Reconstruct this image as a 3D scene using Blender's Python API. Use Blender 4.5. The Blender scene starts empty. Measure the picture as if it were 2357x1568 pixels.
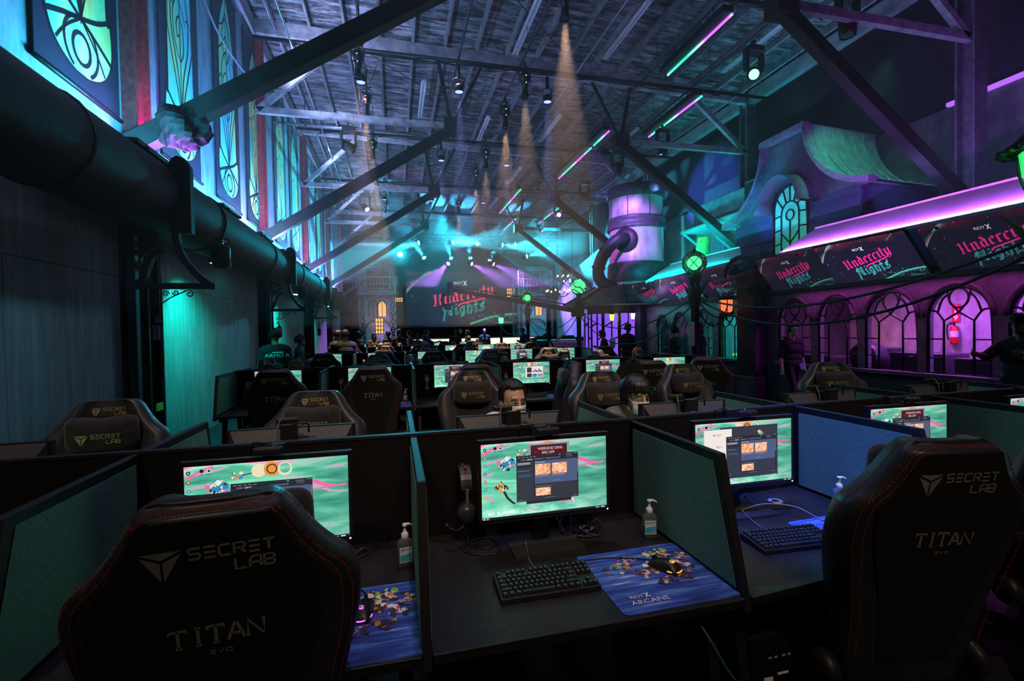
import bpy, math, random
import numpy as np
from mathutils import Matrix, Vector
R = math.radians
random.seed(7)
S = bpy.context.scene
C = S.collection

# ------------------------------------------------------------------ camera
cam_d = bpy.data.cameras.new('camera')
cam_d.sensor_width = 36.0
cam_d.lens = 1088.5 / 2357 * 36
cam_d.clip_start = 0.02
cam_d.clip_end = 200
cam = bpy.data.objects.new('camera', cam_d)
C.objects.link(cam)
_yaw, _pit, _rol = .242255, -.0204635, -.0178725
_f = Vector((math.sin(_yaw) * math.cos(_pit), math.cos(_yaw) * math.cos(_pit), math.sin(_pit)))
_r = Vector((math.cos(_yaw), -math.sin(_yaw), 0))
_u = _r.cross(_f)
_r2 = _r * math.cos(_rol) + _u * math.sin(_rol)
_u2 = -_r * math.sin(_rol) + _u * math.cos(_rol)
_m = Matrix((_r2, _u2, -_f)).transposed().to_4x4()
_m.translation = Vector((0, 0, 1.666))
cam.matrix_world = _m
S.camera = cam

# ------------------------------------------------------------------ world, view, render limits
W = bpy.data.worlds.new('world')
S.world = W
W.use_nodes = True
W.node_tree.nodes['Background'].inputs[0].default_value = (.10, .20, .42, 1)
W.node_tree.nodes['Background'].inputs[1].default_value = .012
S.view_settings.view_transform = 'Standard'
S.view_settings.look = 'None'
S.view_settings.gamma = 1
S.view_settings.use_curve_mapping = False
S.view_settings.exposure = 0.0
cy = S.cycles
cy.use_denoising = True
cy.max_bounces = 4
cy.diffuse_bounces = 2
cy.glossy_bounces = 2
cy.transmission_bounces = 5
cy.transparent_max_bounces = 8
cy.volume_bounces = 0
cy.caustics_reflective = False
cy.caustics_refractive = False
cy.sample_clamp_indirect = 4
cy.sample_clamp_direct = 0
cy.use_light_tree = True
cy.use_adaptive_sampling = True
cy.adaptive_threshold = .04

# ------------------------------------------------------------------ large lights
CYAN, TEAL, BLUE, VIOLET, MAGENTA, LAV, WARM, WHITE, GREEN = (
    (.0, .72, 1.), (.0, .95, .78), (.06, .14, 1.), (.36, .12, 1.), (1., .06, .85), (.62, .56, 1.),
    (1., .62, .36), (1., 1., 1.), (.05, 1., .25))

def aim(o, loc, target):
    o.location = loc
    d = Vector(target) - Vector(loc)
    o.rotation_euler = d.to_track_quat('-Z', 'Y').to_euler()

def light(name, kind, loc, target, col, power, parent=None, **k):
    d = bpy.data.lights.new(name, kind)
    d.color = col
    d.energy = power
    for a, b in k.items():
        setattr(d, a, b)
    o = bpy.data.objects.new(name, d)
    C.objects.link(o)
    aim(o, loc, target)
    if parent:
        o.parent = parent
    return o

# banner uplights along the ledge of the left wall
BANNERS = [6.2, 8.75, 10.97, 12.95, 15.65, 17.75, 19.95, 23.1, 25.25, 27.75]
_bc = [(.07, .66, 1.), (.07, .74, .95), (.07, .5, 1.), (.12, .78, .85), (.16, .70, 1.), (.22, .55, 1.), (.16, .76, .95), (.2, .8, .85), (.18, .5, 1.), (.22, .75, .85)]
for i, y in enumerate(BANNERS):
    k = 1. if i < 4 else .8
    light('banner_wash', 'AREA', (-2.62, y - .1, 3.80), (-3.3, y, 5.3), _bc[i], 100 * k, shape='RECTANGLE', size=.8, size_y=.16)
    light('banner_wash', 'AREA', (-2.62, y + .85, 3.80), (-3.3, y + .95, 4.9), [(.45, .10, 1.), (.10, .16, 1.), (.55, .16, 1.)][i % 3], 80 * k, shape='RECTANGLE', size=.3, size_y=.12)
light('wall_fill', 'SPOT', (1.2, 1.0, 7.5), (-3.3, 4.6, 1.9), (.28, .55, .75), 900, spot_size=R(34), spot_blend=.9, shadow_soft_size=.3)  # unseen teal fill spots added to lift the boarded wall
light('wall_fill', 'SPOT', (1.2, 7.0, 7.8), (-3.3, 10.2, 2.0), (.22, .60, .75), 800, spot_size=R(36), spot_blend=.9, shadow_soft_size=.3)
# unseen fill added below the roof to brighten its boards
for y, p in ((6.0, 300), (12.0, 330), (18.0, 260), (24.0, 240), (30, 200)):
    light('roof_fill', 'SPOT', (-2.3, y, 7.9), (.8, y + 2.5, 9.6), (.42, .52, 1.), p * 1.7, spot_size=R(150), spot_blend=1, shadow_soft_size=.2)
    light('roof_fill', 'SPOT', (4.0, y + 2.6, 6.4), (4.3, y + 3, 9.7), (.38, .36, 1.), p * .36, spot_size=R(165), spot_blend=1, shadow_soft_size=.2)
    light('roof_fill', 'SPOT', (8.8, y + 2.6, 6.4), (8.2, y + 3, 9.5), (.25, .42, 1.), p * .3, spot_size=R(160), spot_blend=1, shadow_soft_size=.2)
# overhead fill added over the desks, then a blue spot on one bay
for x, y, p in ((.4, 3.4, 120), (3.3, 3.0, 120), (-1.8, 4.2, 70), (1.6, 7.2, 130), (4.2, 8.0, 90), (1.6, 12.0, 130), (3.0, 17.0, 140)):
    light('desk_wash', 'SPOT', (x, y, 8.3), (x, y + .1, 0), (.66, .60, 1.), p * 3.0, spot_size=R(50), spot_blend=.8, shadow_soft_size=.12)
light('desk_wash', 'SPOT', (1.0, 1.2, 8.3), (2.0, 1.85, .9), (.06, .16, 1.), 5200, spot_size=R(11), spot_blend=.5, shadow_soft_size=.1)
# warm profile spots hung behind the camera, aimed over the nearest rows
for x, y, tx, ty, p in ((.4, -2.0, .8, 3.5, 800), (3.6, -2.0, 2.6, 3.8, 800), (-2.2, -2.0, -1.0, 3.3, 650), (1.6, -3.2, 1.6, 1.2, 500)):
    light('front_spot', 'SPOT', (x, y, 7.4), (tx, ty, 1.1), (1., .74, .52), p * .8, spot_size=R(34), spot_blend=.7, shadow_soft_size=.08)

# ------------------------------------------------------------------ materials
MATS = {}

def lin(c):
    return tuple((x / 12.92 if x <= .04045 else ((x + .055) / 1.055) ** 2.4) for x in [v / 255 for v in c])

class NT:
    """small helper around one node tree"""
    def __init__(s, m):
        m.use_nodes = True
        s.t = m.node_tree
        s.b = s.t.nodes.get('Principled BSDF')
        s.out = s.t.nodes.get('Material Output')
    def n(s, kind, **k):
        x = s.t.nodes.new(kind)
        for a, b in k.items():
            if a.startswith('i_'):
                x.inputs[a[2:].replace('_', ' ')].default_value = b
            else:
                setattr(x, a, b)
        return x
    def l(s, a, b):
        s.t.links.new(a, b)
    def ramp(s, fac, stops, interp='LINEAR'):
        r = s.n('ShaderNodeValToRGB')
        r.color_ramp.interpolation = interp
        e = r.color_ramp.elements
        while len(e) > 1:
            e.remove(e[-1])
        e[0].position = stops[0][0]; e[0].color = (*stops[0][1], 1)
        for p, c in stops[1:]:
            q = e.new(p); q.color = (*c, 1)
        s.l(fac, r.inputs[0])
        return r.outputs[0]
    def noise(s, scale=5, detail=4, rough=.6, vec=None, dist=0, sc=(1, 1, 1), co='Object'):
        if vec is None:
            tc = s.n('ShaderNodeTexCoord')
            mp = s.n('ShaderNodeMapping')
            mp.inputs['Scale'].default_value = sc
            s.l(tc.outputs[co], mp.inputs['Vector'])
            vec = mp.outputs[0]
        x = s.n('ShaderNodeTexNoise')
        x.inputs['Scale'].default_value = scale
        x.inputs['Detail'].default_value = detail
        x.inputs['Roughness'].default_value = rough
        x.inputs['Distortion'].default_value = dist
        s.l(vec, x.inputs['Vector'])
        return x.outputs['Fac']
    def bump(s, fac, strength=.3, dist=.02):
        b = s.n('ShaderNodeBump')
        b.inputs['Strength'].default_value = strength
        b.inputs['Distance'].default_value = dist
        s.l(fac, b.inputs['Height'])
        s.l(b.outputs[0], s.b.inputs['Normal'])

def mat(name, col, rough=.5, metal=0., emit=None, es=0., noise=None, bump=0., alpha=1., trans=0., var=.35, sc=(1, 1, 1), sheen=0., ior=1.45, spec=.5):
    """principled material; noise = scale of a procedural mottling of the colour"""
    if name in MATS:
        return MATS[name]
    m = bpy.data.materials.new(name)
    t = NT(m)
    b = t.b
    b.inputs['Base Color'].default_value = (*col, 1)
    b.inputs['Roughness'].default_value = rough
    b.inputs['Metallic'].default_value = metal
    b.inputs['Alpha'].default_value = alpha
    b.inputs['Transmission Weight'].default_value = trans
    b.inputs['IOR'].default_value = ior
    b.inputs['Specular IOR Level'].default_value = spec
    if sheen:
        b.inputs['Sheen Weight'].default_value = sheen
    if emit:
        b.inputs['Emission Color'].default_value = (*emit, 1)
        b.inputs['Emission Strength'].default_value = es
    if noise:
        f = t.noise(noise, sc=sc)
        a = tuple(x * (1 - var) for x in col)
        c = tuple(min(1, x * (1 + var)) for x in col)
        t.l(t.ramp(f, [(.3, a), (.7, c)]), b.inputs['Base Color'])
        if bump:
            t.bump(f, bump)
    MATS[name] = m
    return m

def emis(name, col, s):
    return mat(name, (.01, .01, .01), .6, emit=col, es=s)

BLACK = mat('black_satin', (.012, .012, .014), .42)
MATTE = mat('black_matte', (.007, .007, .009), .85, spec=.15)
STEEL = mat('dark_steel', (.06, .06, .07), .45, .6, noise=9, var=.4)
GALV = mat('galvanised_pipe', (.35, .36, .40), .4, .7, noise=6, var=.25)

# ------------------------------------------------------------------ mesh building
class MB:
    def __init__(s):
        s.v = []; s.f = []; s.m = []; s.s = []
        s.xf = Matrix.Identity(4)
    def add(s, vs, fs, m=0, sm=False, xf=None):
        o = len(s.v)
        M = s.xf if xf is None else s.xf @ xf
        s.v += [tuple(M @ Vector(p)) for p in vs]
        for f in fs:
            s.f.append(tuple(o + i for i in f)); s.m.append(m); s.s.append(sm)
        return s
    def box(s, c, d, m=0, xf=None):
        x, y, z = c; a, b, e = d[0] / 2, d[1] / 2, d[2] / 2
        vs = [(x + i * a, y + j * b, z + k * e) for k in (-1, 1) for j in (-1, 1) for i in (-1, 1)]
        return s.add(vs, [(0, 2, 3, 1), (4, 5, 7, 6), (0, 1, 5, 4), (2, 6, 7, 3), (0, 4, 6, 2), (1, 3, 7, 5)], m, False, xf)
    def span(s, lo, hi, m=0):
        return s.box([(a + b) / 2 for a, b in zip(lo, hi)], [b - a for a, b in zip(lo, hi)], m)
    def bar(s, p, q, w, h, m=0, up=(0, 0, 1)):
        p, q = Vector(p), Vector(q)
        d = (q - p); L = d.length; d.normalize()
        x = d.cross(Vector(up))
        if x.length < 1e-4:
            x = d.cross(Vector((0, 1, 0)))
        x.normalize(); z = x.cross(d)
        M = Matrix((x, d, z)).transposed().to_4x4(); M.translation = (p + q) / 2
        return s.box((0, 0, 0), (w, L, h), m, M)
    def tube(s, pts, r, n=8, m=0, sm=True, closed=False, cap=True):
        P = [Vector(p) for p in pts]
        k = len(P)
        rr = r if isinstance(r, (list, tuple)) else [r] * k
        T = []
        for i in range(k):
            if closed:
                t = P[(i + 1) % k] - P[i - 1]
            else:
                t = P[min(i + 1, k - 1)] - P[max(i - 1, 0)]
            T.append(t.normalized() if t.length > 1e-9 else Vector((0, 0, 1)))
        a = Vector((0, 0, 1)) if abs(T[0].z) < .9 else Vector((1, 0, 0))
        nrm = (a - T[0] * a.dot(T[0])).normalized()
        vs = []
        for i in range(k):
            nrm = nrm - T[i] * nrm.dot(T[i])
            nrm = nrm.normalized() if nrm.length > 1e-6 else T[i].orthogonal().normalized()
            b = T[i].cross(nrm)
            for j in range(n):
                t = 2 * math.pi * j / n
                vs.append(P[i] + (nrm * math.cos(t) + b * math.sin(t)) * rr[i])
        fs = []
        for i in range(k if closed else k - 1):
            i2 = (i + 1) % k
            for j in range(n):
                fs.append((i * n + j, i * n + (j + 1) % n, i2 * n + (j + 1) % n, i2 * n + j))
        if cap and not closed:
            fs.append(tuple(range(n - 1, -1, -1))); fs.append(tuple((k - 1) * n + j for j in range(n)))
        return s.add(vs, fs, m, sm)
    def cyl(s, p, q, r, n=16, m=0, r2=None, sm=True):
        return s.tube([p, q], [r, r if r2 is None else r2], n, m, sm)
    def lathe(s, prof, n=24, m=0, at=(0, 0, 0), sm=True, xf=None, ms=None):
        vs = []; fs = []
        for r, z in prof:
            for j in range(n):
                t = 2 * math.pi * j / n
                vs.append((at[0] + max(r, 1e-5) * math.cos(t), at[1] + max(r, 1e-5) * math.sin(t), at[2] + z))
        for i in range(len(prof) - 1):
            f = [(i * n + j, i * n + (j + 1) % n, (i + 1) * n + (j + 1) % n, (i + 1) * n + j) for j in range(n)]
            if ms:
                s.add([], [], 0)
            fs += f
        return s.add(vs, fs, m, sm, xf)
    def ball(s, c, r, m=0, nu=16, nv=10, xf=None):
        if not isinstance(r, (tuple, list)):
            r = (r, r, r)
        vs = [(c[0], c[1], c[2] - r[2])]
        for i in range(1, nv):
            a = -math.pi / 2 + math.pi * i / nv
            for j in range(nu):
                t = 2 * math.pi * j / nu
                vs.append((c[0] + r[0] * math.cos(a) * math.cos(t), c[1] + r[1] * math.cos(a) * math.sin(t), c[2] + r[2] * math.sin(a)))
        vs.append((c[0], c[1], c[2] + r[2]))
        fs = [(0, 1 + (j + 1) % nu, 1 + j) for j in range(nu)]
        for i in range(nv - 2):
            for j in range(nu):
                a, b = 1 + i * nu + j, 1 + i * nu + (j + 1) % nu
                fs.append((a, b, b + nu, a + nu))
        e = len(vs) - 1; o = 1 + (nv - 2) * nu
        fs += [(e, o + j, o + (j + 1) % nu) for j in range(nu)]
        return s.add(vs, fs, m, True, xf)
    def poly(s, pts, m=0, xf=None):
        return s.add(pts, [tuple(range(len(pts)))], m, False, xf)
    def prism(s, pts, h, m=0, xf=None, sm=False):
        """pts: 2D outline in xy (counter-clockwise), extruded from z=0 to z=h"""
        n = len(pts)
        vs = [(x, y, 0) for x, y in pts] + [(x, y, h) for x, y in pts]
        s.add(vs, [tuple(range(n - 1, -1, -1)), tuple(range(n, 2 * n))], m, False, xf)
        return s.add(vs, [(i, (i + 1) % n, n + (i + 1) % n, n + i) for i in range(n)], m, sm, xf)
    def build(s, name, mats, parent=None, bevel=0, link=True, seg=2):
        me = bpy.data.meshes.new(name)
        me.from_pydata(s.v, [], s.f)
        if not isinstance(mats, (list, tuple)):
            mats = [mats]
        for x in mats:
            me.materials.append(x)
        me.polygons.foreach_set('material_index', s.m)
        me.polygons.foreach_set('use_smooth', s.s)
        me.update()
        o = bpy.data.objects.new(name, me)
        if link:
            C.objects.link(o)
        if parent:
            o.parent = parent
        if bevel:
            b = o.modifiers.new('bevel', 'BEVEL'); b.width = bevel; b.segments = seg; b.limit_method = 'ANGLE'; b.angle_limit = R(40)
        return o

def XF(loc=(0, 0, 0), rx=0, ry=0, rz=0, sc=(1, 1, 1)):
    return Matrix.Translation(loc) @ Matrix.Rotation(rz, 4, 'Z') @ Matrix.Rotation(ry, 4, 'Y') @ Matrix.Rotation(rx, 4, 'X') @ Matrix.Diagonal((*sc, 1))

def tag(o, label, cat, group=None, kind=None):
    if label:
        o['label'] = label
    if cat:
        o['category'] = cat
    if group:
        o['group'] = group
    if kind:
        o['kind'] = kind
    return o

def thing(name, label, cat, loc=(0, 0, 0), rz=0, group=None):
    o = bpy.data.objects.new(name, None)
    o.empty_display_size = .1
    C.objects.link(o)
    o.location = loc
    o.rotation_euler = (0, 0, rz)
    return tag(o, label, cat, group)

def struct(name, mb, m, label=None, bevel=0):
    o = mb.build(name, m, bevel=bevel)
    o['kind'] = 'structure'
    if label:
        o['label'] = label
    return o

KIDS = {}
def kids(o):
    return [x for x in o.children]

def dup(root, loc, rz=0, label=None, group=None, rot=None, scale=None):
    def cp(o, p):
        c = o.copy()
        C.objects.link(c)
        if p is not None:
            c.parent = p
        for ch in kids(o):
            cp(ch, c)
        return c
    r = cp(root, None)
    r.location = loc
    r.rotation_euler = rot or (0, 0, rz)
    if scale:
        r.scale = (scale,) * 3
    if label:
        r['label'] = label
    if group:
        r['group'] = group
    return r

def arc(cx, cy, r, a0, a1, n=12, ry=None):
    ry = r if ry is None else ry
    return [(cx + r * math.cos(R(a0 + (a1 - a0) * i / n)), cy + ry * math.sin(R(a0 + (a1 - a0) * i / n))) for i in range(n + 1)]

def bez(p, n=10):
    """smooth curve (Catmull-Rom) through points of any dimension"""
    out = []
    P = [p[0]] + list(p) + [p[-1]]
    for i in range(1, len(P) - 2):
        a, b, c, d = P[i - 1], P[i], P[i + 1], P[i + 2]
        for k in range(n):
            t = k / n
            out.append(tuple(.5 * (2 * b[j] + (c[j] - a[j]) * t + (2 * a[j] - 5 * b[j] + 4 * c[j] - d[j]) * t * t + (3 * b[j] - a[j] - 3 * c[j] + d[j]) * t ** 3) for j in range(len(b))))
    out.append(tuple(p[-1]))
    return out

def stroke2d(mb, pts, w, z, m=0, xf=None, taper=False):
    """flat ribbon of width w along a 2D polyline, at height z"""
    n = len(pts)
    L = []; Rr = []
    for i in range(n):
        a = pts[max(i - 1, 0)]; b = pts[min(i + 1, n - 1)]
        dx, dy = b[0] - a[0], b[1] - a[1]
        d = math.hypot(dx, dy) or 1
        ww = w / 2 * ((1 - abs(2 * i / (n - 1) - 1) * .7) if taper else 1)
        L.append((pts[i][0] - dy / d * ww, pts[i][1] + dx / d * ww, z)); Rr.append((pts[i][0] + dy / d * ww, pts[i][1] - dx / d * ww, z))
    mb.add(L + Rr, [(i, n + i, n + i + 1, i + 1) for i in range(n - 1)], m, False, xf)

# ---- lettering: the built-in font turned into faces
_TX = {}
def text(mb, s, x, y, h, z=0, m=0, xf=None, align='L', wide=1.0):
    if s not in _TX:
        cu = bpy.data.curves.new('t', 'FONT'); cu.body = s
        cu.resolution_u = 3
        o = bpy.data.objects.new('t', cu); C.objects.link(o)
        dg = bpy.context.evaluated_depsgraph_get()
        me = o.evaluated_get(dg).to_mesh()
        vs = [tuple(v.co) for v in me.vertices]; fs = [tuple(p.vertices) for p in me.polygons]
        o.evaluated_get(dg).to_mesh_clear()
        bpy.data.objects.remove(o); bpy.data.curves.remove(cu)
        _TX[s] = (vs, fs, max([v[0] for v in vs] or [0]))
    vs, fs, w = _TX[s]
    k = h / .7
    if align == 'C':
        x -= w * k * wide / 2
    elif align == 'R':
        x -= w * k * wide
    mb.add([(x + v[0] * k * wide, y + v[1] * k, z) for v in vs], fs, m, False, xf)
    return w * k * wide

# ------------------------------------------------------------------ room shell
XL, XR = -3.3, 11.2
YB, YE = -5.0, 38.0
EAVE, RIDGE, XM = 9.62, 9.62, 3.95
BAYS = [7.0, 13.1, 19.2, 25.3, 31.4]

def m_floor():
    m = bpy.data.materials.new('stained_concrete_floor'); t = NT(m)
    f = t.noise(.9, 8, .65)
    t.l(t.ramp(f, [(.3, (.010, .011, .014)), (.7, (.035, .037, .045))]), t.b.inputs['Base Color'])
    g = t.noise(3, 5)
    t.l(t.ramp(g, [(.3, (.35,) * 3), (.7, (.6,) * 3)]), t.b.inputs['Roughness'])
    return m
b = MB(); b.span((XL - .3, YB, -.12), (15.2, YE, 0)); struct('floor', b, m_floor(), 'dark concrete floor of the hall')

def m_ply(name, c0, c1, sc=(6, 6, .35), bump=.25):
    m = bpy.data.materials.new(name); t = NT(m)
    f = t.noise(3.2, 8, .7, sc=sc)
    g = t.noise(1.1, 5, .6)
    a = t.ramp(f, [(.28, c0), (.72, c1)])
    mx = t.n('ShaderNodeMix', data_type='RGBA', blend_type='MULTIPLY'); mx.inputs[0].default_value = .75
    t.l(a, mx.inputs[6]); t.l(t.ramp(g, [(.25, (.45,) * 3), (.7, (1.,) * 3)]), mx.inputs[7])
    t.l(mx.outputs[2], t.b.inputs['Base Color'])
    t.b.inputs['Roughness'].default_value = .75
    t.bump(f, bump, .01)
    return m
PLY = m_ply('weathered_grey_plywood', (.20, .215, .225), (.46, .475, .49))
CONC = m_ply('streaked_wash_tinted_concrete', (.12, .22, .30), (.34, .54, .64), (2.2, 2.2, .5), .35)  # cyan of the banner wash light mixed into the paint colour
DARKW = m_ply('dark_board_wall', (.02, .02, .026), (.06, .06, .075), (4, 4, .4), .2)

# lower left wall: boarded panels between steel columns
b = MB()
b.span((XL - .25, YB, 0), (XL - .05, YE, 4.12), 1)
edges = []
for k in range(-2, 5):
    y0 = 7.46 + 6.1 * (k - 1) if True else 0
    edges.append((y0, y0 + 5.5))
for y0, y1 in edges:
    ys = [y0, y0 + 1.87, y0 + 3.7, y1]
    for a, c in zip(ys, ys[1:]):
        for z0, z1 in ((0, 2.42), (2.425, 4.0)):
            if a < YE - 6 and c > YB:
                b.span((XL - .06, max(a, YB) + .004, z0), (XL, c - .004, z1 - .004), 0)
struct('wall_left', b, [PLY, DARKW], 'grey boarded lower wall under the black duct')
b = MB(); b.span((XL - .3, YB, 4.12), (XL, 31.0, EAVE + .3)); struct('wall_left_upper', b, CONC, 'streaked painted wall behind the stained glass banners')
b = MB(); b.span((XL - .3, 31.0, 4.12), (XL, YE, EAVE + .3)); struct('wall_left_rear', b, DARKW, 'dark wall beside the stage')
b = MB(); b.span((XL - .3, YE, 0), (15.2, YE + .2, RIDGE + .4)); struct('wall_back', b, DARKW, 'dark end wall behind the stage')
b = MB(); b.span((XL - .3, YB - .2, 0), (15.2, YB, RIDGE + .4)); struct('wall_front', b, DARKW, 'dark wall behind the camera')
b = MB(); b.span((12.3, YB, 0), (12.5, YE, 6.55)); struct('wall_right', b, m_ply('cracked_grey_concrete', (.06, .065, .07), (.24, .25, .27), (1.2, 1.2, .6), .5), 'cracked grey concrete wall behind the stalls')
b = MB(); b.span((12.5, YB, 6.55), (12.7, YE, RIDGE + .4)); b.span((11.6, YB, 9.35), (12.7, YE, 9.5)); struct('wall_right_upper', b, DARKW, 'black drape above the concrete wall')

def m_roof():
    m = bpy.data.materials.new('old_roof_boards'); t = NT(m)
    tc = t.n('ShaderNodeTexCoord')
    sp = t.n('ShaderNodeSeparateXYZ'); t.l(tc.outputs['Object'], sp.inputs[0])
    # boards run across the hall, 0.18 m wide along y
    mu = t.n('ShaderNodeMath', operation='DIVIDE'); t.l(sp.outputs['Y'], mu.inputs[0]); mu.inputs[1].default_value = .17
    fr = t.n('ShaderNodeMath', operation='FRACT'); t.l(mu.outputs[0], fr.inputs[0])
    fl = t.n('ShaderNodeMath', operation='FLOOR'); t.l(mu.outputs[0], fl.inputs[0])
    wn = t.n('ShaderNodeTexWhiteNoise', noise_dimensions='1D'); t.l(fl.outputs[0], wn.inputs['W'])
    f = t.noise(2.0, 9, .74, sc=(.8, 3.2, 1))
    base = t.ramp(f, [(.40, (.022, .015, .015)), (.47, (.12, .11, .115)), (.58, (.44, .43, .46))])
    v = t.ramp(wn.outputs['Value'], [(0, (.45,) * 3), (1, (1.,) * 3)])
    mx = t.n('ShaderNodeMix', data_type='RGBA', blend_type='MULTIPLY'); mx.inputs[0].default_value = 1
    t.l(base, mx.inputs[6]); t.l(v, mx.inputs[7])
    gap = t.ramp(fr.outputs[0], [(0, (.12,) * 3), (.09, (1.,) * 3), (.93, (1.,) * 3), (1, (.12,) * 3)])
    mx2 = t.n('ShaderNodeMix', data_type='RGBA', blend_type='MULTIPLY'); mx2.inputs[0].default_value = 1
    t.l(mx.outputs[2], mx2.inputs[6]); t.l(gap, mx2.inputs[7])
    t.l(mx2.outputs[2], t.b.inputs['Base Color'])
    t.b.inputs['Roughness'].default_value = .8
    return m
b = MB()
for x0, z0, x1, z1 in ((XL - .3, 9.748, XR + .4, 9.352),):
    vs = [(x0, YB, z0), (x1, YB, z1), (x1, YE, z1), (x0, YE, z0), (x0, YB, z0 + .12), (x1, YB, z1 + .12), (x1, YE, z1 + .12), (x0, YE, z0 + .12)]
    b.add(vs, [(0, 3, 2, 1), (4, 5, 6, 7), (0, 1, 5, 4), (2, 3, 7, 6), (0, 4, 7, 3), (1, 2, 6, 5)])
struct('ceiling', b, m_roof(), 'old boarded roof over the hall')

WOOD = mat('grey_painted_timber', (.30, .29, .31), .7, noise=5, var=.45, sc=(1, .3, 1))
DTIM = mat('dark_painted_timber', (.016, .014, .015), .6, noise=4, var=.5)
PURL = mat('pale_purlin_edge', (.20, .19, .21), .7, noise=4, var=.4)
RED = mat('red_primer_steel', (.34, .03, .035), .6, noise=14, var=.55, bump=.2)
GREYST = mat('grey_painted_steel', (.16, .16, .18), .5, .3, noise=6, var=.4)

def roof_z(x):
    return 9.74 - .026 * (x - XL)
# purlins along the hall: one structure object each
i = 0
x = XL + .5
while x < XR:
    z = roof_z(x)
    b = MB(); b.span((x - .03, YB, z - .22), (x + .03, YE, z + .02))
    struct('ceiling_beam', b, PURL)
    x += .86
# transverse trusses
for yk in [.9] + BAYS:
    b = MB()
    for x0, x1 in ((XL, XM), (XM, XR)):
        b.bar((x0, yk, roof_z(x0) - .38), (x1, yk, roof_z(x1) - .38), .16, .34)
    struct('ceiling_beam', b, WOOD)
    # steel column pair
    b = MB()
    b.span((XL - .02, yk + .05, 0), (XL + .22, yk + .09, 4.3), 1); b.span((XL - .02, yk + .41, 0), (XL + .22, yk + .45, 4.3), 1); b.span((XL + .08, yk + .09, 0), (XL + .12, yk + .41, 4.3), 1)
    b.span((XL - .02, yk + .05, 4.3), (XL + .16, yk + .09, EAVE)); b.span((XL - .02, yk + .41, 4.3), (XL + .16, yk + .45, EAVE)); b.span((XL + .05, yk + .09, 4.3), (XL + .09, yk + .41, EAVE))
    struct('wall_column', b, [RED, DTIM])
    b = MB()
    b.span((XR - .17, yk - .17, 0), (XR + .17, yk - .13, EAVE)); b.span((XR - .17, yk + .13, 0), (XR + .17, yk + .17, EAVE)); b.span((XR - .02, yk - .13, 0), (XR + .02, yk + .13, EAVE))
    struct('wall_column', b, GREYST)
    # inclined struts with their joint box, ties and hangers: one truss frame per bay and side
    for sgn, xa, xb in ((1, XL, 1.64), (-1, XR, 6.7)):
        t = thing('roof_strut_frame', None, 'roof truss')
        t['kind'] = 'structure'
        b = MB(); b.bar((xa + .02 * sgn, yk, 4.02), (xb, yk, 7.22), .2, .24); b.build('strut', DTIM, t)
        b = MB(); b.box((xb, yk, 7.28), (.46, .34, .42)); b.build('joint_box', DTIM, t, .02)
        b = MB(); b.bar((xb, yk, 7.30), (xa, yk, 7.30), .12, .16); b.build('tie_beam', WOOD, t)
        xm = xa + sgn * 1.0
        b = MB(); b.bar((xa + .1 * sgn, yk, 7.3), (xa + 2.1 * sgn, yk, roof_z(xa + 2.1 * sgn) - .5), .12, .14); b.build('diagonal_brace', WOOD, t)
        b = MB(); b.bar((xb, yk, 7.3), (xb - .35 * sgn, yk, roof_z(xb) - .5), .08, .1); b.bar((xb, yk, 7.3), (xb + .9 * sgn, yk, roof_z(xb) - .5), .06, .08); b.build('hanger', DTIM, t)
        t['label'] = 'dark inclined roof strut with its joint box, springing from the %s in bay %d' % ('banner wall' if sgn > 0 else 'steel column by the stalls', [.9, *BAYS].index(yk) + 1)
b = MB(); b.span((XR - .1, YB, 8.75), (XR + .1, YE, 9.15)); struct('ceiling_beam', b, WOOD)
b = MB(); b.span((XL, YB, EAVE - .5), (XL + .1, YE, EAVE - .1)); struct('ceiling_beam', b, WOOD)
# purple light line along the top of the concrete wall
b = MB(); b.span((12.2, 1.0, 6.55), (12.32, 8.1, 6.63))
o = b.build('light_strip', emis('violet_line_glow', (.42, .12, .9), 1.3)); tag(o, 'violet light line along the top of the concrete wall', 'light strip')

# ------------------------------------------------------------------ left wall: banners, duct, lamps
def m_glass(name, stops, scale=.8):
    m = bpy.data.materials.new(name); t = NT(m)
    ge = t.n('ShaderNodeNewGeometry')
    mp = t.n('ShaderNodeMapping'); mp.inputs['Scale'].default_value = (1, 1.3, .55)
    t.l(ge.outputs['Position'], mp.inputs['Vector'])
    f = t.noise(scale, 2, .5, vec=mp.outputs[0], dist=.6)
    col = t.ramp(f, stops)
    g = t.noise(9, 4, .6, vec=mp.outputs[0], dist=1.5)
    mx = t.n('ShaderNodeMix', data_type='RGBA', blend_type='MULTIPLY'); mx.inputs[0].default_value = .5
    t.l(col, mx.inputs[6]); t.l(t.ramp(g, [(.3, (.6,) * 3), (.65, (1.,) * 3)]), mx.inputs[7])
    t.l(mx.outputs[2], t.b.inputs['Base Color'])
    t.b.inputs['Roughness'].default_value = .5
    return m
GL1 = m_glass('printed_stained_glass', [(.30, (.20, .75, 1.)), (.42, (.12, .95, .75)), (.52, (.35, 1., .45)), (.6, (.85, .95, .25)), (.7, (.9, .7, .55)), (.8, (.6, .75, 1.))])
GLB = mat('banner_black_print', (.010, .013, .035), .7)
LEAD = mat('banner_lead_lines', (.004, .007, .012), .7)

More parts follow.
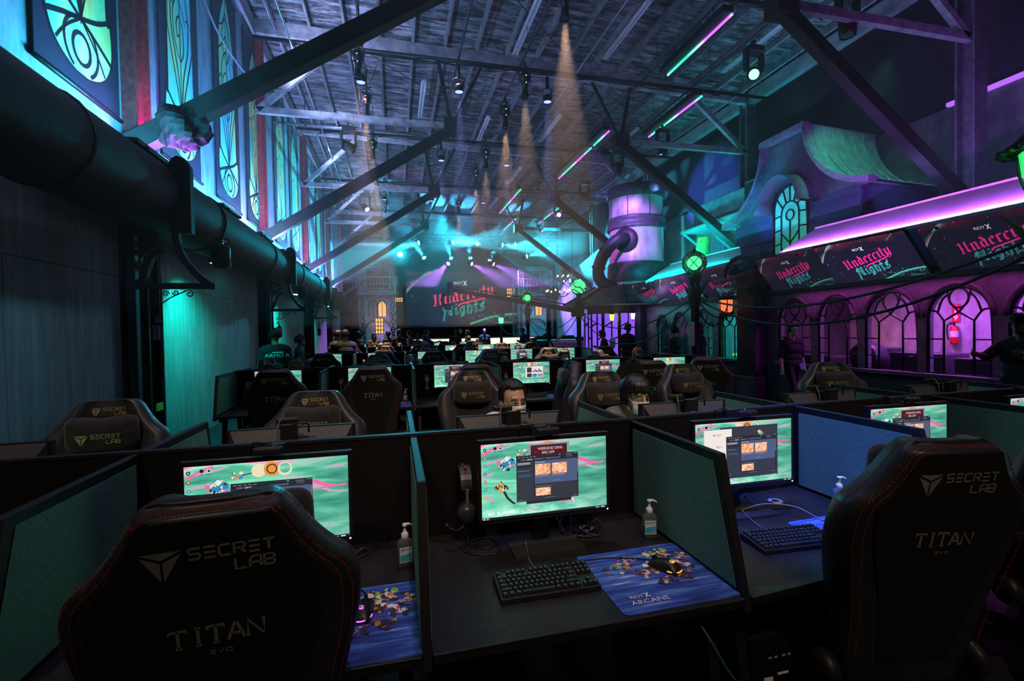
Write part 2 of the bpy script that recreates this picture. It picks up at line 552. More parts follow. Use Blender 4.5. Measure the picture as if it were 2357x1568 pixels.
def banner_mesh():
    prof = [(.0, .10), (.06, .22), (.18, .36), (.38, .48), (.7, .56), (1.05, .585), (1.32, .55), (1.36, .49), (2.4, .47), (3.2, .46), (3.65, .38), (4.0, .24), (4.3, .07), (4.4, .0)]
    pr = bez([(z, w) for z, w in prof], 6)
    fab = MB()
    def Z(z):
        return z * .575 if z < 1.08 else .62 + (z - 1.08) * 1.06
    fab.span((-.72, -.012, -.17), (.72, 0, 4.3), 0)
    out = [(w, z) for z, w in pr] + [(-w, z) for z, w in reversed(pr[:-1])]
    X = Matrix(((1, 0, 0, 0), (0, 0, -1, 0), (0, 1, 0, 0), (0, 0, 0, 1)))       # (x, y2d, h) -> (x, -h, y2d)
    fab.xf = X
    fab.poly([(x, Z(z), .0142) for x, z in out], 1)
    def L(p, w=.028, n=8, cl=False):
        q = bez(p, n) if len(p) > 2 else p
        stroke2d(fab, [(u, Z(v)) for u, v in q], w, .0172, 2)
    def both(p, w=.028):
        L(p, w); L([(-x, z) for x, z in p], w)
    L(out + [out[0]], .03, 1)
    L([(x, z) for x, z in arc(0, .5, .15, 0, 360, 24, .29)], .045, 1)
    L([(x, z) for x, z in arc(0, .54, .29, -60, 240, 24, .52)], .04, 1)
    both([(0, 1.08), (.3, 1.2), (.56, 1.36)], .05)
    both([(0, 1.08), (.3, .88), (.58, .66)], .05)
    both([(0, 1.08), (.25, .7), (.42, .32)], .03)
    both([(0, 1.08), (.14, 1.5), (.36, 2.05), (.46, 2.3)], .028)
    both([(0, 1.08), (.09, 1.7), (.30, 2.3), (.31, 2.75), (.2, 3.1), (0, 3.3)], .026)
    L([(0, .98), (0, 4.4)], .02)
    L([(0, 1.95), (.12, 2.15), (.1, 2.5), (-.02, 2.62), (-.12, 2.5), (-.1, 2.3), (-.03, 2.35)], .024)
    L([(0, 1.95), (-.2, 2.2), (-.24, 2.6), (-.1, 2.85), (.08, 2.8), (.2, 2.6)], .022)
    both([(.46, 2.6), (.34, 2.72), (.22, 2.7)], .024)
    both([(.46, 3.15), (.25, 3.32), (.1, 3.5), (0, 3.6)], .026)
    both([(.0, 3.05), (.16, 3.25), (.22, 3.5), (.12, 3.8), (0, 3.95)], .024)
    both([(.38, 3.62), (.2, 3.75), (0, 4.05)], .022)
    both([(.43, 2.3), (.43, 3.4)], .012)
    return fab
bm_ = banner_mesh()
proto = None
_bd = ['nearest, cut off by the top of the picture', 'second along the wall, behind the wrapped strut foot', 'third along the wall', 'fourth along the wall, just before a red column', 'fifth along the wall', 'sixth along the wall', 'seventh along the wall', 'eighth along the wall', 'ninth along the wall', 'tenth along the wall, by the stage end']
for i, y in enumerate(BANNERS):
    lab = 'tall stained glass banner, ' + _bd[i]
    if proto is None:
        proto = thing('stained_glass_banner', lab, 'banner', (XL + .03, y, 4.54), R(90), 'stained glass banners on the upper wall')
        bm_.build('printed_cloth', [GLB, GL1, LEAD], proto)
        b = MB(); b.cyl((-.74, -.02, -.18), (.74, -.02, -.18), .026, 8); b.build('bottom_rail', BLACK, proto)
        b = MB(); b.cyl((-.74, -.02, 4.3), (.74, -.02, 4.3), .022, 8); b.build('top_rail', BLACK, proto)
    else:
        dup(proto, (XL + .03, y, 4.54), R(90), lab)

# ledge with its wash fixtures
b = MB(); b.span((XL + .0, YB + 1, 4.02), (XL + .14, 30.5, 4.10)); struct('trim_1', b, MATTE, 'black ledge under the banners')
t0 = None
for i, y in enumerate(BANNERS):
    lab = 'black wash light bar lying on top of the duct below the %s banner' % ['nearest', 'second', 'third', 'fourth', 'fifth', 'sixth', 'seventh', 'eighth', 'ninth', 'tenth'][i]
    if t0 is None:
        t0 = thing('wash_light', lab, 'wash light', (-2.62, y, 3.70), 0, 'wash lights on the duct')
        b = MB(); b.box((0, 0, .03), (.13, .9, .05)); b.build('housing', BLACK, t0, .01)
        b = MB(); b.box((0, .3, .0), (.2, .03, .02)); b.box((0, -.3, .0), (.2, .03, .02)); b.build('bracket', STEEL, t0)
    else:
        dup(t0, (-2.62, y, 3.70), 0, lab)

# duct: a ribbed fabric tube with bands
b = MB()
ys = []
y = -4.5
pts = []; rad = []
while y < 27.5:
    pts.append((-2.74, y, 3.30)); rad.append(.40)
    y += .5
pts += [(-2.70, 27.9, 3.27), (-2.55, 28.4, 3.12), (-2.35, 28.7, 2.85)]; rad += [.4, .39, .38]
b.tube(pts, rad, 28)
du = thing('air_duct', 'big black air duct hung along the banner wall', 'duct', (0, 0, 0))
b.build('duct_tube', mat('black_duct_cloth', (.009, .0095, .011), .62, noise=8, var=.5, bump=.3, sc=(1, .6, 1)), du)
b = MB()
for y in [-1.5 + 3.05 * k for k in range(10)]:
    b.tube([(-2.74 + .408 * math.cos(R(a)), y, 3.3 + .408 * math.sin(R(a))) for a in range(0, 360, 15)], .012, 6, closed=True)
b.build('hanging_band', BLACK, du)
b = MB()
for y in [.2 + 3.05 * k for k in range(10)]:
    b.bar((-3.28, y, 4.0), (-2.9, y, 3.62), .03, .03)
b.build('wall_bracket', STEEL, du)

# gallows lanterns
def curl(x, z, r, a0, turns, s=1, n=26):
    return [(x + s * r * (1 - .8 * i / n) * math.cos(R(a0 + 360 * turns * i / n)), 0, z + r * (1 - .8 * i / n) * math.sin(R(a0 + 360 * turns * i / n))) for i in range(n + 1)]

def flat_bar(mb, pts2, w, d, m=0):
    """bar of depth d (along y) following a line in xz"""
    n = len(pts2); L = []; Q = []
    for i in range(n):
        a = pts2[max(i - 1, 0)]; c = pts2[min(i + 1, n - 1)]
        dx, dz = c[0] - a[0], c[1] - a[1]; k = math.hypot(dx, dz) or 1
        L.append((pts2[i][0] - dz / k * w / 2, pts2[i][1] + dx / k * w / 2)); Q.append((pts2[i][0] + dz / k * w / 2, pts2[i][1] - dx / k * w / 2))
    vs = [(x, -d / 2, z) for x, z in L] + [(x, -d / 2, z) for x, z in Q] + [(x, d / 2, z) for x, z in L] + [(x, d / 2, z) for x, z in Q]
    fs = []
    for i in range(n - 1):
        fs += [(i, i + 1, n + i + 1, n + i), (2 * n + i, 3 * n + i, 3 * n + i + 1, 2 * n + i + 1), (i, 2 * n + i, 2 * n + i + 1, i + 1), (n + i, n + i + 1, 3 * n + i + 1, 3 * n + i)]
    fs += [(0, n, 3 * n, 2 * n), (n - 1, 3 * n - 1, 4 * n - 1, 2 * n - 1)]
    mb.add(vs, fs, m)

BLKW = mat('black_stained_wood', (.012, .012, .014), .6, noise=7, var=.5)
gal = None
for i, y in enumerate((6.25, 12.2, 18.3)):
    lab = 'black gallows bracket on a post with bell-shaped brace, %s along the duct' % ['nearest', 'second', 'third'][i]
    if gal is None:
        gal = thing('gallows_bracket', lab, 'bracket', (0, y, 0), 0, 'gallows brackets under the duct')
        b = MB(); b.span((-2.92, -.045, 0), (-2.83, .045, 2.88)); b.build('post', BLKW, gal, .005)
        b = MB(); b.span((-2.92, -.05, 2.22), (-2.03, .05, 2.285)); b.build('beam', BLKW, gal, .004)
        b = MB(); flat_bar(b, bez([(-2.05, 2.24), (-2.2, 2.36), (-2.36, 2.58), (-2.42, 2.78), (-2.42, 2.9)], 6), .07, .08)
        b.span((-2.47, -.05, 2.86), (-2.25, .05, 3.62)); b.prism([(-2.47, 0), (-2.25, 0), (-2.30, .09), (-2.38, .12), (-2.44, .08)], .1, xf=Matrix(((1, 0, 0, 0), (0, 0, -1, .05), (0, 1, 0, 3.62), (0, 0, 0, 1)))); b.build('brace', BLKW, gal)
        b = MB(); flat_bar(b, bez([(-2.86, 2.26), (-2.76, 2.34), (-2.72, 2.46), (-2.66, 2.6), (-2.55, 2.66)], 6), .05, .08)
        flat_bar(b, bez([(-2.86, 2.42), (-2.8, 2.5), (-2.77, 2.6), (-2.66, 2.68)], 6), .025, .06); flat_bar(b, bez([(-2.86, 2.55), (-2.83, 2.62), (-2.74, 2.7)], 6), .02, .06); b.build('left_brace', BLKW, gal)
        b = MB(); b.tube([(-2.73 + .125 * math.cos(R(a)), 0, 2.79 + .105 * math.sin(R(a))) for a in range(0, 360, 15)], .022, 6, closed=True); b.build('ring', BLKW, gal)
        b = MB()
        sc = [(-2.66, 0, 2.2)] + curl(-2.58, 2.16, .055, 140, -1.4)[:20]
        b.tube(bez([(-2.68, 0, 2.02), (-2.6, 0, 2.05), (-2.5, 0, 2.12), (-2.4, 0, 2.17), (-2.34, 0, 2.2)], 6), .007, 6)
        b.tube(bez([(-2.64, 0, 2.2), (-2.66, 0, 2.12), (-2.64, 0, 2.04), (-2.67, 0, 1.98), (-2.7, 0, 1.93)], 6), .007, 6)
        for cx, cz, r, a0, tn in ((-2.31, 2.165, .045, 120, -1.3), (-2.45, 2.18, .035, 180, 1.3), (-2.55, 2.16, .035, 0, 1.3), (-2.69, 2.05, .035, 0, 1.3), (-2.67, 1.95, .04, 90, 1.2)):
            b.tube(curl(cx, cz, r, a0, tn), .006, 6)
        b.build('scrollwork', BLACK, gal)
    else:
        dup(gal, (0, y, 0), 0, lab)
lan = None
PANE_D = mat('dim_lantern_glass', (.05, .10, .12), .15, noise=6)
for i, y in enumerate((6.25, 12.2, 18.3)):
    lab = 'small black unlit lantern hanging from the %s gallows bracket' % ['nearest', 'second', 'third'][i]
    if lan is None:
        lan = thing('hanging_lantern', lab, 'lantern', (-2.655, y, 1.62), 0, 'lanterns under the gallows brackets')
        b = MB()
        b.lathe([(.0, 0), (.062, 0), (.062, .018), (.05, .022)], 6); b.lathe([(.05, .2), (.066, .2), (.06, .22), (.035, .25), (.03, .262), (.018, .285), (.006, .30), (.0, .302)], 6); b.build('cap_and_base', BLACK, lan)
        b = MB()
        for k in range(6):
            a = R(60 * k); b.cyl((.052 * math.cos(a), .052 * math.sin(a), .02), (.052 * math.cos(a), .052 * math.sin(a), .2), .006, 6)
        b.build('cage_bar', BLACK, lan)
        b = MB(); b.lathe([(.046, .02), (.046, .2)], 6, sm=False); b.build('pane', PANE_D, lan)
        b = MB(); b.tube([(.0 + .018 * math.cos(R(a)), 0, .318 + .018 * math.sin(R(a))) for a in range(0, 360, 20)], .004, 6, closed=True); b.build('hook_ring', BLACK, lan)
    else:
        dup(lan, (-2.655, y, 1.62), 0, lab)

# teal flood lamps and black cans under the duct
LENS_T = emis('teal_flood_lens', (.25, 1., .9), 6)
fl = None
for i, y in enumerate((8.25, 14.2, 20.3)):
    lab = 'flat teal flood lamp under the duct washing the board wall, %s along' % ['nearest', 'second', 'third'][i]
    t = thing('flood_lamp', lab, 'flood lamp', (-2.62, y, 2.78), 0, 'teal flood lamps under the duct')
    b = MB(); b.box((0, 0, .03), (.2, .42, .06)); b.build('housing', BLACK, t, .008)
    b = MB(); b.box((0, 0, -.002), (.16, .36, .004)); b.build('lens', LENS_T, t)
    b = MB(); b.tube([(-.11, .1, .03), (-.11, .1, .14), (.0, .1, .2)], .01, 6); b.build('yoke', STEEL, t)
    light('flood_light', 'SPOT', (-2.6, y, 2.74), (-3.25, y + .5, 1.3), (.0, .9, .74), 260, spot_size=R(105), spot_blend=.9, shadow_soft_size=.06)
    t2 = thing('can_light', 'black cylindrical can light clamped beside the %s flood lamp' % ['nearest', 'second', 'third'][i], 'can light', (-2.33, y - .85, 2.62), 0, 'can lights under the duct')
    b = MB(); b.lathe([(.0, .30), (.10, .30), (.115, .28), (.115, .0), (.105, .0), (.10, .03), (.0, .03)], 20); b.build('barrel', mat('can_black', (.03, .03, .035), .3, .3), t2)
    b = MB(); b.tube([(-.12, 0, .12), (-.13, 0, .28), (-.05, 0, .37), (.06, 0, .36)], .012, 6); b.box((0, 0, .36), (.06, .05, .06)); b.build('clamp', GALV, t2)
    b = MB(); b.tube(bez([(.02, 0, .3), (.1, .05, .38), (.02, .1, .42), (-.15, .1, .40)], 6), .008, 6); b.build('cable', BLACK, t2)
# cable, tag and pipe on the near column
b = MB(); b.tube([(XL + .26, 7.25, 4.0), (XL + .262, 7.25, 2.5), (XL + .262, 7.26, .9)], .008, 6); tag(b.build('hanging_cable', GALV), 'thin pale cable running down the nearest left column', 'cable')
b = MB(); b.box((XL + .24, 7.22, .74), (.02, .16, .1)); tag(b.build('warning_tag', mat('yellow_green_tag', (.25, .75, .05), .6, emit=(.2, .7, .03), es=.02)), 'small yellow green tag on the nearest left column', 'tag')
# wrapped strut foot
rnd = random.Random(3)
b = MB()
vs = []; nu, nv = 22, 14
for i in range(nv + 1):
    a = -math.pi / 2 + math.pi * i / nv
    for j in range(nu):
        tt = 2 * math.pi * j / nu
        k = 1 + .22 * math.sin(3 * tt + 2 * a) * math.cos(a) + rnd.uniform(-.1, .1)
        vs.append((.30 * k * math.cos(a) * math.cos(tt), .26 * k * math.cos(a) * math.sin(tt), .26 * k * math.sin(a)))
fs = [(i * nu + j, i * nu + (j + 1) % nu, (i + 1) * nu + (j + 1) % nu, (i + 1) * nu + j) for i in range(nv) for j in range(nu)]
b.add(vs, fs, 0, False)
w_ = b.build('cloth_bundle', mat('black_cloth_wrap', (.012, .012, .014), .9, noise=5, var=.5))
w_.location = (-2.62, 6.98, 4.36)
tag(w_, 'black cloth bundle wrapped round the foot of the nearest strut', 'cloth')

# ------------------------------------------------------------------ rig under the roof
ORD = ['first', 'second', 'third', 'fourth', 'fifth', 'sixth', 'seventh', 'eighth', 'ninth', 'tenth', 'eleventh', 'twelfth']
CAB = mat('black_cable', (.008, .008, .009), .55)
p0 = None
for i, y in enumerate((8.5, 11.95, 16.88, 22.1, 27.2)):
    b = MB(); b.cyl((XL + .3, y, 8.45), (10.9, y, 8.45), .045, 10)
    r_ = random.Random(i)
    for k in range(3):                                     # cables taped along it
        pts = [(XL + 1 + j * .55, y + r_.uniform(-.04, .04), 8.40 + r_.uniform(-.07, .03)) for j in range(22)]
        b.tube(pts, .012, 5)
    tag(b.build('rigging_pipe', BLACK), 'black pipe with taped cables crossing under the roof, %s from the camera' % ORD[i], 'pipe', 'cross pipes under the roof')
for i, x in enumerate((-.62, 1.7, 3.3, 6.8, 8.4)):
    b = MB(); b.cyl((x, 1.5, 8.53), (x, 30, 8.53), .03, 8)
    for k in range(10):
        y = 2.5 + 2.9 * k
        b.cyl((x, y, 8.5), (x, y, 9.3), .008, 5)
    tag(b.build('rigging_pipe', STEEL), 'long thin pipe under the roof, %s from the banner wall' % ORD[i], 'pipe', 'long pipes under the roof')
for i, (x, z) in enumerate(((-2.55, 8.75), (-2.15, 8.3), (5.2, 9.0), (9.7, 8.9), (10.5, 8.85))):
    b = MB(); b.cyl((x, 1, z), (x, 30, z), .022, 8)
    for k in range(9):
        b.box((x, 3.2 + 3 * k, z), (.06, .05, .06))
    tag(b.build('conduit', GALV), 'silver conduit with couplings running under the roof, %s from the banner wall' % ORD[i], 'conduit', 'silver conduits under the roof')
for i, y in enumerate((8.9, 14.93, 21.9)):
    t = thing('outrigger_pipe', 'shiny scaffold outrigger reaching in from the banner wall, %s from the camera' % ORD[i], 'pipe', (0, 0, 0), 0, 'scaffold outriggers')
    b = MB(); b.cyl((XL + .05, y, 7.78), (.6, y, 7.78), .035, 10); b.build('pipe', GALV, t)
    b = MB(); b.cyl((XL + .05, y, 8.1), (-.4, y, 8.1), .02, 8); b.build('upper_rod', GALV, t)
    for x in (-3.0, -2.4, -.5):
        b = MB(); b.box((x, y, 7.8), (.07, .1, .12)); b.cyl((x, y, 7.7), (x, y, 8.5), .012, 6); b.build('clamp', STEEL, t)
# slack cables and thin tie rods
r_ = random.Random(5)
for i in range(12):
    x = r_.uniform(-1.5, 8.5); y = r_.uniform(9, 24)
    x2 = x + r_.uniform(-2.6, 2.6); y2 = y + r_.uniform(.2, 1.5)
    b = MB(); b.tube(bez([(x, y, 9.2), ((x + x2) / 2, (y + y2) / 2, 8.75 - r_.uniform(0, .35)), (x2, y2, 9.1)], 8), .009, 5)
    tag(b.build('slack_cable', CAB), 'thin slack cable looping between the roof pipes', 'cable', 'slack cables under the roof')
for i, (yk, s) in enumerate([(y, s) for y in BAYS[:3] for s in (-1, 1)]):
    b = MB(); b.cyl((3.95 + 4.4 * s, yk + .2, 9.1), (3.95 - .6 * s, yk + 5.2, 9.2), .013, 6)
    tag(b.build('tie_rod', STEEL), 'thin diagonal tie rod bracing the flat roof between trusses', 'rod', 'tie rods under the roof')
b = MB(); b.tube(bez([(-3.2, 8.7, 8.3), (-3.0, 9.6, 7.2), (-2.7, 10.9, 6.9), (-2.4, 11.9, 7.3)], 8), .02, 6)
tag(b.build('hanging_cable', mat('grey_cable', (.2, .2, .24), .5)), 'pale cable drooping in front of the second and third banners', 'cable')

# unlit fluorescent battens
f0 = None
TUBE = mat('unlit_tube_white', (.75, .76, .8), .35)
for i, (x, y) in enumerate(((3.28, 11.2), (5.74, 10.9), (5.69, 16.7), (1.0, 8.4), (5.7, 22.0), (8.9, 17.2), (3.3, 17.4), (9.4, 10.8), (1.0, 15.5), (5.7, 27.0))):
    lab = 'unlit white fluorescent batten under the roof boards, %s in its scatter' % ORD[i]
    if f0 is None:
        f0 = thing('fluorescent_batten', lab, 'light fitting', (x, y, 9.06), 0, 'unlit fluorescent battens')
        b = MB(); b.prism([(-.09, 0), (.09, 0), (.05, .07), (-.05, .07)], 2.4, xf=Matrix(((1, 0, 0, 0), (0, 0, 1, -1.2), (0, 1, 0, 0), (0, 0, 0, 1)))); b.build('tray', mat('white_enamel', (.6, .6, .63), .4, noise=5), f0)
        for s in (-.05, .05):
            b = MB(); b.cyl((s, -1.15, -.02), (s, 1.15, -.02), .018, 10); b.build('tube', TUBE, f0)
    else:
        dup(f0, (x, y, 9.06), 0, lab)

# ---- profile spots: black barrels with a warm beam straight down
LENS_W = emis('warm_lens', (1., .72, .45), 14)
LEDW = emis('pilot_white', (1., .85, .6), 4)
LEDR = emis('pilot_red', (1., .03, .03), 30)
pr = None
SPOTS = [(3.29, 8.63, 1), (3.35, 11.71, .7), (3.27, 13.57, 1), (-.64, 13.61, .8), (3.32, 16.93, .7), (3.3, 18.99, 1), (3.22, 23.63, 1), (-.6, 16.82, .7), (-.58, 19.72, .7), (-.31, 24.24, .6), (-.71, 11.62, .4)]
for i, (x, y, k) in enumerate(SPOTS):
    side = 'line nearer the banner wall' if x < 2 else 'line along the middle of the hall'
    lab = 'black profile spot throwing a warm beam, %.1f m down the %s' % (y, side)
    lab = 'black profile spot with warm beam, %s in the %s' % (ORD[sorted(q[1] for q in SPOTS if (q[0] < 2) == (x < 2)).index(y)], side)
    if pr is None:
        pr = thing('profile_spot', lab, 'spotlight', (x, y, 7.6), 0, 'profile spots hanging in two lines')
        b = MB(); b.lathe([(.085, 0), (.09, .02), (.075, .16), (.075, .3), (.095, .31), (.095, .36), (.09, .38)], 16); b.build('barrel', BLACK, pr)
        b = MB(); b.lathe([(.09, .38), (.12, .41), (.13, .52), (.11, .6), (.05, .64), (0, .64)], 16); b.build('lamp_housing', BLACK, pr)
        b = MB(); b.box((0, 0, .03), (.20, .20, .008)); b.build('gel_frame', BLACK, pr)
        b = MB(); b.lathe([(.0, .045), (.07, .045)], 16); b.build('lens', LENS_W, pr)
        b = MB(); b.tube([(-.14, 0, .36), (-.15, 0, .7), (0, 0, .76), (.15, 0, .7), (.14, 0, .36)], .016, 6); b.box((0, 0, .82), (.06, .07, .14)); b.build('yoke_and_clamp', STEEL, pr)
        b = MB()
        for a in range(5):
            b.tube(bez([(.02 * a - .05, .05, .62), (.12 - .05 * a, .09, .7), (.16 - .07 * a, .05, .55), (-.04 + .05 * a, .07, .86)], 5), .009, 5)
        b.build('cable', CAB, pr)
        b = MB(); b.box((0, -.131, .5), (.03, .006, .012)); b.box((.01, -.096, .34), (.012, .006, .03)); b.build('pilot_light', LEDW, pr)
    else:
        dup(pr, (x, y, 7.6), 0, lab)
    light('profile_beam', 'SPOT', (x, y, 7.56), (x, y + .02, 0), WARM, 9000 * k, spot_size=R(23), spot_blend=.35, shadow_soft_size=.05)
b = MB(); b.ball((-.64, 13.44, 7.98), .03); tag(b.build('red_beacon', LEDR), 'small red indicator glowing on a hanging spot near the banner wall', 'indicator light')

# ---- blue LED pars
LENS_B = emis('blue_par_lens', (.10, .15, 1.), 6)
pp = None
PARS = [(-.66, 12.0), (1.7, 11.97), (4.05, 12.01), (1.72, 16.85), (4.09, 16.9), (-.33, 22.26), (1.76, 22.1), (4.17, 22.05)]
for i, (x, y) in enumerate(PARS):
    lab = 'blue-lit round par lamp, %s of the %s cross pipe' % (['one nearest the banners', 'middle one', 'one nearest the light strips'][0 if x < 1 else 1 if x < 3 else 2], 'second' if y < 14 else 'third' if y < 19 else 'fourth')
    if pp is None:
        pp = thing('par_lamp', lab, 'par lamp', (x, y, 7.7), 0, 'blue par lamps on the cross pipes')
        b = MB(); b.lathe([(.11, -.01), (.115, .03), (.115, .12), (.10, .16), (.06, .19), (0, .2)], 18); b.build('can', BLACK, pp)
        b = MB(); b.lathe([(0, .005), (.10, .005)], 18); b.build('lens', LENS_B, pp)
        b = MB(); b.tube([(-.13, 0, .1), (-.135, 0, .32), (0, 0, .36), (.135, 0, .32), (.13, 0, .1)], .014, 6); b.box((0, 0, .5), (.07, .07, .3)); b.build('yoke', BLACK, pp)
        b = MB(); b.tube(bez([(.05, 0, .19), (.16, .05, .35), (.05, .08, .5), (.0, .05, .76)], 6), .01, 5); b.build('cable', CAB, pp)
    else:
        dup(pp, (x, y, 7.7), 0, lab)
    light('par_beam', 'SPOT', (x, y, 7.66), (x, y + .02, 0), (.26, .32, 1.), 16000, spot_size=R(11), spot_blend=.5, shadow_soft_size=.06)

# ---- moving heads
def moving_head(lab, x, y, z, target, col, lens, power, size):
    t = thing('moving_head', lab, 'moving head light', (x, y, z), 0, 'moving head lights')
    d = Vector(target) - Vector((x, y, z)); d.normalize()
    b = MB(); b.box((0, 0, .52), (.36, .26, .14)); b.build('base', BLACK, t, .015)
    b = MB()
    for s in (-1, 1):
        b.box((.20 * s, 0, .26), (.07, .14, .40))
    b.build('yoke', BLACK, t, .015)
    q = d.to_track_quat('Z', 'Y').to_matrix().to_4x4()
    b = MB(); b.xf = q
    b.lathe([(0, -.2), (.12, -.19), (.15, -.1), (.15, .1), (.135, .2), (.125, .2)], 18); b.build('head', BLACK, t)
    b = MB(); b.xf = q; b.lathe([(0, .196), (.105, .19)], 18); b.build('lens', lens or mat('dark_lens', (.02, .025, .03), .1), t)
    b = MB(); b.box((0, 0, .66), (.06, .06, .16)); b.tube(bez([(.1, .05, .5), (.25, .1, .42), (.2, .1, .62), (.05, .08, .78)], 6), .012, 5); b.build('clamp_and_cable', STEEL, t)
    if power:
        p = Vector((x, y, z)) + d * .22
        light('head_beam', 'SPOT', p, p + d, col, power, spot_size=R(size), spot_blend=.5, shadow_soft_size=.06)
    return t
moving_head('moving head glowing magenta on the outrigger near the banner wall', -1.21, 14.93, 7.22, (2.5, 15.6, 5.9), MAGENTA, emis('magenta_lens', (1., .05, .6), 2.2), 2500, 22)
moving_head('moving head with teal lens on the far outrigger near the banner wall', -1.16, 21.87, 7.22, (1.5, 19, 4), TEAL, emis('teal_lens', (.1, 1., .8), 10), 60, 26)
moving_head('moving head with round green lens turned to the camera', 7.9, 9.04, 7.3, (.4, 0, 1.2), GREEN, emis('green_lens', (.25, 1., .5), 3), 60, 20)
moving_head('moving head throwing a blue beam sideways above the tank', 7.92, 18.8, 7.35, (13, 16.6, 7.25), BLUE, emis('blue_lens', (.25, .35, 1.), 7), 2600, 40)
moving_head('moving head with violet lens farther along the roof', 8.0, 22.34, 7.35, (6, 10, 6.5), VIOLET, emis('violet_lens', (.6, .3, 1.), 6), 300, 20)
moving_head('moving head with small blue lens farthest along the roof', 7.99, 25.34, 7.35, (9.6, 24.5, 5.5), BLUE, emis('blue_lens', (.25, .35, 1.), 7), 5000, 34)
moving_head('unlit moving head on the tie beam nearest the camera', 8.32, 7.15, 7.25, (8.4, 7.1, 0), WHITE, None, 0, 10)
moving_head('unlit moving head on the second tie beam', 8.28, 13.37, 7.3, (8.4, 13.2, 0), WHITE, None, 0, 10)
moving_head('unlit moving head below the second strut box', 7.57, 15.07, 7.2, (7.6, 15, 0), WHITE, None, 0, 10)

# ---- pixel strips
def m_pixel():
    m = bpy.data.materials.new('pixel_strip_glow'); t = NT(m)
    tc = t.n('ShaderNodeTexCoord'); sp = t.n('ShaderNodeSeparateXYZ'); t.l(tc.outputs['Object'], sp.inputs[0])
    mu = t.n('ShaderNodeMath', operation='MULTIPLY'); t.l(sp.outputs['Y'], mu.inputs[0]); mu.inputs[1].default_value = .42
    fr = t.n('ShaderNodeMath', operation='FRACT'); t.l(mu.outputs[0], fr.inputs[0])
    c = t.ramp(fr.outputs[0], [(0, (.25, .8, 1.)), (.15, (.02, .9, .35)), (.45, (.05, .8, .5)), (.55, (.5, .12, 1.)), (.85, (.55, .1, .9)), (1, (.25, .8, 1.))])
    m2 = t.n('ShaderNodeMath', operation='MULTIPLY'); t.l(sp.outputs['Y'], m2.inputs[0]); m2.inputs[1].default_value = 20
    f2 = t.n('ShaderNodeMath', operation='FRACT'); t.l(m2.outputs[0], f2.inputs[0])
    gt = t.n('ShaderNodeMath', operation='GREATER_THAN'); t.l(f2.outputs[0], gt.inputs[0]); gt.inputs[1].default_value = .35
    ml = t.n('ShaderNodeMath', operation='MULTIPLY_ADD'); t.l(gt.outputs[0], ml.inputs[0]); ml.inputs[1].default_value = 2.6; ml.inputs[2].default_value = .5
    t.b.inputs['Base Color'].default_value = (.02, .02, .02, 1)
    t.l(c, t.b.inputs['Emission Color']); t.l(ml.outputs[0], t.b.inputs['Emission Strength'])
    return m
PIX = m_pixel()
for i, (x, ya, yb, lab) in enumerate((
        (6.8, 8.43, 10.83, 'pixel strip glowing green and violet, nearest the camera'),
        (8.35, 11.58, 14.45, 'pixel strip glowing green and violet, nearest the stalls'),
        (6.82, 14.22, 15.5, 'short pixel strip in the middle of the strip line'),
        (6.82, 15.7, 19.15, 'long pixel strip just beyond the short one'),
        (5.62, 20.9, 25.3, 'far pixel strip standing apart towards the middle of the hall'),
        (8.45, 23.4, 27.4, 'far pixel strip on the stall side'),
        (6.8, 26.4, 29.6, 'farthest pixel strip before the stage'))):
    t = thing('pixel_strip', lab, 'light strip', (x, (ya + yb) / 2, 8.1), 0, 'pixel strips under the roof')
    h = (yb - ya) / 2
    b = MB(); b.span((-.16, -h, .02), (.10, h, .16)); b.build('housing', BLACK, t, .01)
    b = MB(); b.span((.06, -h, -.02), (.10, h, .02)); b.build('pixel_edge', PIX, t)
    for k in (-.6, .6):
        b = MB(); b.cyl((-.03, h * k, .14), (-.03, h * k, .45), .012, 6); b.box((-.03, h * k, .18), (.05, .08, .05)); b.build('hanger', STEEL, t)

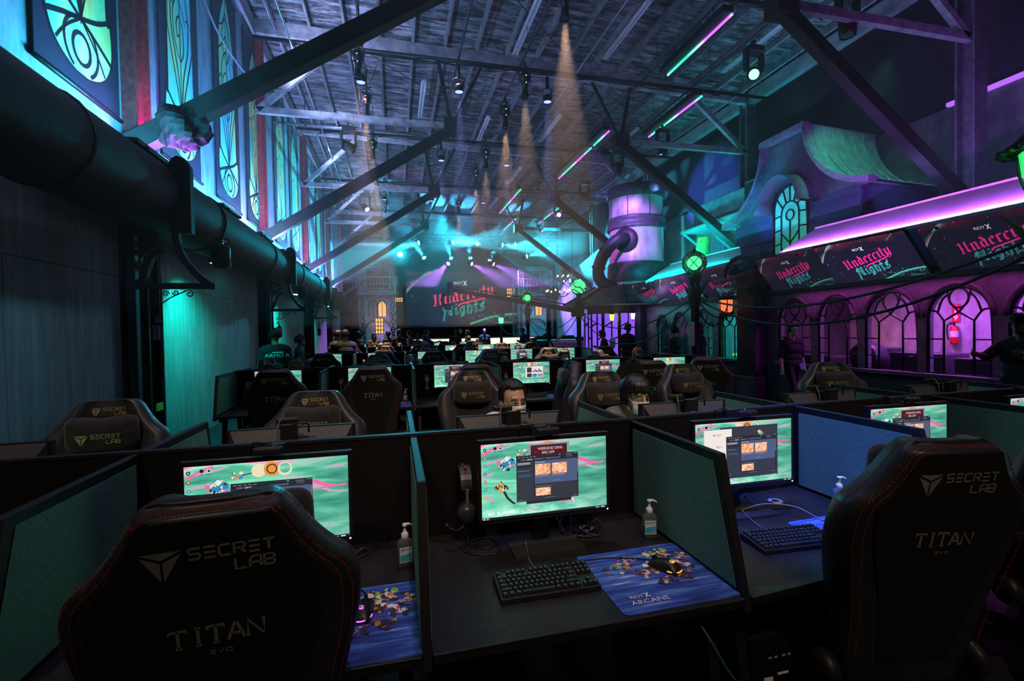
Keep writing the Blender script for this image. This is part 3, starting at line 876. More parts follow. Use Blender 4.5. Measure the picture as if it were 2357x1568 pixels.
# ------------------------------------------------------------------ graphics for the event screens
# blackletter built with a broad nib: each stroke is a line swept by a slanted pen edge
def nib(pts, w, ang, curve=0):
    q = bez(pts, 6) if curve else pts
    dx, dy = w / 2 * math.cos(R(ang)), w / 2 * math.sin(R(ang))
    return [((a[0] - dx, a[1] - dy), (a[0] + dx, a[1] + dy)) for a in q]
G = {
    'U': (.92, [[(.0, .88), (.10, .98), (.22, .92)], [(.20, .95), (.22, .16), (.10, .02), (.0, -.04)], [(.08, .0), (.30, .0), (.50, .10)], [(.50, .98), (.64, 1.06)], [(.62, 1.0), (.62, .12), (.74, .0), (.84, .08)]]),
    'n': (.66, [[(.03, .6), (.13, .7), (.13, .06), (.22, .0)], [(.13, .56), (.34, .7), (.46, .60), (.46, .06), (.56, .0), (.62, .06)]]),
    'd': (.64, [[(.14, .58), (.14, .12), (.28, 0), (.46, .1), (.46, .5), (.30, .68), (.14, .56)], [(.30, 1.02), (.22, .92), (.46, .62), (.46, .1), (.56, .0)]]),
    'e': (.56, [[(.14, .60), (.14, .12), (.28, 0), (.48, .12)], [(.14, .56), (.30, .70), (.44, .58), (.36, .46), (.14, .34)]]),
    'r': (.46, [[(.03, .6), (.13, .7), (.13, .06), (.24, .0)], [(.13, .54), (.30, .70), (.42, .60)]]),
    'c': (.50, [[(.42, .58), (.28, .70), (.12, .56), (.12, .12), (.26, 0), (.46, .12)]]),
    'i': (.34, [[(.05, .6), (.16, .7), (.16, .08), (.24, .0), (.32, .06)], [(.13, .92), (.20, .98)]]),
    't': (.42, [[(.16, .98), (.16, .1), (.26, 0), (.40, .1)], [(.0, .66), (.36, .68)]]),
    'y': (.66, [[(.03, .62), (.13, .7), (.13, .14), (.26, .02), (.46, .12)], [(.38, .66), (.48, .7), (.48, .0), (.36, -.22), (.12, -.26)]]),
    'N': (.95, [[(.02, .62), (.10, .9), (.24, .95), (.16, .5), (.08, -.1), (.0, -.34)], [(.18, .98), (.34, .9), (.62, .1), (.80, .05)], [(.56, .9), (.74, 1.02), (.70, .5), (.72, .05)]]),
    'g': (.64, [[(.46, .6), (.30, .70), (.14, .56), (.14, .14), (.28, .02), (.46, .12)], [(.46, .7), (.46, .0), (.36, -.24), (.14, -.2), (.3, -.1)]]),
    'h': (.64, [[(.06, 1.0), (.13, 1.04), (.13, .04), (.22, .0)], [(.13, .54), (.32, .70), (.46, .58), (.46, .1), (.38, -.08)]]),
    's': (.52, [[(.44, .62), (.28, .72), (.12, .58), (.24, .42), (.42, .3), (.44, .12), (.26, .0), (.06, .08)], [(.2, .3), (.5, .95)]]),
}
def black(mb, s, x, y, h, m, z, w=.15, ang=38, slant=.0, rise=0., line=None, gap=.04):
    x0 = x
    for ch in s:
        wd, ss = G[ch]
        for st in ss:
            P = []
            for px, py in st:
                X = x + px * h; P.append((X + py * h * slant, y + py * h + (X - x0) * rise))
            q = nib(P, w * h, ang)
            if line is None:
                for (a, b), (c, d) in zip(q, q[1:]):
                    pts = [a, b, d, c]
                    ar = sum(pts[i][0] * pts[(i + 1) % 4][1] - pts[(i + 1) % 4][0] * pts[i][1] for i in range(4))
                    if ar < 0:
                        pts.reverse()
                    mb.poly([(u, v, z) for u, v in pts], m)
            else:
                L = [a for a, b in q]; Rr = [b for a, b in q]
                stroke2d(mb, L + Rr[::-1] + [L[0]], line * h, z, m)
        x += (wd + gap) * h
    return x

def x_mark(mb, cx, cy, h, z, m):
    for s in (-1, 1):
        stroke2d(mb, bez([(cx + s * .36 * h, cy + .5 * h), (cx + s * .12 * h, cy + .25 * h), (cx + s * .05 * h, cy), (cx + s * .14 * h, cy - .28 * h), (cx + s * .36 * h, cy - .5 * h)], 5), .17 * h, z, m)
    stroke2d(mb, [(cx - .1 * h, cy + .05 * h), (cx + .1 * h, cy + .05 * h)], .12 * h, z, m)

def m_screen_bg(name, k, tint):
    m = bpy.data.materials.new(name); t = NT(m)
    tc = t.n('ShaderNodeTexCoord'); sp = t.n('ShaderNodeSeparateXYZ'); t.l(tc.outputs['Generated'], sp.inputs[0])
    f = t.noise(2.6, 4, .6, co='Generated', sc=(1.6, 1, 1))
    top = t.n('ShaderNodeMath', operation='MULTIPLY'); t.l(f, top.inputs[0])
    r = t.ramp(sp.outputs['Y'], [(.62, (0, 0, 0)), (1, (1, 1, 1))]); t.l(r, top.inputs[1])
    c = t.ramp(top.outputs[0], [(.30, tint), (.50, (.09, .010, .035)), (.64, (.36, .03, .07))])
    t.b.inputs['Base Color'].default_value = (.01, .01, .012, 1); t.b.inputs['Roughness'].default_value = .35
    t.l(c, t.b.inputs['Emission Color']); t.b.inputs['Emission Strength'].default_value = k
    return m

def event_screen(w, h, mats, name, parent):
    """picture plane in xy, normal +z: 0 bg, 1 red/pink, 2 mint, 3 white, 4 comet green, 5 comet dim"""
    b = MB(); r = random.Random(11)
    b.poly([(-w / 2, -h / 2, 0), (w / 2, -h / 2, 0), (w / 2, h / 2, 0), (-w / 2, h / 2, 0)], 0)
    e = .002 * max(1, w / 2)
    k = w / 2.0                                         # artwork designed on a 2.0 x 1.0 field
    b.xf = Matrix.Diagonal((k, h, k, 1))
    z = e / k
    text(b, 'RIOT', -.165, .262, .052, z, 3, wide=.95); x_mark(b, .04, .286, .085, z, 3)
    black(b, 'Undercity', -.54, -.15, .205, 1, z, w=.20, rise=.21, gap=.035)
    stroke2d(b, bez([(-.09, -.155), (-.03, -.105), (.2, -.045), (.40, .012), (.49, .07), (.49, .11)], 6), .026, z * 1.2, 1)
    black(b, 'Nights', -.36, -.35, .198, 2, z, w=.16, rise=.17, line=.042, gap=.06)
    # comet top left and arc bottom right
    for o, wd, mm in ((0, .03, 4), (-.035, .022, 1), (-.07, .02, 5), (.03, .008, 2), (-.11, .012, 5)):
        stroke2d(b, bez([(-1.0 - o * .2, .12 - o), (-.84 - o * .4, .3 - o * .5), (-.68 - o, .43), (-.58 - o, .5)], 6), wd, z * (1 + abs(o)), mm)
    for o, wd, mm in ((0, .022, 4), (-.022, .016, 5), (.012, .006, 2)):
        stroke2d(b, bez([(.12, -.49 + o), (.30, -.43 + o), (.52, -.36 + o), (.80, -.315 + o), (1.0, -.31 + o)], 6), wd, z * 1.1, mm)
    b.poly([(.52, -.49, z), (.92, -.49, z), (.9, -.455, z), (.74, -.435, z)], 5)
    for o in range(5):
        b.poly([(.62 + .035 * o + q * .012 * math.cos(a), .38 + .025 * o + q * .012 * math.sin(a), z) for q in (1,) for a in [R(60 * k_) for k_ in range(6)]], 4)
    for i in range(110):
        if i < 70:
            x, y = r.uniform(.1, .98), r.gauss(-.36, .07)
        else:
            x, y = r.uniform(-.98, .3), r.uniform(-.47, .48)
            if -.65 < x < .65 and -.3 < y < .35:
                continue
        if abs(y) > .48:
            continue
        s = r.choice((.004, .005, .007, .010))
        b.poly([(x - s, y, z * 1.3), (x, y - s * 1.6, z * 1.3), (x + s, y, z * 1.3), (x, y + s * 1.6, z * 1.3)], r.choice((4, 4, 5, 2)))
    return b.build(name, mats, parent)

def screen_set(tagname, k, pink, mint, tint):
    return [m_screen_bg(tagname + '_screen_ground', k, tint), emis(tagname + '_pink', pink, k), emis(tagname + '_mint', mint, k * .9), emis(tagname + '_white', (.9, .9, 1.), k * .9),
            emis(tagname + '_comet', (.10, .75, .42), k * .55), emis(tagname + '_comet_dim', (.05, .30, .22), k * .4)]
SC_STAGE = screen_set('stage', 1.0, (.92, .03, .11), (.04, .62, .42), (.010, .008, .022))
SC_HOT = screen_set('stall', 1.25, (.95, .02, .32), (.08, .70, .72), (.010, .008, .026))
SC_DIM = screen_set('stall_dim', .55, (.95, .03, .30), (.10, .62, .72), (.016, .013, .034))

# ------------------------------------------------------------------ stalls along the right side
XF_ = 8.4            # stall front plane
def side(y, z, x=XF_):
    return (x, y, z)
def m_stone(name, c0, c1, c2):
    m = bpy.data.materials.new(name); t = NT(m)
    f = t.noise(1.6, 8, .7); g = t.noise(9, 6, .7)
    a = t.ramp(f, [(.3, c0), (.52, c1), (.7, c2)])
    mx = t.n('ShaderNodeMix', data_type='RGBA', blend_type='MULTIPLY'); mx.inputs[0].default_value = .8
    t.l(a, mx.inputs[6]); t.l(t.ramp(g, [(.25, (.35,) * 3), (.65, (1.,) * 3)]), mx.inputs[7])
    t.l(mx.outputs[2], t.b.inputs['Base Color']); t.b.inputs['Roughness'].default_value = .8
    t.bump(g, .6, .02)
    return m
STONE = m_stone('painted_stone', (.03, .035, .045), (.09, .09, .10), (.26, .22, .25))
PLAST = m_stone('weathered_stall_plaster', (.06, .06, .07), (.14, .14, .15), (.20, .19, .20))
FRAMEB = mat('black_iron_tracery', (.010, .010, .014), .45, .2)
AWN = m_ply('brushed_awning_sheet', (.50, .50, .52), (.78, .78, .80), (.9, 5, 5), .08)

def arch_pts(y0, y1, z0, zs, n=14):
    """outline of an arched opening from the sill round to the sill (y across, z up)"""
    c = (y0 + y1) / 2; r = (y1 - y0) / 2
    return [(y0, z0), (y1, z0)] + [(c + r * math.cos(R(180 * i / n)), zs + r * 1.12 * math.sin(R(180 * i / n))) for i in range(n + 1)]

def stall_wall(mb, ya, yb, z0, z1, opens, m=0, x0=XF_, x1=XF_ + .16):
    """wall with arched holes: built as vertical strips between and above the arches"""
    cur = ya
    for (a, c, sill, spring) in opens:
        mb.span((x0, cur, z0), (x1, a, z1), m)
        mb.span((x0, a, z0), (x1, c, sill), m)
        pts = arch_pts(a, c, sill, spring)[2:]
        n = len(pts)
        for i in range(n - 1):
            (p, q), (s, u) = pts[i], pts[i + 1]
            vs = [(x0, p, q), (x0, s, u), (x0, s, z1), (x0, p, z1), (x1, p, q), (x1, s, u), (x1, s, z1), (x1, p, z1)]
            mb.add(vs, [(0, 3, 2, 1), (4, 5, 6, 7), (0, 1, 5, 4), (2, 3, 7, 6)], m)
        cur = c
    mb.span((x0, cur, z0), (x1, yb, z1), m)

def tracery(mb, a, c, sill, spring, x=XF_ + .03):
    cy_ = (a + c) / 2; w = (c - a); r = w / 2
    def P(u, v):
        return (x, cy_ + u * r, v)
    t_ = .016
    out = arch_pts(a + .015, c - .015, sill, spring)
    mb.tube([(x, p, q) for p, q in out], .026, 6, closed=True)
    top = spring + r * 1.12
    zr = top - .19
    mb.tube([(x, cy_ + .13 * math.cos(R(k)), zr + .15 * math.sin(R(k))) for k in range(0, 360, 20)], t_, 6, closed=True)
    for s in (-1, 1):
        mb.tube([P(s * .46, sill), P(s * .46, spring - .05), P(0, zr - .22), P(-s * .06, zr - .24)], t_, 6)
        mb.tube(bez([P(0, zr - .22), P(s * .26, zr - .06), P(s * .36, zr + .12)], 5), t_, 6)
        mb.tube(bez([P(s * .46, spring - .05), P(s * .7, spring + .1), P(s * .97, spring + .12)], 5), t_, 6)
        mb.tube(bez([P(s * .66, spring + .09), P(s * .52, spring + .28), P(s * .30, spring + .38)], 5), t_, 6)
        for k in (.28, .62):
            mb.tube([P(s * .46, sill + (spring - sill) * k), P(s * .97, sill + (spring - sill) * k)], t_ * .8, 5)

def stall(name, lab, ya, yb, opens, depth=2.6):
    t = thing(name, lab, 'stall', (0, 0, 0))
    b = MB(); stall_wall(b, ya, yb, .62, 2.5, opens); b.build('front_wall', PLAST, t)
    b = MB(); b.span((XF_ - .05, ya, 0), (XF_ + .2, yb, .62)); b.build('stone_base', STONE, t, .02)
    for (a, c, s, sp) in opens:
        b = MB(); tracery(b, a, c, s, sp); b.build('window_tracery', FRAMEB, t)
        b = MB()
        o = arch_pts(a - .02, c + .02, sp - .3, sp)[2:]
        b.tube([(XF_ - .01, p, q + .03) for p, q in o], .035, 6); b.build('arch_moulding', PLAST, t)
        b = MB(); b.span((XF_ - .14, a - .08, s - .07), (XF_ + .16, c + .08, s)); b.build('sill', PLAST, t, .01)
    b = MB(); b.span((XF_ - .1, ya, 2.38), (XF_ + .04, yb, 2.46)); b.build('cornice', FRAMEB, t, .01)
    return t
OP1 = [(3.95, 4.80, .86, 1.75), (4.98, 5.86, .86, 1.75), (6.0, 6.9, .86, 1.75), (7.04, 7.9, .86, 1.75), (8.06, 8.92, .86, 1.75)]
OP2 = [(10.15, 10.95, .86, 1.7), (11.2, 12.0, .86, 1.7), (12.3, 13.05, .86, 1.7), (13.3, 14.0, .86, 1.7)]
stall('violet_stall', 'violet-lit stall with five arched tracery windows on the right', 2.6, 9.25, OP1)
stall('teal_stall', 'teal-lit stall with arched tracery windows behind the lamp posts', 9.85, 14.9, OP2)
# rear walls of the stalls and partition
b = MB(); b.span((10.75, 2.0, 0), (10.85, 15, 2.5)); struct('wall_stall_rear', b, m_ply('pale_peeling_plaster', (.25, .24, .25), (.62, .60, .62), (1.2, 1.2, .8), .5), 'peeling pale wall seen through the stall windows')
b = MB(); b.span((XF_ + .16, 2.0, 2.5), (10.85, 9.25, 2.6)); b.span((XF_ + .16, 9.85, 2.5), (10.85, 15, 2.6)); struct('ceiling_stall', b, DARKW)
b = MB(); b.span((XF_ + .16, 9.2, 0), (10.75, 9.3, 2.5)); struct('wall_stall_partition', b, DARKW)
for x, y, c, p in ((9.7, 5.2, (.50, .14, 1.), 105), (9.7, 7.0, (.62, .12, .95), 60), (9.8, 3.4, (.45, .12, 1.), 80), (9.6, 11.0, (.0, .85, .55), 55), (9.6, 13.0, (.05, .7, .75), 35)):
    light('stall_light', 'AREA', (x, y, 2.44), (x, y, 0), c, p, shape='DISK', size=.5)
light('stall_glow', 'POINT', (9.9, 8.2, 1.35), (0, 0, 0), (1., .32, .10), 9, shadow_soft_size=.05)

# awnings and tilted screens
def awning(lab, name, ya, yb, yta, ytb, xt=8.75, zt=3.68, xb=7.78, zb=3.13):
    t = thing(name, lab, 'awning', (0, 0, 0))
    b = MB()
    A, B_, C_, D = (xb, ya, zb), (xb, yb, zb), (xt, ytb, zt), (xt, yta, zt)
    th = .05
    b.add([A, B_, C_, D] + [(p[0], p[1], p[2] + th) for p in (A, B_, C_, D)], [(0, 3, 2, 1), (4, 5, 6, 7), (0, 1, 5, 4), (1, 2, 6, 5), (2, 3, 7, 6), (3, 0, 4, 7)])
    b.build('sheet', AWN, t)
    b = MB(); b.bar((xt, yta, zt + .03), (xt, ytb, zt + .03), .05, .08); b.bar(A, D, .04, .07); b.bar(B_, C_, .04, .07); b.build('edge_trim', AWN, t)
    b = MB()
    for y in (ya + .4, (ya + yb) / 2, yb - .4):
        b.bar((xb + .05, y, zb - .02), (XF_ + .1, y, 2.62), .05, .05); b.bar((XF_ + .1, y, 2.62), (xt, y, zt - .03), .05, .05)
    b.build('support_frame', STEEL, t)
    return t
awning('violet-lit sloping sheet awning above the three near screens', 'violet_awning', 2.4, 8.25, 2.4, 8.26)
awning('teal-lit sloping sheet awning above the three far screens', 'teal_awning', 9.35, 13.6, 10.55, 13.72)

def tilted(lab, y0, y1, mats, off=0.):
    w = abs(y1 - y0); yc = (y0 + y1) / 2
    top = Vector((7.79 - off, yc, 3.14)); bot = Vector((8.40 - off, yc, 2.43))
    up = (top - bot); h = up.length; up.normalize()
    right = Vector((0, -1, 0))                          # seen from the hall, left is farther away
    nrm = right.cross(up)
    M = Matrix((right, up, nrm)).transposed().to_4x4(); M.translation = (top + bot) / 2
    t = thing('tilted_screen', lab, 'screen', (0, 0, 0), 0, 'tilted screens over the stalls')
    t.matrix_world = M
    b = MB(); b.span((-w / 2 + .01, -h / 2, -.06), (w / 2 - .01, h / 2, -.004)); b.build('case', BLACK, t, .004)
    event_screen(w - .05, h - .03, mats, 'picture', t)
    b = MB(); b.box((0, -.1, -.16), (w * .5, .08, .2)); b.build('mount', STEEL, t)
    return t
tilted('dimmer event screen at the far end of the near stall', 7.36, 9.03, SC_DIM)
tilted('bright event screen in the middle of the near stall', 5.72, 7.42, SC_HOT, .04)
tilted('event screen at the near end by the lantern, cut by cables', 3.95, 5.62, SC_DIM)
tilted('event screen at the far end of the teal stall', 13.12, 14.85, SC_DIM)
tilted('bright event screen in the middle of the teal stall', 11.35, 13.1, SC_HOT, .04)
tilted('dimmer event screen of the teal stall behind the lamp post', 9.62, 11.3, SC_DIM)
# gutter lights under and along the awnings
light('awning_light', 'AREA', (7.76, 5.35, 3.25), (8.7, 5.35, 3.57), (.50, .10, 1.), 170, shape='RECTANGLE', size=5.7, size_y=.05)
light('awning_light', 'AREA', (7.76, 11.5, 3.25), (8.7, 11.6, 3.57), (.0, .8, .85), 110, shape='RECTANGLE', size=4.1, size_y=.05)
light('wall_wash', 'AREA', (8.18, 5.6, 2.36), (8.4, 5.6, 0), (.85, .05, .75), 16, shape='RECTANGLE', size=5.5, size_y=.06)
light('wall_wash', 'AREA', (8.18, 12.0, 2.36), (8.4, 12.0, 0), (.05, .55, .65), 9, shape='RECTANGLE', size=4.0, size_y=.06)
light('tank_wash', 'SPOT', (5.0, 11.6, 6.6), (8.4, 15.6, 4.9), (.46, .18, 1.), 3000, spot_size=R(30), spot_blend=.6, shadow_soft_size=.1)
light('side_wash', 'AREA', (9.5, 14.0, 3.9), (12.3, 14.0, 5.2), (.0, .62, .72), 330, shape='RECTANGLE', size=3, size_y=.3)
light('side_wash', 'AREA', (9.4, 5.6, 4.3), (12.3, 5.0, 5.5), (.20, .26, .8), 50, shape='RECTANGLE', size=4, size_y=.3)

# pier between the stalls with broken beams and pipes
t = thing('dark_pier', 'dark plastered pier between the violet and teal stalls', 'pier', (0, 0, 0))
b = MB(); b.span((8.05, 9.25, 0), (8.75, 9.85, 3.05)); b.build('pier_body', m_stone('dark_pier_plaster', (.015, .018, .025), (.03, .035, .045), (.06, .06, .07)), t, .03)
b = MB(); b.span((7.98, 9.18, 0), (8.8, 9.92, .5)); b.build('pier_base', STONE, t, .04)
b = MB(); b.bar((7.55, 9.3, 3.0), (8.15, 8.75, 1.75), .12, .12); b.bar((7.5, 9.35, 2.9), (8.2, 9.9, 3.1), .1, .1); b.build('propping_beam', DTIM, t, .01)
for k, (p, q, r) in enumerate((((7.5, 9.9, 2.72), (7.6, 8.75, 2.86), .06), ((7.62, 9.7, 2.62), (7.6, 8.9, 2.55), .045))):
    b = MB(); b.cyl(p, q, r, 12); o = b.build('scrap_pipe', mat('rust_red_pipe', (.28, .06, .05), .5, noise=9, var=.6)); tag(o, ['rust red pipe end jutting over the pier top', 'thinner dark red pipe under the jutting one'][k], 'pipe')
b = MB()
for k in range(9):
    a = -20 + 25 * k
    b.tube([(7.65 + .02 * k, 9.35 + .42 * math.cos(R(a)), 2.95 + .32 * math.sin(R(a))), (7.7 + .02 * k, 9.35 + .42 * math.cos(R(a + 26)), 2.95 + .32 * math.sin(R(a + 26)))], .05, 7)
tag(b.build('scrap_gear_ring', STEEL), 'dark scrap metal ring fixed over the pier top', 'scrap metal')
# orange lantern on the pier
t = thing('orange_lantern', 'orange glowing six-sided lantern with iron lace on the pier', 'lantern', (7.85, 9.95, 1.98))
OR = emis('orange_lantern_glass', (1., .16, .06), 1.5)
b = MB(); b.lathe([(.15, 0), (.17, .36)], 6, sm=False); b.build('glass', OR, t)
b = MB()
for k in range(6):
    a = R(60 * k)
    b.tube([(.155 * math.cos(a), .155 * math.sin(a), 0), (.175 * math.cos(a), .175 * math.sin(a), .37)], .012, 6)
b.build('rib', FRAMEB, t)
b = MB()
for k in range(24):
    a = R(15 * k)
    b.cyl((.17 * math.cos(a), .17 * math.sin(a), .36), (.185 * math.cos(a), .185 * math.sin(a), .36 + (.05 if k % 2 else .09)), .012, 5)
    b.cyl((.15 * math.cos(a), .15 * math.sin(a), .02), (.14 * math.cos(a), .14 * math.sin(a), -.02 - (.05 if k % 3 else .02)), .012, 5)
b.lathe([(.155, -.02), (.165, .04), (.16, .04)], 12); b.lathe([(.18, .34), (.19, .38), (.1, .44), (.0, .46)], 12); b.build('lace_rim', FRAMEB, t)
b = MB(); b.lathe([(0, -.16), (.03, -.12), (.02, -.08), (.06, -.04)], 10); b.cyl((0, 0, .44), (.12, -.12, .52), .015, 6); b.build('finial', FRAMEB, t)
light('lantern_light', 'POINT', (7.85, 9.95, 2.16), (0, 0, 0), (1., .25, .08), 5, parent=None, shadow_soft_size=.06)

# ------------------------------------------------------------------ pagoda house above the near stall
PAG = m_ply('painted_pagoda_board', (.10, .13, .14), (.22, .25, .27), (3, 3, 1), .1)
PAGE_ = mat('pagoda_edge_trim', (.26, .28, .34), .55, noise=6)
CLAP = m_ply('blue_clapboard', (.05, .06, .14), (.10, .12, .24), (1, 1, 6), .2)
ROOFG = mat('green_grey_roof_sheet', (.22, .36, .32), .5, noise=5, var=.35)
t = thing('pagoda_house', 'small house with flared curved roof and green arched window above the near stall', 'house', (0, 0, 0))
px = 9.6
prof_r = bez([(9.24, 6.40), (9.18, 6.0), (8.98, 5.55), (8.62, 5.1), (8.15, 4.78), (7.62, 4.62)], 6)
prof_l = bez([(10.54, 6.34), (10.58, 5.95), (10.72, 5.5), (11.05, 5.05), (11.5, 4.72), (12.05, 4.55)], 6)
b = MB()
face = prof_l[::-1] + prof_r
b.poly([(px + .06, y, z) for y, z in face] , 0)
n = len(face)
b.add([(px + .06, y, z) for y, z in face] + [(px + .12, y, z) for y, z in face], [(i, i + 1, n + i + 1, n + i) for i in range(n - 1)], 0)
b.build('gable_board', PAG, t)
b = MB()
for pr_ in (prof_r, prof_l):
    n = len(pr_)
    vs = []
    for y, z in pr_:
        for dx, dz in ((-.22, -.05), (-.22, .09), (.0, .09), (.0, -.05)):
            vs.append((px + dx, y, z + dz))
    b.add(vs, [(4 * i + k, 4 * i + (k + 1) % 4, 4 * i + 4 + (k + 1) % 4, 4 * i + 4 + k) for i in range(n - 1) for k in range(4)] + [(3, 2, 1, 0), (4 * n - 4, 4 * n - 3, 4 * n - 2, 4 * n - 1)], 0)
b.span((px - .22, 9.2, 6.33), (px, 10.58, 6.46)); b.build('barge_trim', PAGE_, t)
b = MB()
n = len(prof_r)
for a, (pr_, sg) in enumerate(((prof_r, 1), (prof_l, -1))):
    vs = [(px, y, z + .02) for y, z in pr_] + [(px + 2.3, y + .25 * sg, z + .02) for y, z in pr_]
    b.add(vs, [(i, i + 1, n + i + 1, n + i) for i in range(n - 1)], 0, True)
    vs = [(px, y, z - .03) for y, z in pr_] + [(px + 2.3, y + .25 * sg, z - .03) for y, z in pr_]
    b.add(vs, [(i, n + i, n + i + 1, i + 1) for i in range(n - 1)], 0, True)
b.add([(px, 9.2, 6.42), (px, 10.58, 6.36), (px + 2.3, 10.4, 6.36), (px + 2.3, 9.4, 6.42)], [(0, 1, 2, 3)], 0)
b.build('curved_roof', ROOFG, t)
for k in range(7):
    b = MB(); dx = .04 + .36 * k
    b.tube([(px + dx, y + .25 * dx / 2.3, z + .05) for y, z in prof_r], .022, 6); b.build('roof_rib', PAGE_, t)
b = MB(); b.span((px + .05, 8.0, 3.0), (px + 2.2, 11.6, 4.66)); b.build('house_body', CLAP, t)
for k in range(4):
    for y0, y1 in ((7.95, 9.2), (10.3, 11.75)):
        b = MB(); b.add([(px + .05, y0, 3.35 + .3 * k), (px + .05, y1, 3.35 + .3 * k), (px - .04, y1, 3.30 + .3 * k), (px - .04, y0, 3.30 + .3 * k), (px + .05, y0, 3.62 + .3 * k), (px + .05, y1, 3.62 + .3 * k)], [(0, 1, 2, 3), (3, 2, 5, 4), (0, 3, 4), (1, 5, 2)]); b.build('clapboard', CLAP, t)
# dormer hood and window
def hood(y0, y1, zb, zs, r2):
    c = (y0 + y1) / 2; r = (y1 - y0) / 2
    return [(y0 - .12, zb)] + [(c - r * math.cos(R(180 * i / 14)) , zs + r2 * math.sin(R(180 * i / 14))) for i in range(15)] + [(y1 + .12, zb)]
b = MB()
hd = hood(9.16, 10.36, 4.55, 4.62, .72)
n = len(hd)
vs = [(px - .48, y, z) for y, z in hd] + [(px + .04, y, z) for y, z in hd] + [(px - .48, y + (.0), z + .05) for y, z in hd] + [(px + .04, y, z + .05) for y, z in hd]
b.add(vs, [(i, n + i, n + i + 1, i + 1) for i in range(n - 1)] + [(2 * n + i, 2 * n + i + 1, 3 * n + i + 1, 3 * n + i) for i in range(n - 1)] + [(i, i + 1, 2 * n + i + 1, 2 * n + i) for i in range(n - 1)], 0, True)
b.build('window_hood', PAG, t)
GRW = mat('green_window_sheet', (.10, .62, .40), .4, emit=(.05, .55, .33), es=.34, noise=3)
b = MB(); o = arch_pts(9.26, 10.28, 3.0, 4.58)
b.poly([(px - .02, y, z) for y, z in o][::-1], 0); w_ = b.build('window_sheet', GRW, t)
b = MB()
def tl(p, r=.018, cl=False):
    b.tube([(px - .035, y, z) for y, z in p], r, 6, closed=cl)
tl(o, .035, True)
c0 = 9.77
inn = arch_pts(9.5, 10.04, 3.1, 4.45); tl(inn[1:] + inn[:1], .018, True)
tl([(c0 + .12 * math.cos(R(a)), 4.42 + .13 * math.sin(R(a))) for a in range(0, 360, 20)], .018, True)
tl([(c0, 4.29), (c0, 3.2)])
for k in (3.35, 3.72):
    tl([(c0, k), (9.5, k + .28)]); tl([(c0, k), (10.04, k + .28)])
for k in (3.4, 3.75, 4.1, 4.45):
    tl([(9.26, k - .03), (9.5, k)]); tl([(10.04, k), (10.28, k - .03)])
for a in (35, 65, 90, 115, 145):
    tl([(c0 + .27 * math.cos(R(a)), 4.45 + .30 * math.sin(R(a))), (c0 + .51 * math.cos(R(a)), 4.58 + .57 * math.sin(R(a)))])
b.build('window_bars', FRAMEB, t)
light('pagoda_light', 'SPOT', (8.9, 6.8, 6.6), (10.2, 8.6, 5.4), (.12, .95, .62), 260, spot_size=R(60), spot_blend=.7, shadow_soft_size=.06)
light('pagoda_light', 'SPOT', (8.3, 10.6, 4.1), (9.6, 10.3, 4.9), (.10, .14, 1.), 110, spot_size=R(85), spot_blend=.8, shadow_soft_size=.06)

# air handler on its bracket with an insulated hose
t = thing('air_conditioner', 'boxy air conditioner with side grille on a steel bracket by the pagoda', 'air conditioner', (10.7, 13.2, 5.15))
AC = mat('ac_grey_enamel', (.20, .21, .25), .5, noise=5)
b = MB(); b.span((-.35, -1.0, 0), (.35, 1.6, .75)); b.build('body', AC, t, .02)
b = MB(); b.span((-.42, -1.75, .05), (.3, -1.02, .85)); b.build('fan_box', AC, t, .02)
b = MB()
for k in range(9):
    b.span((-.445, -1.68 + .075 * k, .12), (-.425, -1.65 + .075 * k, .78))
b.build('grille', STEEL, t)
b = MB(); b.span((-.6, -2.0, -.1), (.55, 2.0, -.02))
for y in (-1.9, -.6, .7, 1.9):
    b.bar((-.55, y, -.1), (.9, y, -1.1), .06, .06); b.bar((-.55, y, -.06), (1.5, y, -.06), .06, .06)
b.build('bracket', mat('green_grey_steel', (.25, .34, .32), .5, .3), t)
light('bracket_light', 'POINT', (10.9, 12.9, 4.6), (0, 0, 0), (.1, 1., .5), 6, shadow_soft_size=.05)
b = MB()
hp = bez([(10.2, 14.0, 4.7), (10.15, 14.0, 4.3), (10.1, 13.9, 3.95), (10.15, 13.5, 3.75), (10.25, 13.0, 3.8), (10.3, 12.6, 3.95)], 10)
b.tube(hp, [.21 + .018 * (i % 2) for i in range(len(hp))], 16)
tag(b.build('flexible_hose', mat('yellow_green_foil_hose', (.30, .32, .06), .35, .4, noise=14, var=.6, bump=.5)), 'crinkled yellow green flexible hose below the air conditioner', 'hose')
for k, (y, z0) in enumerate(((15.6, 4.2), (14.6, 4.3))):
    b = MB(); b.tube([(12.26, y, z0), (12.26, y, 5.9), (12.26, y - .15, 6.05), (12.26, y - 2.2, 6.08)], .035, 8); b.box((12.24, y, z0), (.1, .16, .2)); tag(b.build('wall_conduit', GALV), 'wall conduit with end box on the concrete wall, %s the tank' % ['nearer', 'farther from'][k], 'conduit')

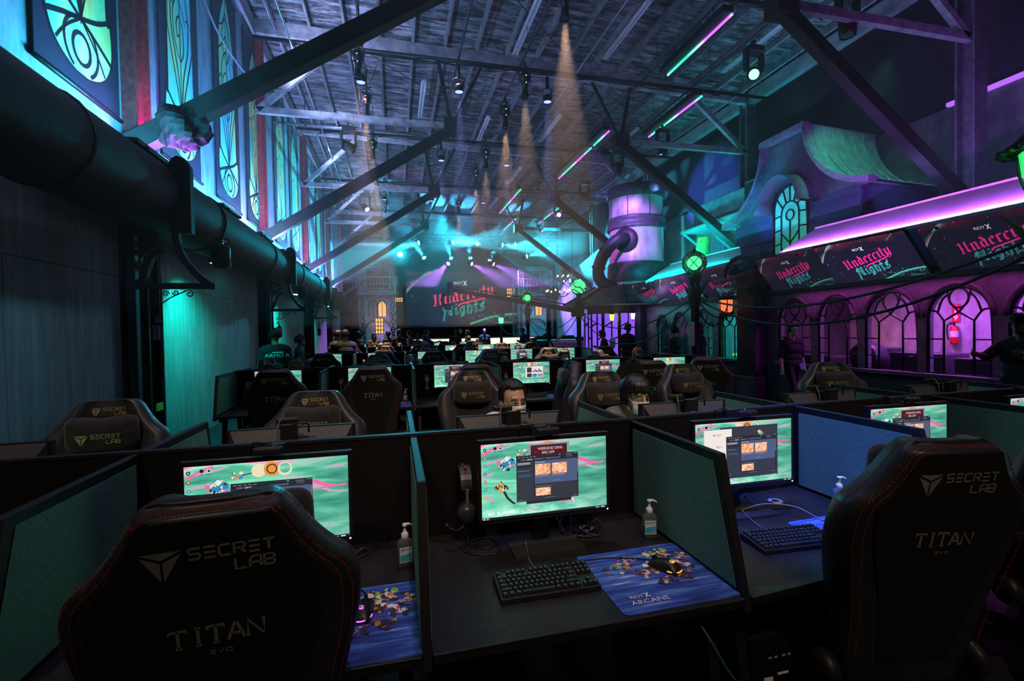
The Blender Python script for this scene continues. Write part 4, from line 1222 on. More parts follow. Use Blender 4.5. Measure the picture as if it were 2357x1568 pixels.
# ------------------------------------------------------------------ tank and kiosk
def m_tank():
    m = bpy.data.materials.new('streaked_tank_metal'); t = NT(m)
    f = t.noise(1.5, 7, .65, sc=(2, 2, .5))
    t.l(t.ramp(f, [(.28, (.22, .21, .24)), (.5, (.60, .58, .62)), (.72, (.75, .74, .78))]), t.b.inputs['Base Color'])
    t.b.inputs['Roughness'].default_value = .5; t.b.inputs['Metallic'].default_value = .25
    return m
TANK = m_tank(); BAND = mat('tank_band', (.10, .10, .13), .5, .4, noise=6, var=.5)
TX, TY = 8.55, 15.6
t = thing('metal_tank', 'tall violet-lit metal tank with dark bands and a bent pipe', 'tank', (TX, TY, 3.2))
b = MB(); b.lathe([(.0, 0), (1.05, 0), (1.02, .05), (1.0, .75), (.95, .8), (.95, 2.0), (.99, 2.05), (.99, 2.35), (.95, 2.4), (.95, 3.05), (1.0, 3.1), (1.0, 3.45), (.9, 3.5), (0, 3.5)], 40); b.build('drum', TANK, t)
b = MB(); b.lathe([(1.0, 1.98), (1.03, 2.0), (1.03, 2.08), (1.01, 2.1), (1.01, 2.28), (1.03, 2.3), (1.03, 2.38), (.99, 2.4)], 40); b.build('middle_band', BAND, t)
b = MB(); b.lathe([(1.02, .1), (1.04, .12), (1.03, .72), (1.0, .8)], 40); b.build('base_skirt', BAND, t)
b = MB(); b.lathe([(.96, 3.06), (1.02, 3.1), (1.02, 3.48), (.95, 3.5)], 40); b.build('top_band', BAND, t)
b = MB()
for a in range(0, 360, 45):
    b.bar((.955 * math.cos(R(a)), .955 * math.sin(R(a)), 2.4), (.955 * math.cos(R(a)), .955 * math.sin(R(a)), 3.05), .02, .02, up=(1, 0, 0))
b.build('seam', BAND, t)
# elbow pipe: from the drum towards the hall and down
d0 = Vector((-.74, -.62, 0)).normalized()
P0 = d0 * .93 + Vector((0, 0, 1.55))
side_ = Vector((-.64, .77, 0)).normalized()
pp_ = [P0 - d0 * .1, P0 + d0 * .25, P0 + d0 * .42 + side_ * .12 + Vector((0, 0, -.04)), P0 + d0 * .5 + side_ * .45 + Vector((0, 0, -.32)), P0 + d0 * .45 + side_ * .75 + Vector((0, 0, -.68)), P0 + d0 * .35 + side_ * .9 + Vector((0, 0, -1.1)), P0 + d0 * .2 + side_ * .8 + Vector((0, 0, -1.45)), P0 + d0 * -.1 + side_ * .4 + Vector((0, 0, -1.62))]
PIPE = mat('dark_violet_grey_pipe', (.035, .034, .045), .5, .3, noise=6, var=.4)
b = MB(); b.tube(bez([tuple(p) for p in pp_], 8), .21, 18); b.build('bent_pipe', PIPE, t)
q_ = d0.to_track_quat('Z', 'Y').to_matrix().to_4x4(); q_.translation = P0
b = MB(); b.xf = q_; b.lathe([(.21, -.05), (.42, -.06), (.42, .08), (.40, .12), (.22, .14)], 24); b.build('flange', PIPE, t)
pc = bez([tuple(p) for p in pp_], 8)
for k in (26, 36):
    a, c = Vector(pc[k]), Vector(pc[k + 1])
    b = MB(); b.cyl(a, a + (c - a).normalized() * .06, .245, 18); b.build('pipe_collar', PIPE, t)
# kiosk below
KX, KY = 8.1, 15.9
t = thing('round_kiosk', 'dark round kiosk with faceted tent roof and violet glowing doors', 'kiosk', (KX, KY, 0))
b = MB()
n = 8; ro, ri = 2.15, .95
ang = [R(22.5 + 360 * i / n) for i in range(n)]
b.add([(ro * math.cos(a), ro * math.sin(a), 2.55) for a in ang] + [(ri * math.cos(a), ri * math.sin(a), 3.2) for a in ang] + [(ro * math.cos(a), ro * math.sin(a), 2.48) for a in ang],
      [(i, (i + 1) % n, n + (i + 1) % n, n + i) for i in range(n)] + [tuple(range(n, 2 * n)), tuple(range(3 * n - 1, 2 * n - 1, -1))] + [(2 * n + i, 2 * n + (i + 1) % n, (i + 1) % n, i) for i in range(n)])
b.build('tent_roof', mat('grey_roof_panel', (.12, .12, .15), .6, noise=3), t)
b = MB()
for a in ang:
    b.bar((ro * math.cos(a), ro * math.sin(a), 2.57), (ri * math.cos(a), ri * math.sin(a), 3.22), .06, .05)
b.build('roof_rib', FRAMEB, t)
b = MB(); b.lathe([(1.35, 0), (1.35, 2.5)], 8, sm=False); b.build('wall_shell', DARKW, t)
PGL = emis('violet_door_glass', (.28, .10, 1.), .9)
for i, a in enumerate((205, 228, 251, 185)):
    t2 = R(a)
    M = Matrix.Translation((1.36 * math.cos(t2), 1.36 * math.sin(t2), 0)) @ Matrix.Rotation(t2 + math.pi / 2, 4, 'Z')
    b = MB(); b.xf = M; b.span((-.24, -.015, .15), (.24, .0, 2.2)); o_ = b.build('door_glass', PGL, t)
    b = MB(); b.xf = M
    for x in (-.25, .02, .25):
        b.span((x - .02, -.05, .1), (x + .02, .02, 2.25))
    for (x0, z0), (x1, z1) in (((-.25, .9), (.02, .75)), ((.02, 1.3), (.25, 1.4)), ((-.25, 1.75), (.02, 1.9)), ((.02, .5), (.25, .45)), ((-.25, .3), (.25, .3))):
        b.bar((x0, -.03, z0), (x1, -.03, z1), .05, .04)
    b.build('door_tracery', FRAMEB, t)
for i, (x, y, z, c, nm) in enumerate(((7.05, 14.55, 1.95, (.75, 1., .02), 'yellow green'), (7.75, 14.42, 1.98, (.62, .30, 1.), 'pale violet'))):
    t = thing('wall_lantern', 'small %s wall lantern beside the kiosk doors' % nm, 'lantern', (x, y, z), 0, 'kiosk lanterns')
    b = MB(); b.lathe([(.05, 0), (.085, .2)], 6, sm=False); b.build('glass', emis(nm.replace(' ', '_') + '_lantern_glass', c, 7), t)
    b = MB(); b.lathe([(.0, -.05), (.03, -.02), (.055, 0)], 6); b.lathe([(.1, .2), (.06, .27), (.02, .3), (0, .34)], 6); b.tube([(0, 0, .32), (.05, .1, .36), (.1, .35, .25)], .012, 6); b.build('cap_and_arm', FRAMEB, t)
    light('lantern_light', 'POINT', (x, y - .1, z + .1), (0, 0, 0), c, 7, shadow_soft_size=.07)

# ------------------------------------------------------------------ green lamp posts and their cables
GRN_HOT = emis('green_globe_glow', (.06, 1., .22), 3.2)
def post(lab, x, y, kind, h=2.62):
    t = thing('lamp_post', lab, 'lamp post', (x, y, 0), 0)
    b = MB(); b.lathe([(.16, 0), (.16, .12), (.11, .2), (.085, .5), (.08, 1.6), (.09, 2.1), (.13, 2.45), (.10, 2.5), (.06, h)], 6, sm=False); b.build('post_shaft', BLKW, t)
    b = MB()
    for k in range(4):
        a = R(45 + 90 * k)
        p = [(.09, 2.05), (.12, 2.3), (.2, 2.5), (.31, 2.64)]
        q = [(.10, 2.3), (.15, 2.48), (.24, 2.58), (.31, 2.64)]
        L = [(r * math.cos(a), r * math.sin(a), z) for r, z in p + q[::-1]]
        nx, ny = -math.sin(a) * .02, math.cos(a) * .02
        m_ = len(L)
        b.add([(v[0] + nx, v[1] + ny, v[2]) for v in L] + [(v[0] - nx, v[1] - ny, v[2]) for v in L], [tuple(range(m_)), tuple(range(2 * m_ - 1, m_ - 1, -1))] + [(i, m_ + i, m_ + (i + 1) % m_, (i + 1) % m_) for i in range(m_)])
        p2 = [(.05, 2.45), (.10, 2.62), (.17, 2.76)]
        b.tube([(r * math.cos(a + .78), r * math.sin(a + .78), z) for r, z in p2], [.03, .025, .006], 5)
    b.build('crown_leaf', BLKW, t)
    b = MB(); b.lathe([(.05, h - .1), (.09, h), (.07, h + .06), (.11, h + .12), (.08, h + .15)], 12); b.build('neck', FRAMEB, t)
    zc = h + .36
    if kind == 'net':
        b = MB(); b.ball((0, 0, zc), .12, 0, 16, 10); b.build('glowing_core', GRN_HOT, t)
        b = MB(); b.ball((0, 0, zc), .225, 0, 24, 16); b.build('glass_globe', mat('green_clear_glass', (.5, .8, .6), .05, trans=.95, ior=1.15), t)
        b = MB()
        for s in (-1, 1):
            for k in range(7):
                b.tube([(.235 * math.cos(R(e)) * math.cos(R(360 * k / 7 + s * (e + 90) * .9)), .235 * math.cos(R(e)) * math.sin(R(360 * k / 7 + s * (e + 90) * .9)), zc + .235 * math.sin(R(e))) for e in range(-80, 81, 16)], .008, 5)
        b.lathe([(.03, zc + .22), (.05, zc + .24), (.02, zc + .27), (.0, zc + .34)], 10); b.build('net_cage', FRAMEB, t)
    elif kind == 'swirl':
        b = MB(); b.ball((0, 0, zc), .245, 0, 24, 16); b.build('glowing_globe', emis('green_swirl_glow', (.07, 1., .28), 1.5), t)
        b = MB()
        r__ = random.Random(4)
        for k in range(11):
            a0, e0 = r__.uniform(0, 360), r__.uniform(-60, 60)
            b.tube([(.25 * math.cos(R(e0 + 22 * math.sin(j * .45))) * math.cos(R(a0 + 13 * j)), .25 * math.cos(R(e0 + 22 * math.sin(j * .45))) * math.sin(R(a0 + 13 * j)), zc + .25 * math.sin(R(e0 + 22 * math.sin(j * .45)))) for j in range(14)], [.004 + .018 * math.sin(math.pi * j / 13) for j in range(14)], 5)
        b.build('swirl_lead', mat('dark_green_lead', (.0, .06, .02), .5), t)
    elif kind == 'lantern':
        b = MB(); b.lathe([(.03, h + .1), (.10, h + .16), (.165, h + .38), (.185, h + .56)], 12); b.build('green_glass', mat('lit_green_seed_glass', (.05, .5, .15), .3, emit=(.03, .95, .16), es=.9, noise=30, var=.6), t)
        b = MB(); b.ball((0, 0, h + .36), (.05, .05, .07)); b.build('bulb', emis('green_bulb', (.3, 1., .45), 16), t)
        b = MB()
        for k in range(6):
            a = R(60 * k)
            b.tube([(r * math.cos(a), r * math.sin(a), z) for r, z in bez([(.04, h + .09), (.115, h + .17), (.18, h + .38), (.20, h + .57)], 4)], .011, 6)
            for s in (-1, 1):
                b.tube([((.19 - .0 * j) * math.cos(a + s * (.12 + .045 * math.cos(j * .6) * (1 - j / 14))), .19 * math.sin(a + s * (.12 + .045 * math.cos(j * .6) * (1 - j / 14))), h + .49 + .045 * math.sin(j * .6) * (1 - j / 14)) for j in range(13)], .007, 5)
        b.build('cage_scroll', FRAMEB, t)
        b = MB(); b.lathe([(.30, h + .56), (.29, h + .6), (.2, h + .68), (.13, h + .76), (.1, h + .78), (.03, h + .9), (0, h + .96)], 16)
        for k in range(16):
            a = R(22.5 * k); b.ball((.30 * math.cos(a), .30 * math.sin(a), h + .575), (.045, .045, .03), 0, 8, 6)
        b.build('lantern_roof', FRAMEB, t)
    else:
        b = MB(); b.lathe([(.04, h + .05), (.12, h + .1), (.15, h + .4), (.0, h + .42)], 8); b.build('green_glass', GRN_HOT, t)
        b = MB(); b.lathe([(.22, h + .4), (.14, h + .5), (.03, h + .58), (.0, h + .68)], 8); b.build('lantern_roof', mat('blue_grey_tin', (.25, .28, .4), .4, .4), t)
    light('post_light', 'POINT', (-.3, -.1, zc), (0, 0, 0), (.05, 1., .2), 6, parent=t, shadow_soft_size=.1)
    return t
post('tall lamp post with green scrolled lantern, cut by the right edge', 5.62, 2.93, 'lantern', 2.62)
post('tall lamp post with a netted green glass globe, taped notice on its shaft', 5.86, 8.35, 'net', 2.6)
post('tall lamp post with a glowing green swirled globe', 6.05, 15.0, 'swirl', 2.75)
post('far lamp post with small netted green globe below the crane arm', 5.7, 20.1, 'net', 2.75)
post('farthest lamp post with peaked green lantern before the stage', 5.7, 25.5, 'far', 2.0)
b = MB(); b.span((5.77, 8.25, 1.30), (5.79, 8.45, 1.78)); o = b.build('paper_notice', mat('tan_paper', (.35, .27, .20), .8, noise=8)); tag(o, 'tan paper notice taped to the netted globe lamp post', 'paper')
def sag(p, q, d, n=18):
    return [tuple(p[j] + (q[j] - p[j]) * i / n - (d * 4 * (i / n) * (1 - i / n) if j == 2 else 0) for j in range(3)) for i in range(n + 1)]
WIRES = [((5.62, 2.93, 2.45), (5.86, 8.35, 2.3), .42, 'upper'), ((5.66, 2.93, 2.35), (5.9, 8.35, 2.25), .62, 'lower'), ((5.86, 8.35, 2.3), (6.05, 15.0, 2.3), .62, 'upper'), ((5.86, 8.3, 2.2), (6.05, 15.0, 2.2), .95, 'lower'),
         ((6.05, 15.0, 2.3), (5.7, 20.1, 2.25), .6, 'upper'), ((6.05, 15.0, 2.2), (5.7, 20.1, 2.15), .95, 'lower'), ((5.7, 20.1, 2.3), (5.7, 25.5, 1.9), .6, 'upper'), ((5.9, 8.35, 2.25), (7.9, 9.6, 2.2), .35, 'short'), ((5.9, 8.35, 2.1), (7.9, 9.9, 2.3), .5, 'slack'), ((6.05, 15, 2.4), (7.7, 13.2, 2.9), .1, 'short')]
for p, q, d, nm in WIRES:
    b = MB(); b.tube(sag(p, q, d), .014 if p[1] > 4 else .017, 6)
    nmq = {2.93: 'lantern post and netted globe', 8.35: 'netted globe and swirled globe', 8.3: 'netted globe and swirled globe', 15.0: 'swirled globe and far globe', 15: 'swirled globe and teal awning', 20.1: 'far globe and farthest lantern'}[p[1]]
    if nm in ('short', 'slack') and p[1] == 8.35:
        nmq = 'netted globe and dark pier'
    tag(b.build('festoon_cable', CAB), '%s black cable sagging between the %s' % (nm, nmq), 'cable', 'cables between the lamp posts')

# ------------------------------------------------------------------ stage end of the hall
SY = 35.0
t = thing('stage_screen', 'huge stage screen showing pink and mint blackletter title', 'screen', (4.97, SY, 4.15))
t.rotation_euler = (R(90), 0, 0)
event_screen(8.2, 3.9, SC_STAGE, 'picture', t)
b = MB(); b.span((-4.25, -2.1, -.12), (4.25, 2.1, -.01)); b.build('screen_case', BLACK, t)
b = MB(); b.span((-.6, 31.5, 0), (11.0, 36.5, 1.25)); o = b.build('stage_deck', mat('black_stage_deck', (.012, .012, .016), .5)); tag(o, 'black stage deck below the huge screen', 'stage')
b = MB(); b.span((1.2, 31.40, .55), (9.9, 31.49, 1.2)); o = b.build('lit_fascia', mat('backlit_cream_fascia', (.6, .55, .45), .5, emit=(1., .80, .55), es=1.25, noise=.8, var=.25)); tag(o, 'cream backlit fascia along the stage front', 'fascia')
for s, x in (('banner', .12), ('stall', 9.5)):
    b = MB(); b.span((x - .48, SY - .6, 2.2), (x + .48, SY - .1, 6.1))
    for k in range(8):
        b.span((x - .5, SY - .62, 2.25 + .48 * k), (x + .5, SY - .6, 2.68 + .48 * k))
    o = b.build('speaker_array', mat('speaker_black', (.010, .010, .012), .6), bevel=.01); tag(o, 'tall black speaker array flanking the stage screen on the %s side' % s, 'speaker', 'speaker arrays')

TRS = mat('silver_truss', (.45, .46, .5), .35, .7)
def truss_mb(p, q, w=.3, r=.022):
    b = MB(); p = Vector(p); q = Vector(q); d = (q - p); L = d.length; d.normalize()
    x = d.orthogonal().normalized(); y = d.cross(x)
    if abs(d.z) > .9:
        x = Vector((1, 0, 0)); y = Vector((0, 1, 0))
    c = [x * (w / 2 * i) + y * (w / 2 * j) for i, j in ((-1, -1), (1, -1), (1, 1), (-1, 1))]
    for k in c:
        b.cyl(p + k, q + k, r, 6)
    n = max(1, int(L / (w * 1.5)))
    for i in range(n):
        a, e = p + d * L * i / n, p + d * L * (i + 1) / n
        for k in range(4):
            c0, c1 = c[k], c[(k + 1) % 4]
            b.cyl(a + c0, e + c1, r * .55, 5); b.cyl(a + c1, e + c0, r * .55, 5); b.cyl(a + c0, a + c1, r * .55, 5)
    return b
def tower(lab, x0, x1, y, mirror):
    t = thing('truss_tower', lab, 'tower', (0, 0, 0), 0, 'truss towers beside the stage')
    for xx in (x0, x1):
        for yy in (y, y + 1.6):
            truss_mb((xx, yy, .0), (xx, yy, 5.9), .34).build('leg_truss', TRS, t)
    for z in (4.35, 5.9):
        truss_mb((x0, y, z), (x1, y, z), .3).build('cross_truss', TRS, t)
    b = MB(); b.span((x0 - .3, y - .35, 4.1), (x1 + .3, y + 1.9, 4.25)); b.build('balcony_floor', mat('teal_grey_deck', (.10, .13, .14), .6, noise=5), t)
    b = MB()
    for k in range(13):
        xx = x0 - .3 + (x1 - x0 + .6) * k / 12
        b.cyl((xx, y - .33, 4.25), (xx, y - .33, 5.25), .014, 5)
    b.cyl((x0 - .3, y - .33, 5.25), (x1 + .3, y - .33, 5.25), .025, 6); b.cyl((x0 - .3, y - .33, 4.8), (x1 + .3, y - .33, 4.8), .016, 6)
    b.build('railing', TRS, t)
    b = MB(); b.span((x0 + .2, y + .2, .0), (x1 - .2, y + .3, 4.1)); b.build('back_board', mat('pale_set_board', (.35, .35, .42), .7, noise=2), t)
    xm = (x0 + x1) / 2
    b = MB()
    for cx in (xm - .28, xm + .28):
        b.tube([(cx + .26 * math.cos(R(a)), y + .12, 3.4 + .4 * math.sin(R(a))) for a in range(0, 181, 15)], .03, 6)
        for s in (-.26, 0, .26):
            b.cyl((cx + s, y + .12, 2.75), (cx + s, y + .12, 3.4 + (.38 if s == 0 else 0)), .022, 5)
    b.tube([(xm + .75 * math.cos(R(a)), y + .12, 2.0 + .5 * math.sin(R(a))) for a in range(0, 181, 12)], .04, 6)
    b.build('arched_bars', FRAMEB, t)
    b = MB(); b.poly([(xm + .05, y + .17, 2.75), (xm + .52, y + .17, 2.75), (xm + .52, y + .17, 3.5), (xm + .28, y + .17, 3.76), (xm + .05, y + .17, 3.5)]); b.build('lit_window', emis('warm_lit_window', (1., .50, .16), 1.1), t)
tower('truss tower with balcony and lit arched window on the banner side of the stage', -2.0, -.1, 31.6, 1)
tower('truss tower with balcony and lit arched window on the stall side of the stage', 8.6, 10.7, 32.0, -1)
WIN = emis('amber_lit_window', (1., .46, .12), 1.5)
def lit_window(lab, x, y, z, w, h, nx, nz):
    t = thing('lit_window_panel', lab, 'lit panel', (x, y, z), 0, 'amber window panels round the stage')
    b = MB(); b.span((-w / 2, 0, 0), (w / 2, .04, h)); b.build('glow_sheet', WIN, t)
    b = MB()
    for i in range(nx + 1):
        b.span((-w / 2 + w * i / nx - .025, -.04, 0), (-w / 2 + w * i / nx + .025, 0, h))
    for i in range(nz + 1):
        b.span((-w / 2, -.04, h * i / nz - .025), (w / 2, 0, h * i / nz + .025))
    b.build('glazing_bar', mat('brown_bar', (.12, .05, .02), .6), t)
lit_window('tall amber lit window low in the banner-side tower', -.95, 31.2, 1.62, .5, 1.0, 3, 4)
lit_window('wide amber lit window beside the banner-side speaker array', .31, 33.9, 3.82, .55, .3, 4, 2)
lit_window('amber lit window beside the stall-side speaker array', 8.32, 33.8, 3.9, .6, .9, 4, 4)
# upper rig over the stage with its cyan fixtures
for i, (y, z) in enumerate(((29.0, 7.3), (33.5, 7.6))):
    tag(truss_mb((-2.6, y, z), (10.8, y, z), .4, .03).build('lighting_truss', STEEL), 'dark lighting truss spanning above the stage, %s one' % ['front', 'rear'][i], 'truss', 'stage lighting trusses')
CY = emis('cyan_fixture_lens', (.12, .75, 1.), 8); CYB = emis('cyan_burst_lens', (.4, 1., 1.), 60); VI = emis('violet_fixture_lens', (.7, .3, 1.), 6)
def fix(lab, px, py, pz, tgt, col, lens, power, size):
    t = thing('stage_light', lab, 'stage light', (px, py, pz), 0, 'stage lights')
    d = (Vector(tgt) - Vector((px, py, pz))).normalized()
    q = d.to_track_quat('Z', 'Y').to_matrix().to_4x4()
    b = MB(); b.xf = q; b.lathe([(0, -.22), (.14, -.2), (.17, 0), (.15, .12)], 12); b.build('head', BLACK, t)
    b = MB(); b.xf = q; b.lathe([(0, .125), (.14, .12)], 12); b.build('lens', lens, t)
    b = MB(); b.tube([(-.2, 0, 0), (-.2, 0, .3), (.2, 0, .3), (.2, 0, 0)], .02, 5); b.cyl((0, 0, .3), (0, 0, .6), .03, 6); b.build('yoke', BLACK, t)
    if power:
        light('stage_beam', 'SPOT', Vector((px, py, pz)) + d * .16, Vector((px, py, pz)) + d * 3, col, power, spot_size=R(size), spot_blend=.6, shadow_soft_size=.08)
fix('burst of cyan light aimed straight at the camera, over the banner-side tower', .4, 28.8, 6.3, (0, 0, 1.7), CYAN, CYB, 3000, 40)
for i, (x, y, z, tx, ty, tz, lab) in enumerate((
        (1.6, 28.8, 7.04, -3, 27, 5.6, 'cyan stage light on the front truss throwing toward the banners'),
        (3.47, 29, 7.13, 6.5, 26, 6.9, 'cyan stage light on the front truss, left of its neighbours and aimed sideways'),
        (5.13, 29, 7.1, 2.4, 26, 6.9, 'cyan stage light in the middle of the front truss'),
        (6.56, 29, 7.06, 10, 26.5, 6.3, 'cyan stage light on the front truss throwing toward the stalls'),
        (7.4, 29, 7.1, 10.5, 26, 7.2, 'bright cyan stage light near the stall end of the front truss'),
        (8.13, 29, 6.35, 11.5, 26, 7.0, 'bright low cyan stage light at the stall end'))):
    fix(lab, x, y, z, (tx, ty, tz), (.05, .75, 1.), CY, 16000, 30)
for i, (x, y, z, tx, ty, tz, lab) in enumerate((
        (1.98, 31, 6.4, .2, 28, 8.3, 'cyan light on the rear truss throwing up, nearest the banners'),
        (3.92, 33, 6.71, 2.6, 29.5, 9.2, 'second cyan light on the rear truss throwing up'),
        (5.26, 33, 6.74, 4.4, 29.5, 9.2, 'third cyan light on the rear truss throwing up'),
        (6.6, 33, 6.60, 7.4, 29.5, 9.2, 'fourth cyan light on the rear truss throwing up'))):
    fix(lab, x, y, z, (tx, ty, tz), (.06, .55, 1.), CY, 14000, 22)
for i, (x, tx, lab) in enumerate(((3.72, 1.0, 'violet light under the rear truss slanting toward the banners'), (5.2, 9.5, 'violet light under the rear truss slanting toward the stalls'), (6.75, 11.5, 'second violet light slanting toward the stalls'))):
    fix(lab, x, 32.7, 6.42, (tx, 29.5, 3.6), (.50, .16, 1.), VI, 9000, 30)
light('stage_fill', 'SPOT', (3.0, 29.5, 8.9), (3.2, 30.5, 5.0), (.0, .7, .85), 2600, spot_size=R(110), spot_blend=1, shadow_soft_size=.2)  # cyan fill added inside the stage haze, no fixture built for it
light('stage_fill', 'SPOT', (8.8, 28.5, 8.9), (9, 30.5, 5.0), (.0, .72, .85), 2600, spot_size=R(110), spot_blend=1, shadow_soft_size=.2)
light('stage_fill', 'SPOT', (8.0, 24, 8.0), (10.8, 32, 3.5), (.0, .65, .9), 900, spot_size=R(50), spot_blend=.8, shadow_soft_size=.15)
light('stage_fill', 'SPOT', (1.0, 26, 8.0), (-1.5, 32, 3.5), (.0, .65, .8), 700, spot_size=R(45), spot_blend=.8, shadow_soft_size=.15)
light('stage_fill', 'SPOT', (-.3, 30.8, .4), (-.2, 33, 4), (.45, .25, 1.), 220, spot_size=R(80), spot_blend=.8, shadow_soft_size=.1)
light('stage_fill', 'SPOT', (9.6, 30.9, .4), (9.7, 33, 4), (.35, .35, 1.), 260, spot_size=R(80), spot_blend=.8, shadow_soft_size=.1)
light('side_wash', 'SPOT', (8.4, 22, 7.3), (12.3, 24, 5.0), (.0, .75, .9), 700, spot_size=R(75), spot_blend=.8, shadow_soft_size=.12)
# concrete wing wall on the stall side with chandeliers in front
b = MB(); b.add([(11.0, 20.0, 0), (11.0, 31.2, 0), (11.0, 31.2, 4.9), (11.0, 20.0, 6.8), (11.2, 20.0, 0), (11.2, 31.2, 0), (11.2, 31.2, 4.9), (11.2, 20.0, 6.8)], [(0, 3, 2, 1), (4, 5, 6, 7), (3, 7, 6, 2), (0, 4, 7, 3), (1, 2, 6, 5)])
struct('wall_wing', b, CONC, 'pale raked wing wall on the stall side of the stage')
BULB = emis('warm_chandelier_flame', (1., .45, .16), 14)
IRON = mat('brown_iron', (.08, .05, .035), .5, .4)
def chandelier(lab, x, y, z, r, n, top):
    t = thing('chandelier', lab, 'chandelier', (x, y, z), 0, 'chandeliers by the stage')
    b = MB(); b.lathe([(0, -.28), (.04, -.22), (.02, -.1), (.06, 0), (.03, .2), (.05, .3), (.0, .5)], 10); b.cyl((0, 0, .4), (0, 0, top), .012, 5); b.build('stem', IRON, t)
    for k in range(n):
        a = R(360 * k / n + 15)
        b = MB(); b.tube(bez([(.03 * math.cos(a), .03 * math.sin(a), .02), (r * .5 * math.cos(a), r * .5 * math.sin(a), -.12), (r * math.cos(a), r * math.sin(a), .05)], 6), .016, 6); b.lathe([(.05, 0), (.02, .03), (.02, .12)], 8, at=(r * math.cos(a), r * math.sin(a), .05)); b.build('arm', IRON, t)
        b = MB(); b.ball((r * math.cos(a), r * math.sin(a), .21), (.035, .035, .055), 0, 10, 7); b.build('flame_bulb', BULB, t)
    light('chandelier_light', 'POINT', (0, 0, .55), (0, 0, 0), (1., .5, .22), 10, parent=t, shadow_soft_size=.15)
chandelier('lowest ring chandelier with warm flame bulbs by the crane arm', 8.5, 24.0, 3.55, .62, 8, 4.2)
chandelier('bunched chandelier lamp hung higher and nearer the wing wall', 9.9, 27.0, 4.7, .36, 6, 3.2)
chandelier('third chandelier with warm bulbs in front of the wing wall', 9.75, 25.0, 4.2, .50, 5, 3.8)
# camera crane
t = thing('camera_crane', 'long dark camera crane arm reaching across the stage screen', 'camera crane', (0, 0, 0))
b = MB(); b.bar((2.95, 26.6, 4.05), (7.2, 18.2, 2.45), .16, .2); b.bar((2.95, 26.6, 4.25), (7.0, 18.6, 2.72), .05, .05); b.build('boom_arm', MATTE, t)
b = MB(); b.cyl((2.95, 26.6, 4.05), (2.95, 26.6, 3.3), .05, 8); b.tube([(2.75, 26.6, 3.8), (2.55, 26.6, 3.5), (2.6, 26.6, 3.2), (3.2, 26.6, 3.2)], .06, 6); b.box((2.9, 26.5, 3.05), (.34, .5, .3)); b.ball((3.05, 26.6, 4.3), .18); b.build('camera_head', MATTE, t)
b = MB(); b.bar((6.5, 19.6, 2.6), (6.5, 19.6, 1.2), .14, .14)
for a in (0, 120, 240):
    b.bar((6.5, 19.6, 1.3), (6.5 + .7 * math.cos(R(a)), 19.6 + .7 * math.sin(R(a)), .03), .06, .06)
b.build('tripod', MATTE, t)
b = MB(); b.box((7.25, 18.1, 2.4), (.4, .5, .4)); b.build('counterweight', MATTE, t, .02)
# dj desk
t = thing('mixing_desk', 'dark mixing desk with teal lit edge on the stall side', 'desk', (8.7, 25.0, 0))
b = MB(); b.span((-1.5, -.4, 0), (1.5, .4, 1.2)); b.build('counter', mat('teal_black_panel', (.02, .035, .04), .5, noise=4), t, .02)
b = MB(); b.span((-1.55, -.46, 1.2), (1.55, .46, 1.26)); b.build('counter_top', BLACK, t)
b = MB(); b.span((-1.3, -.47, 1.1), (1.0, -.461, 1.16)); b.build('lit_edge', emis('teal_edge_glow', (.02, .45, .4), .7), t)
for k in range(3):
    b = MB(); b.box((7.8 + .8 * k, 25.0, 1.31), (.6, .5, .1)); tag(b.build('mixer_deck', STEEL, bevel=.01), 'grey mixer box on the mixing desk, %s from the hall middle' % ORD[k], 'mixer', 'mixers on the desk')
t = thing('skull_ornament', 'pale green lit skull-like ornament on a cloth in front of the mixing desk', 'ornament', (8.05, 22.6, 1.12))
b = MB(); b.ball((0, 0, .2), (.12, .12, .14)); b.ball((0, -.05, .07), (.08, .07, .08)); b.build('head_form', mat('pale_mint_plaster', (.4, .8, .65), .6), t)
t = thing('draped_table', 'table under a cloth lit magenta in front of the mixing desk', 'table', (8.3, 22.4, 0))
b = MB(); b.span((-.8, -.5, 0), (.8, .5, 1.1)); b.build('cloth', mat('pink_cloth', (.7, .3, .6), .8, noise=4), t, .06)
light('cloth_light', 'SPOT', (8.6, 21.5, 3.2), (8.4, 22.4, 1), (1., .1, .8), 25, spot_size=R(60), spot_blend=.6, shadow_soft_size=.05)

# ------------------------------------------------------------------ gaming stations
# row spines: (y of spine at each divider, x of dividers)
ROWA_X = [-2.07, -1.0, .069, 1.14, 2.22, 3.29, 4.36]
ROWA_Y = [2.18, 2.17, 2.158, 2.158, 2.25, 2.28, 2.30]
CX = [-2.01 + 1.117 * k for k in range(7)]
TOPZ, DESKZ, DD = 1.208, .75, .80

DESKM = mat('black_laminate', (.012, .012, .014), .45, noise=26, var=.5, bump=.05)
def m_desk():
    m = bpy.data.materials.new('scuffed_black_desktop'); t = NT(m)
    f = t.noise(7, 9, .7, sc=(1, .6, 1)); g = t.noise(60, 3, .6)
    t.l(t.ramp(f, [(.35, (.007, .007, .008)), (.62, (.016, .015, .017)), (.75, (.045, .041, .043))]), t.b.inputs['Base Color'])
    t.l(t.ramp(g, [(.3, (.38,) * 3), (.7, (.6,) * 3)]), t.b.inputs['Roughness'])
    return m
DTOP = m_desk()
FABRIC = mat('grey_green_panel_fabric', (.15, .33, .255), .95, noise=160, var=.3)
PFRAME = mat('black_panel_frame', (.014, .014, .018), .55, spec=.35)

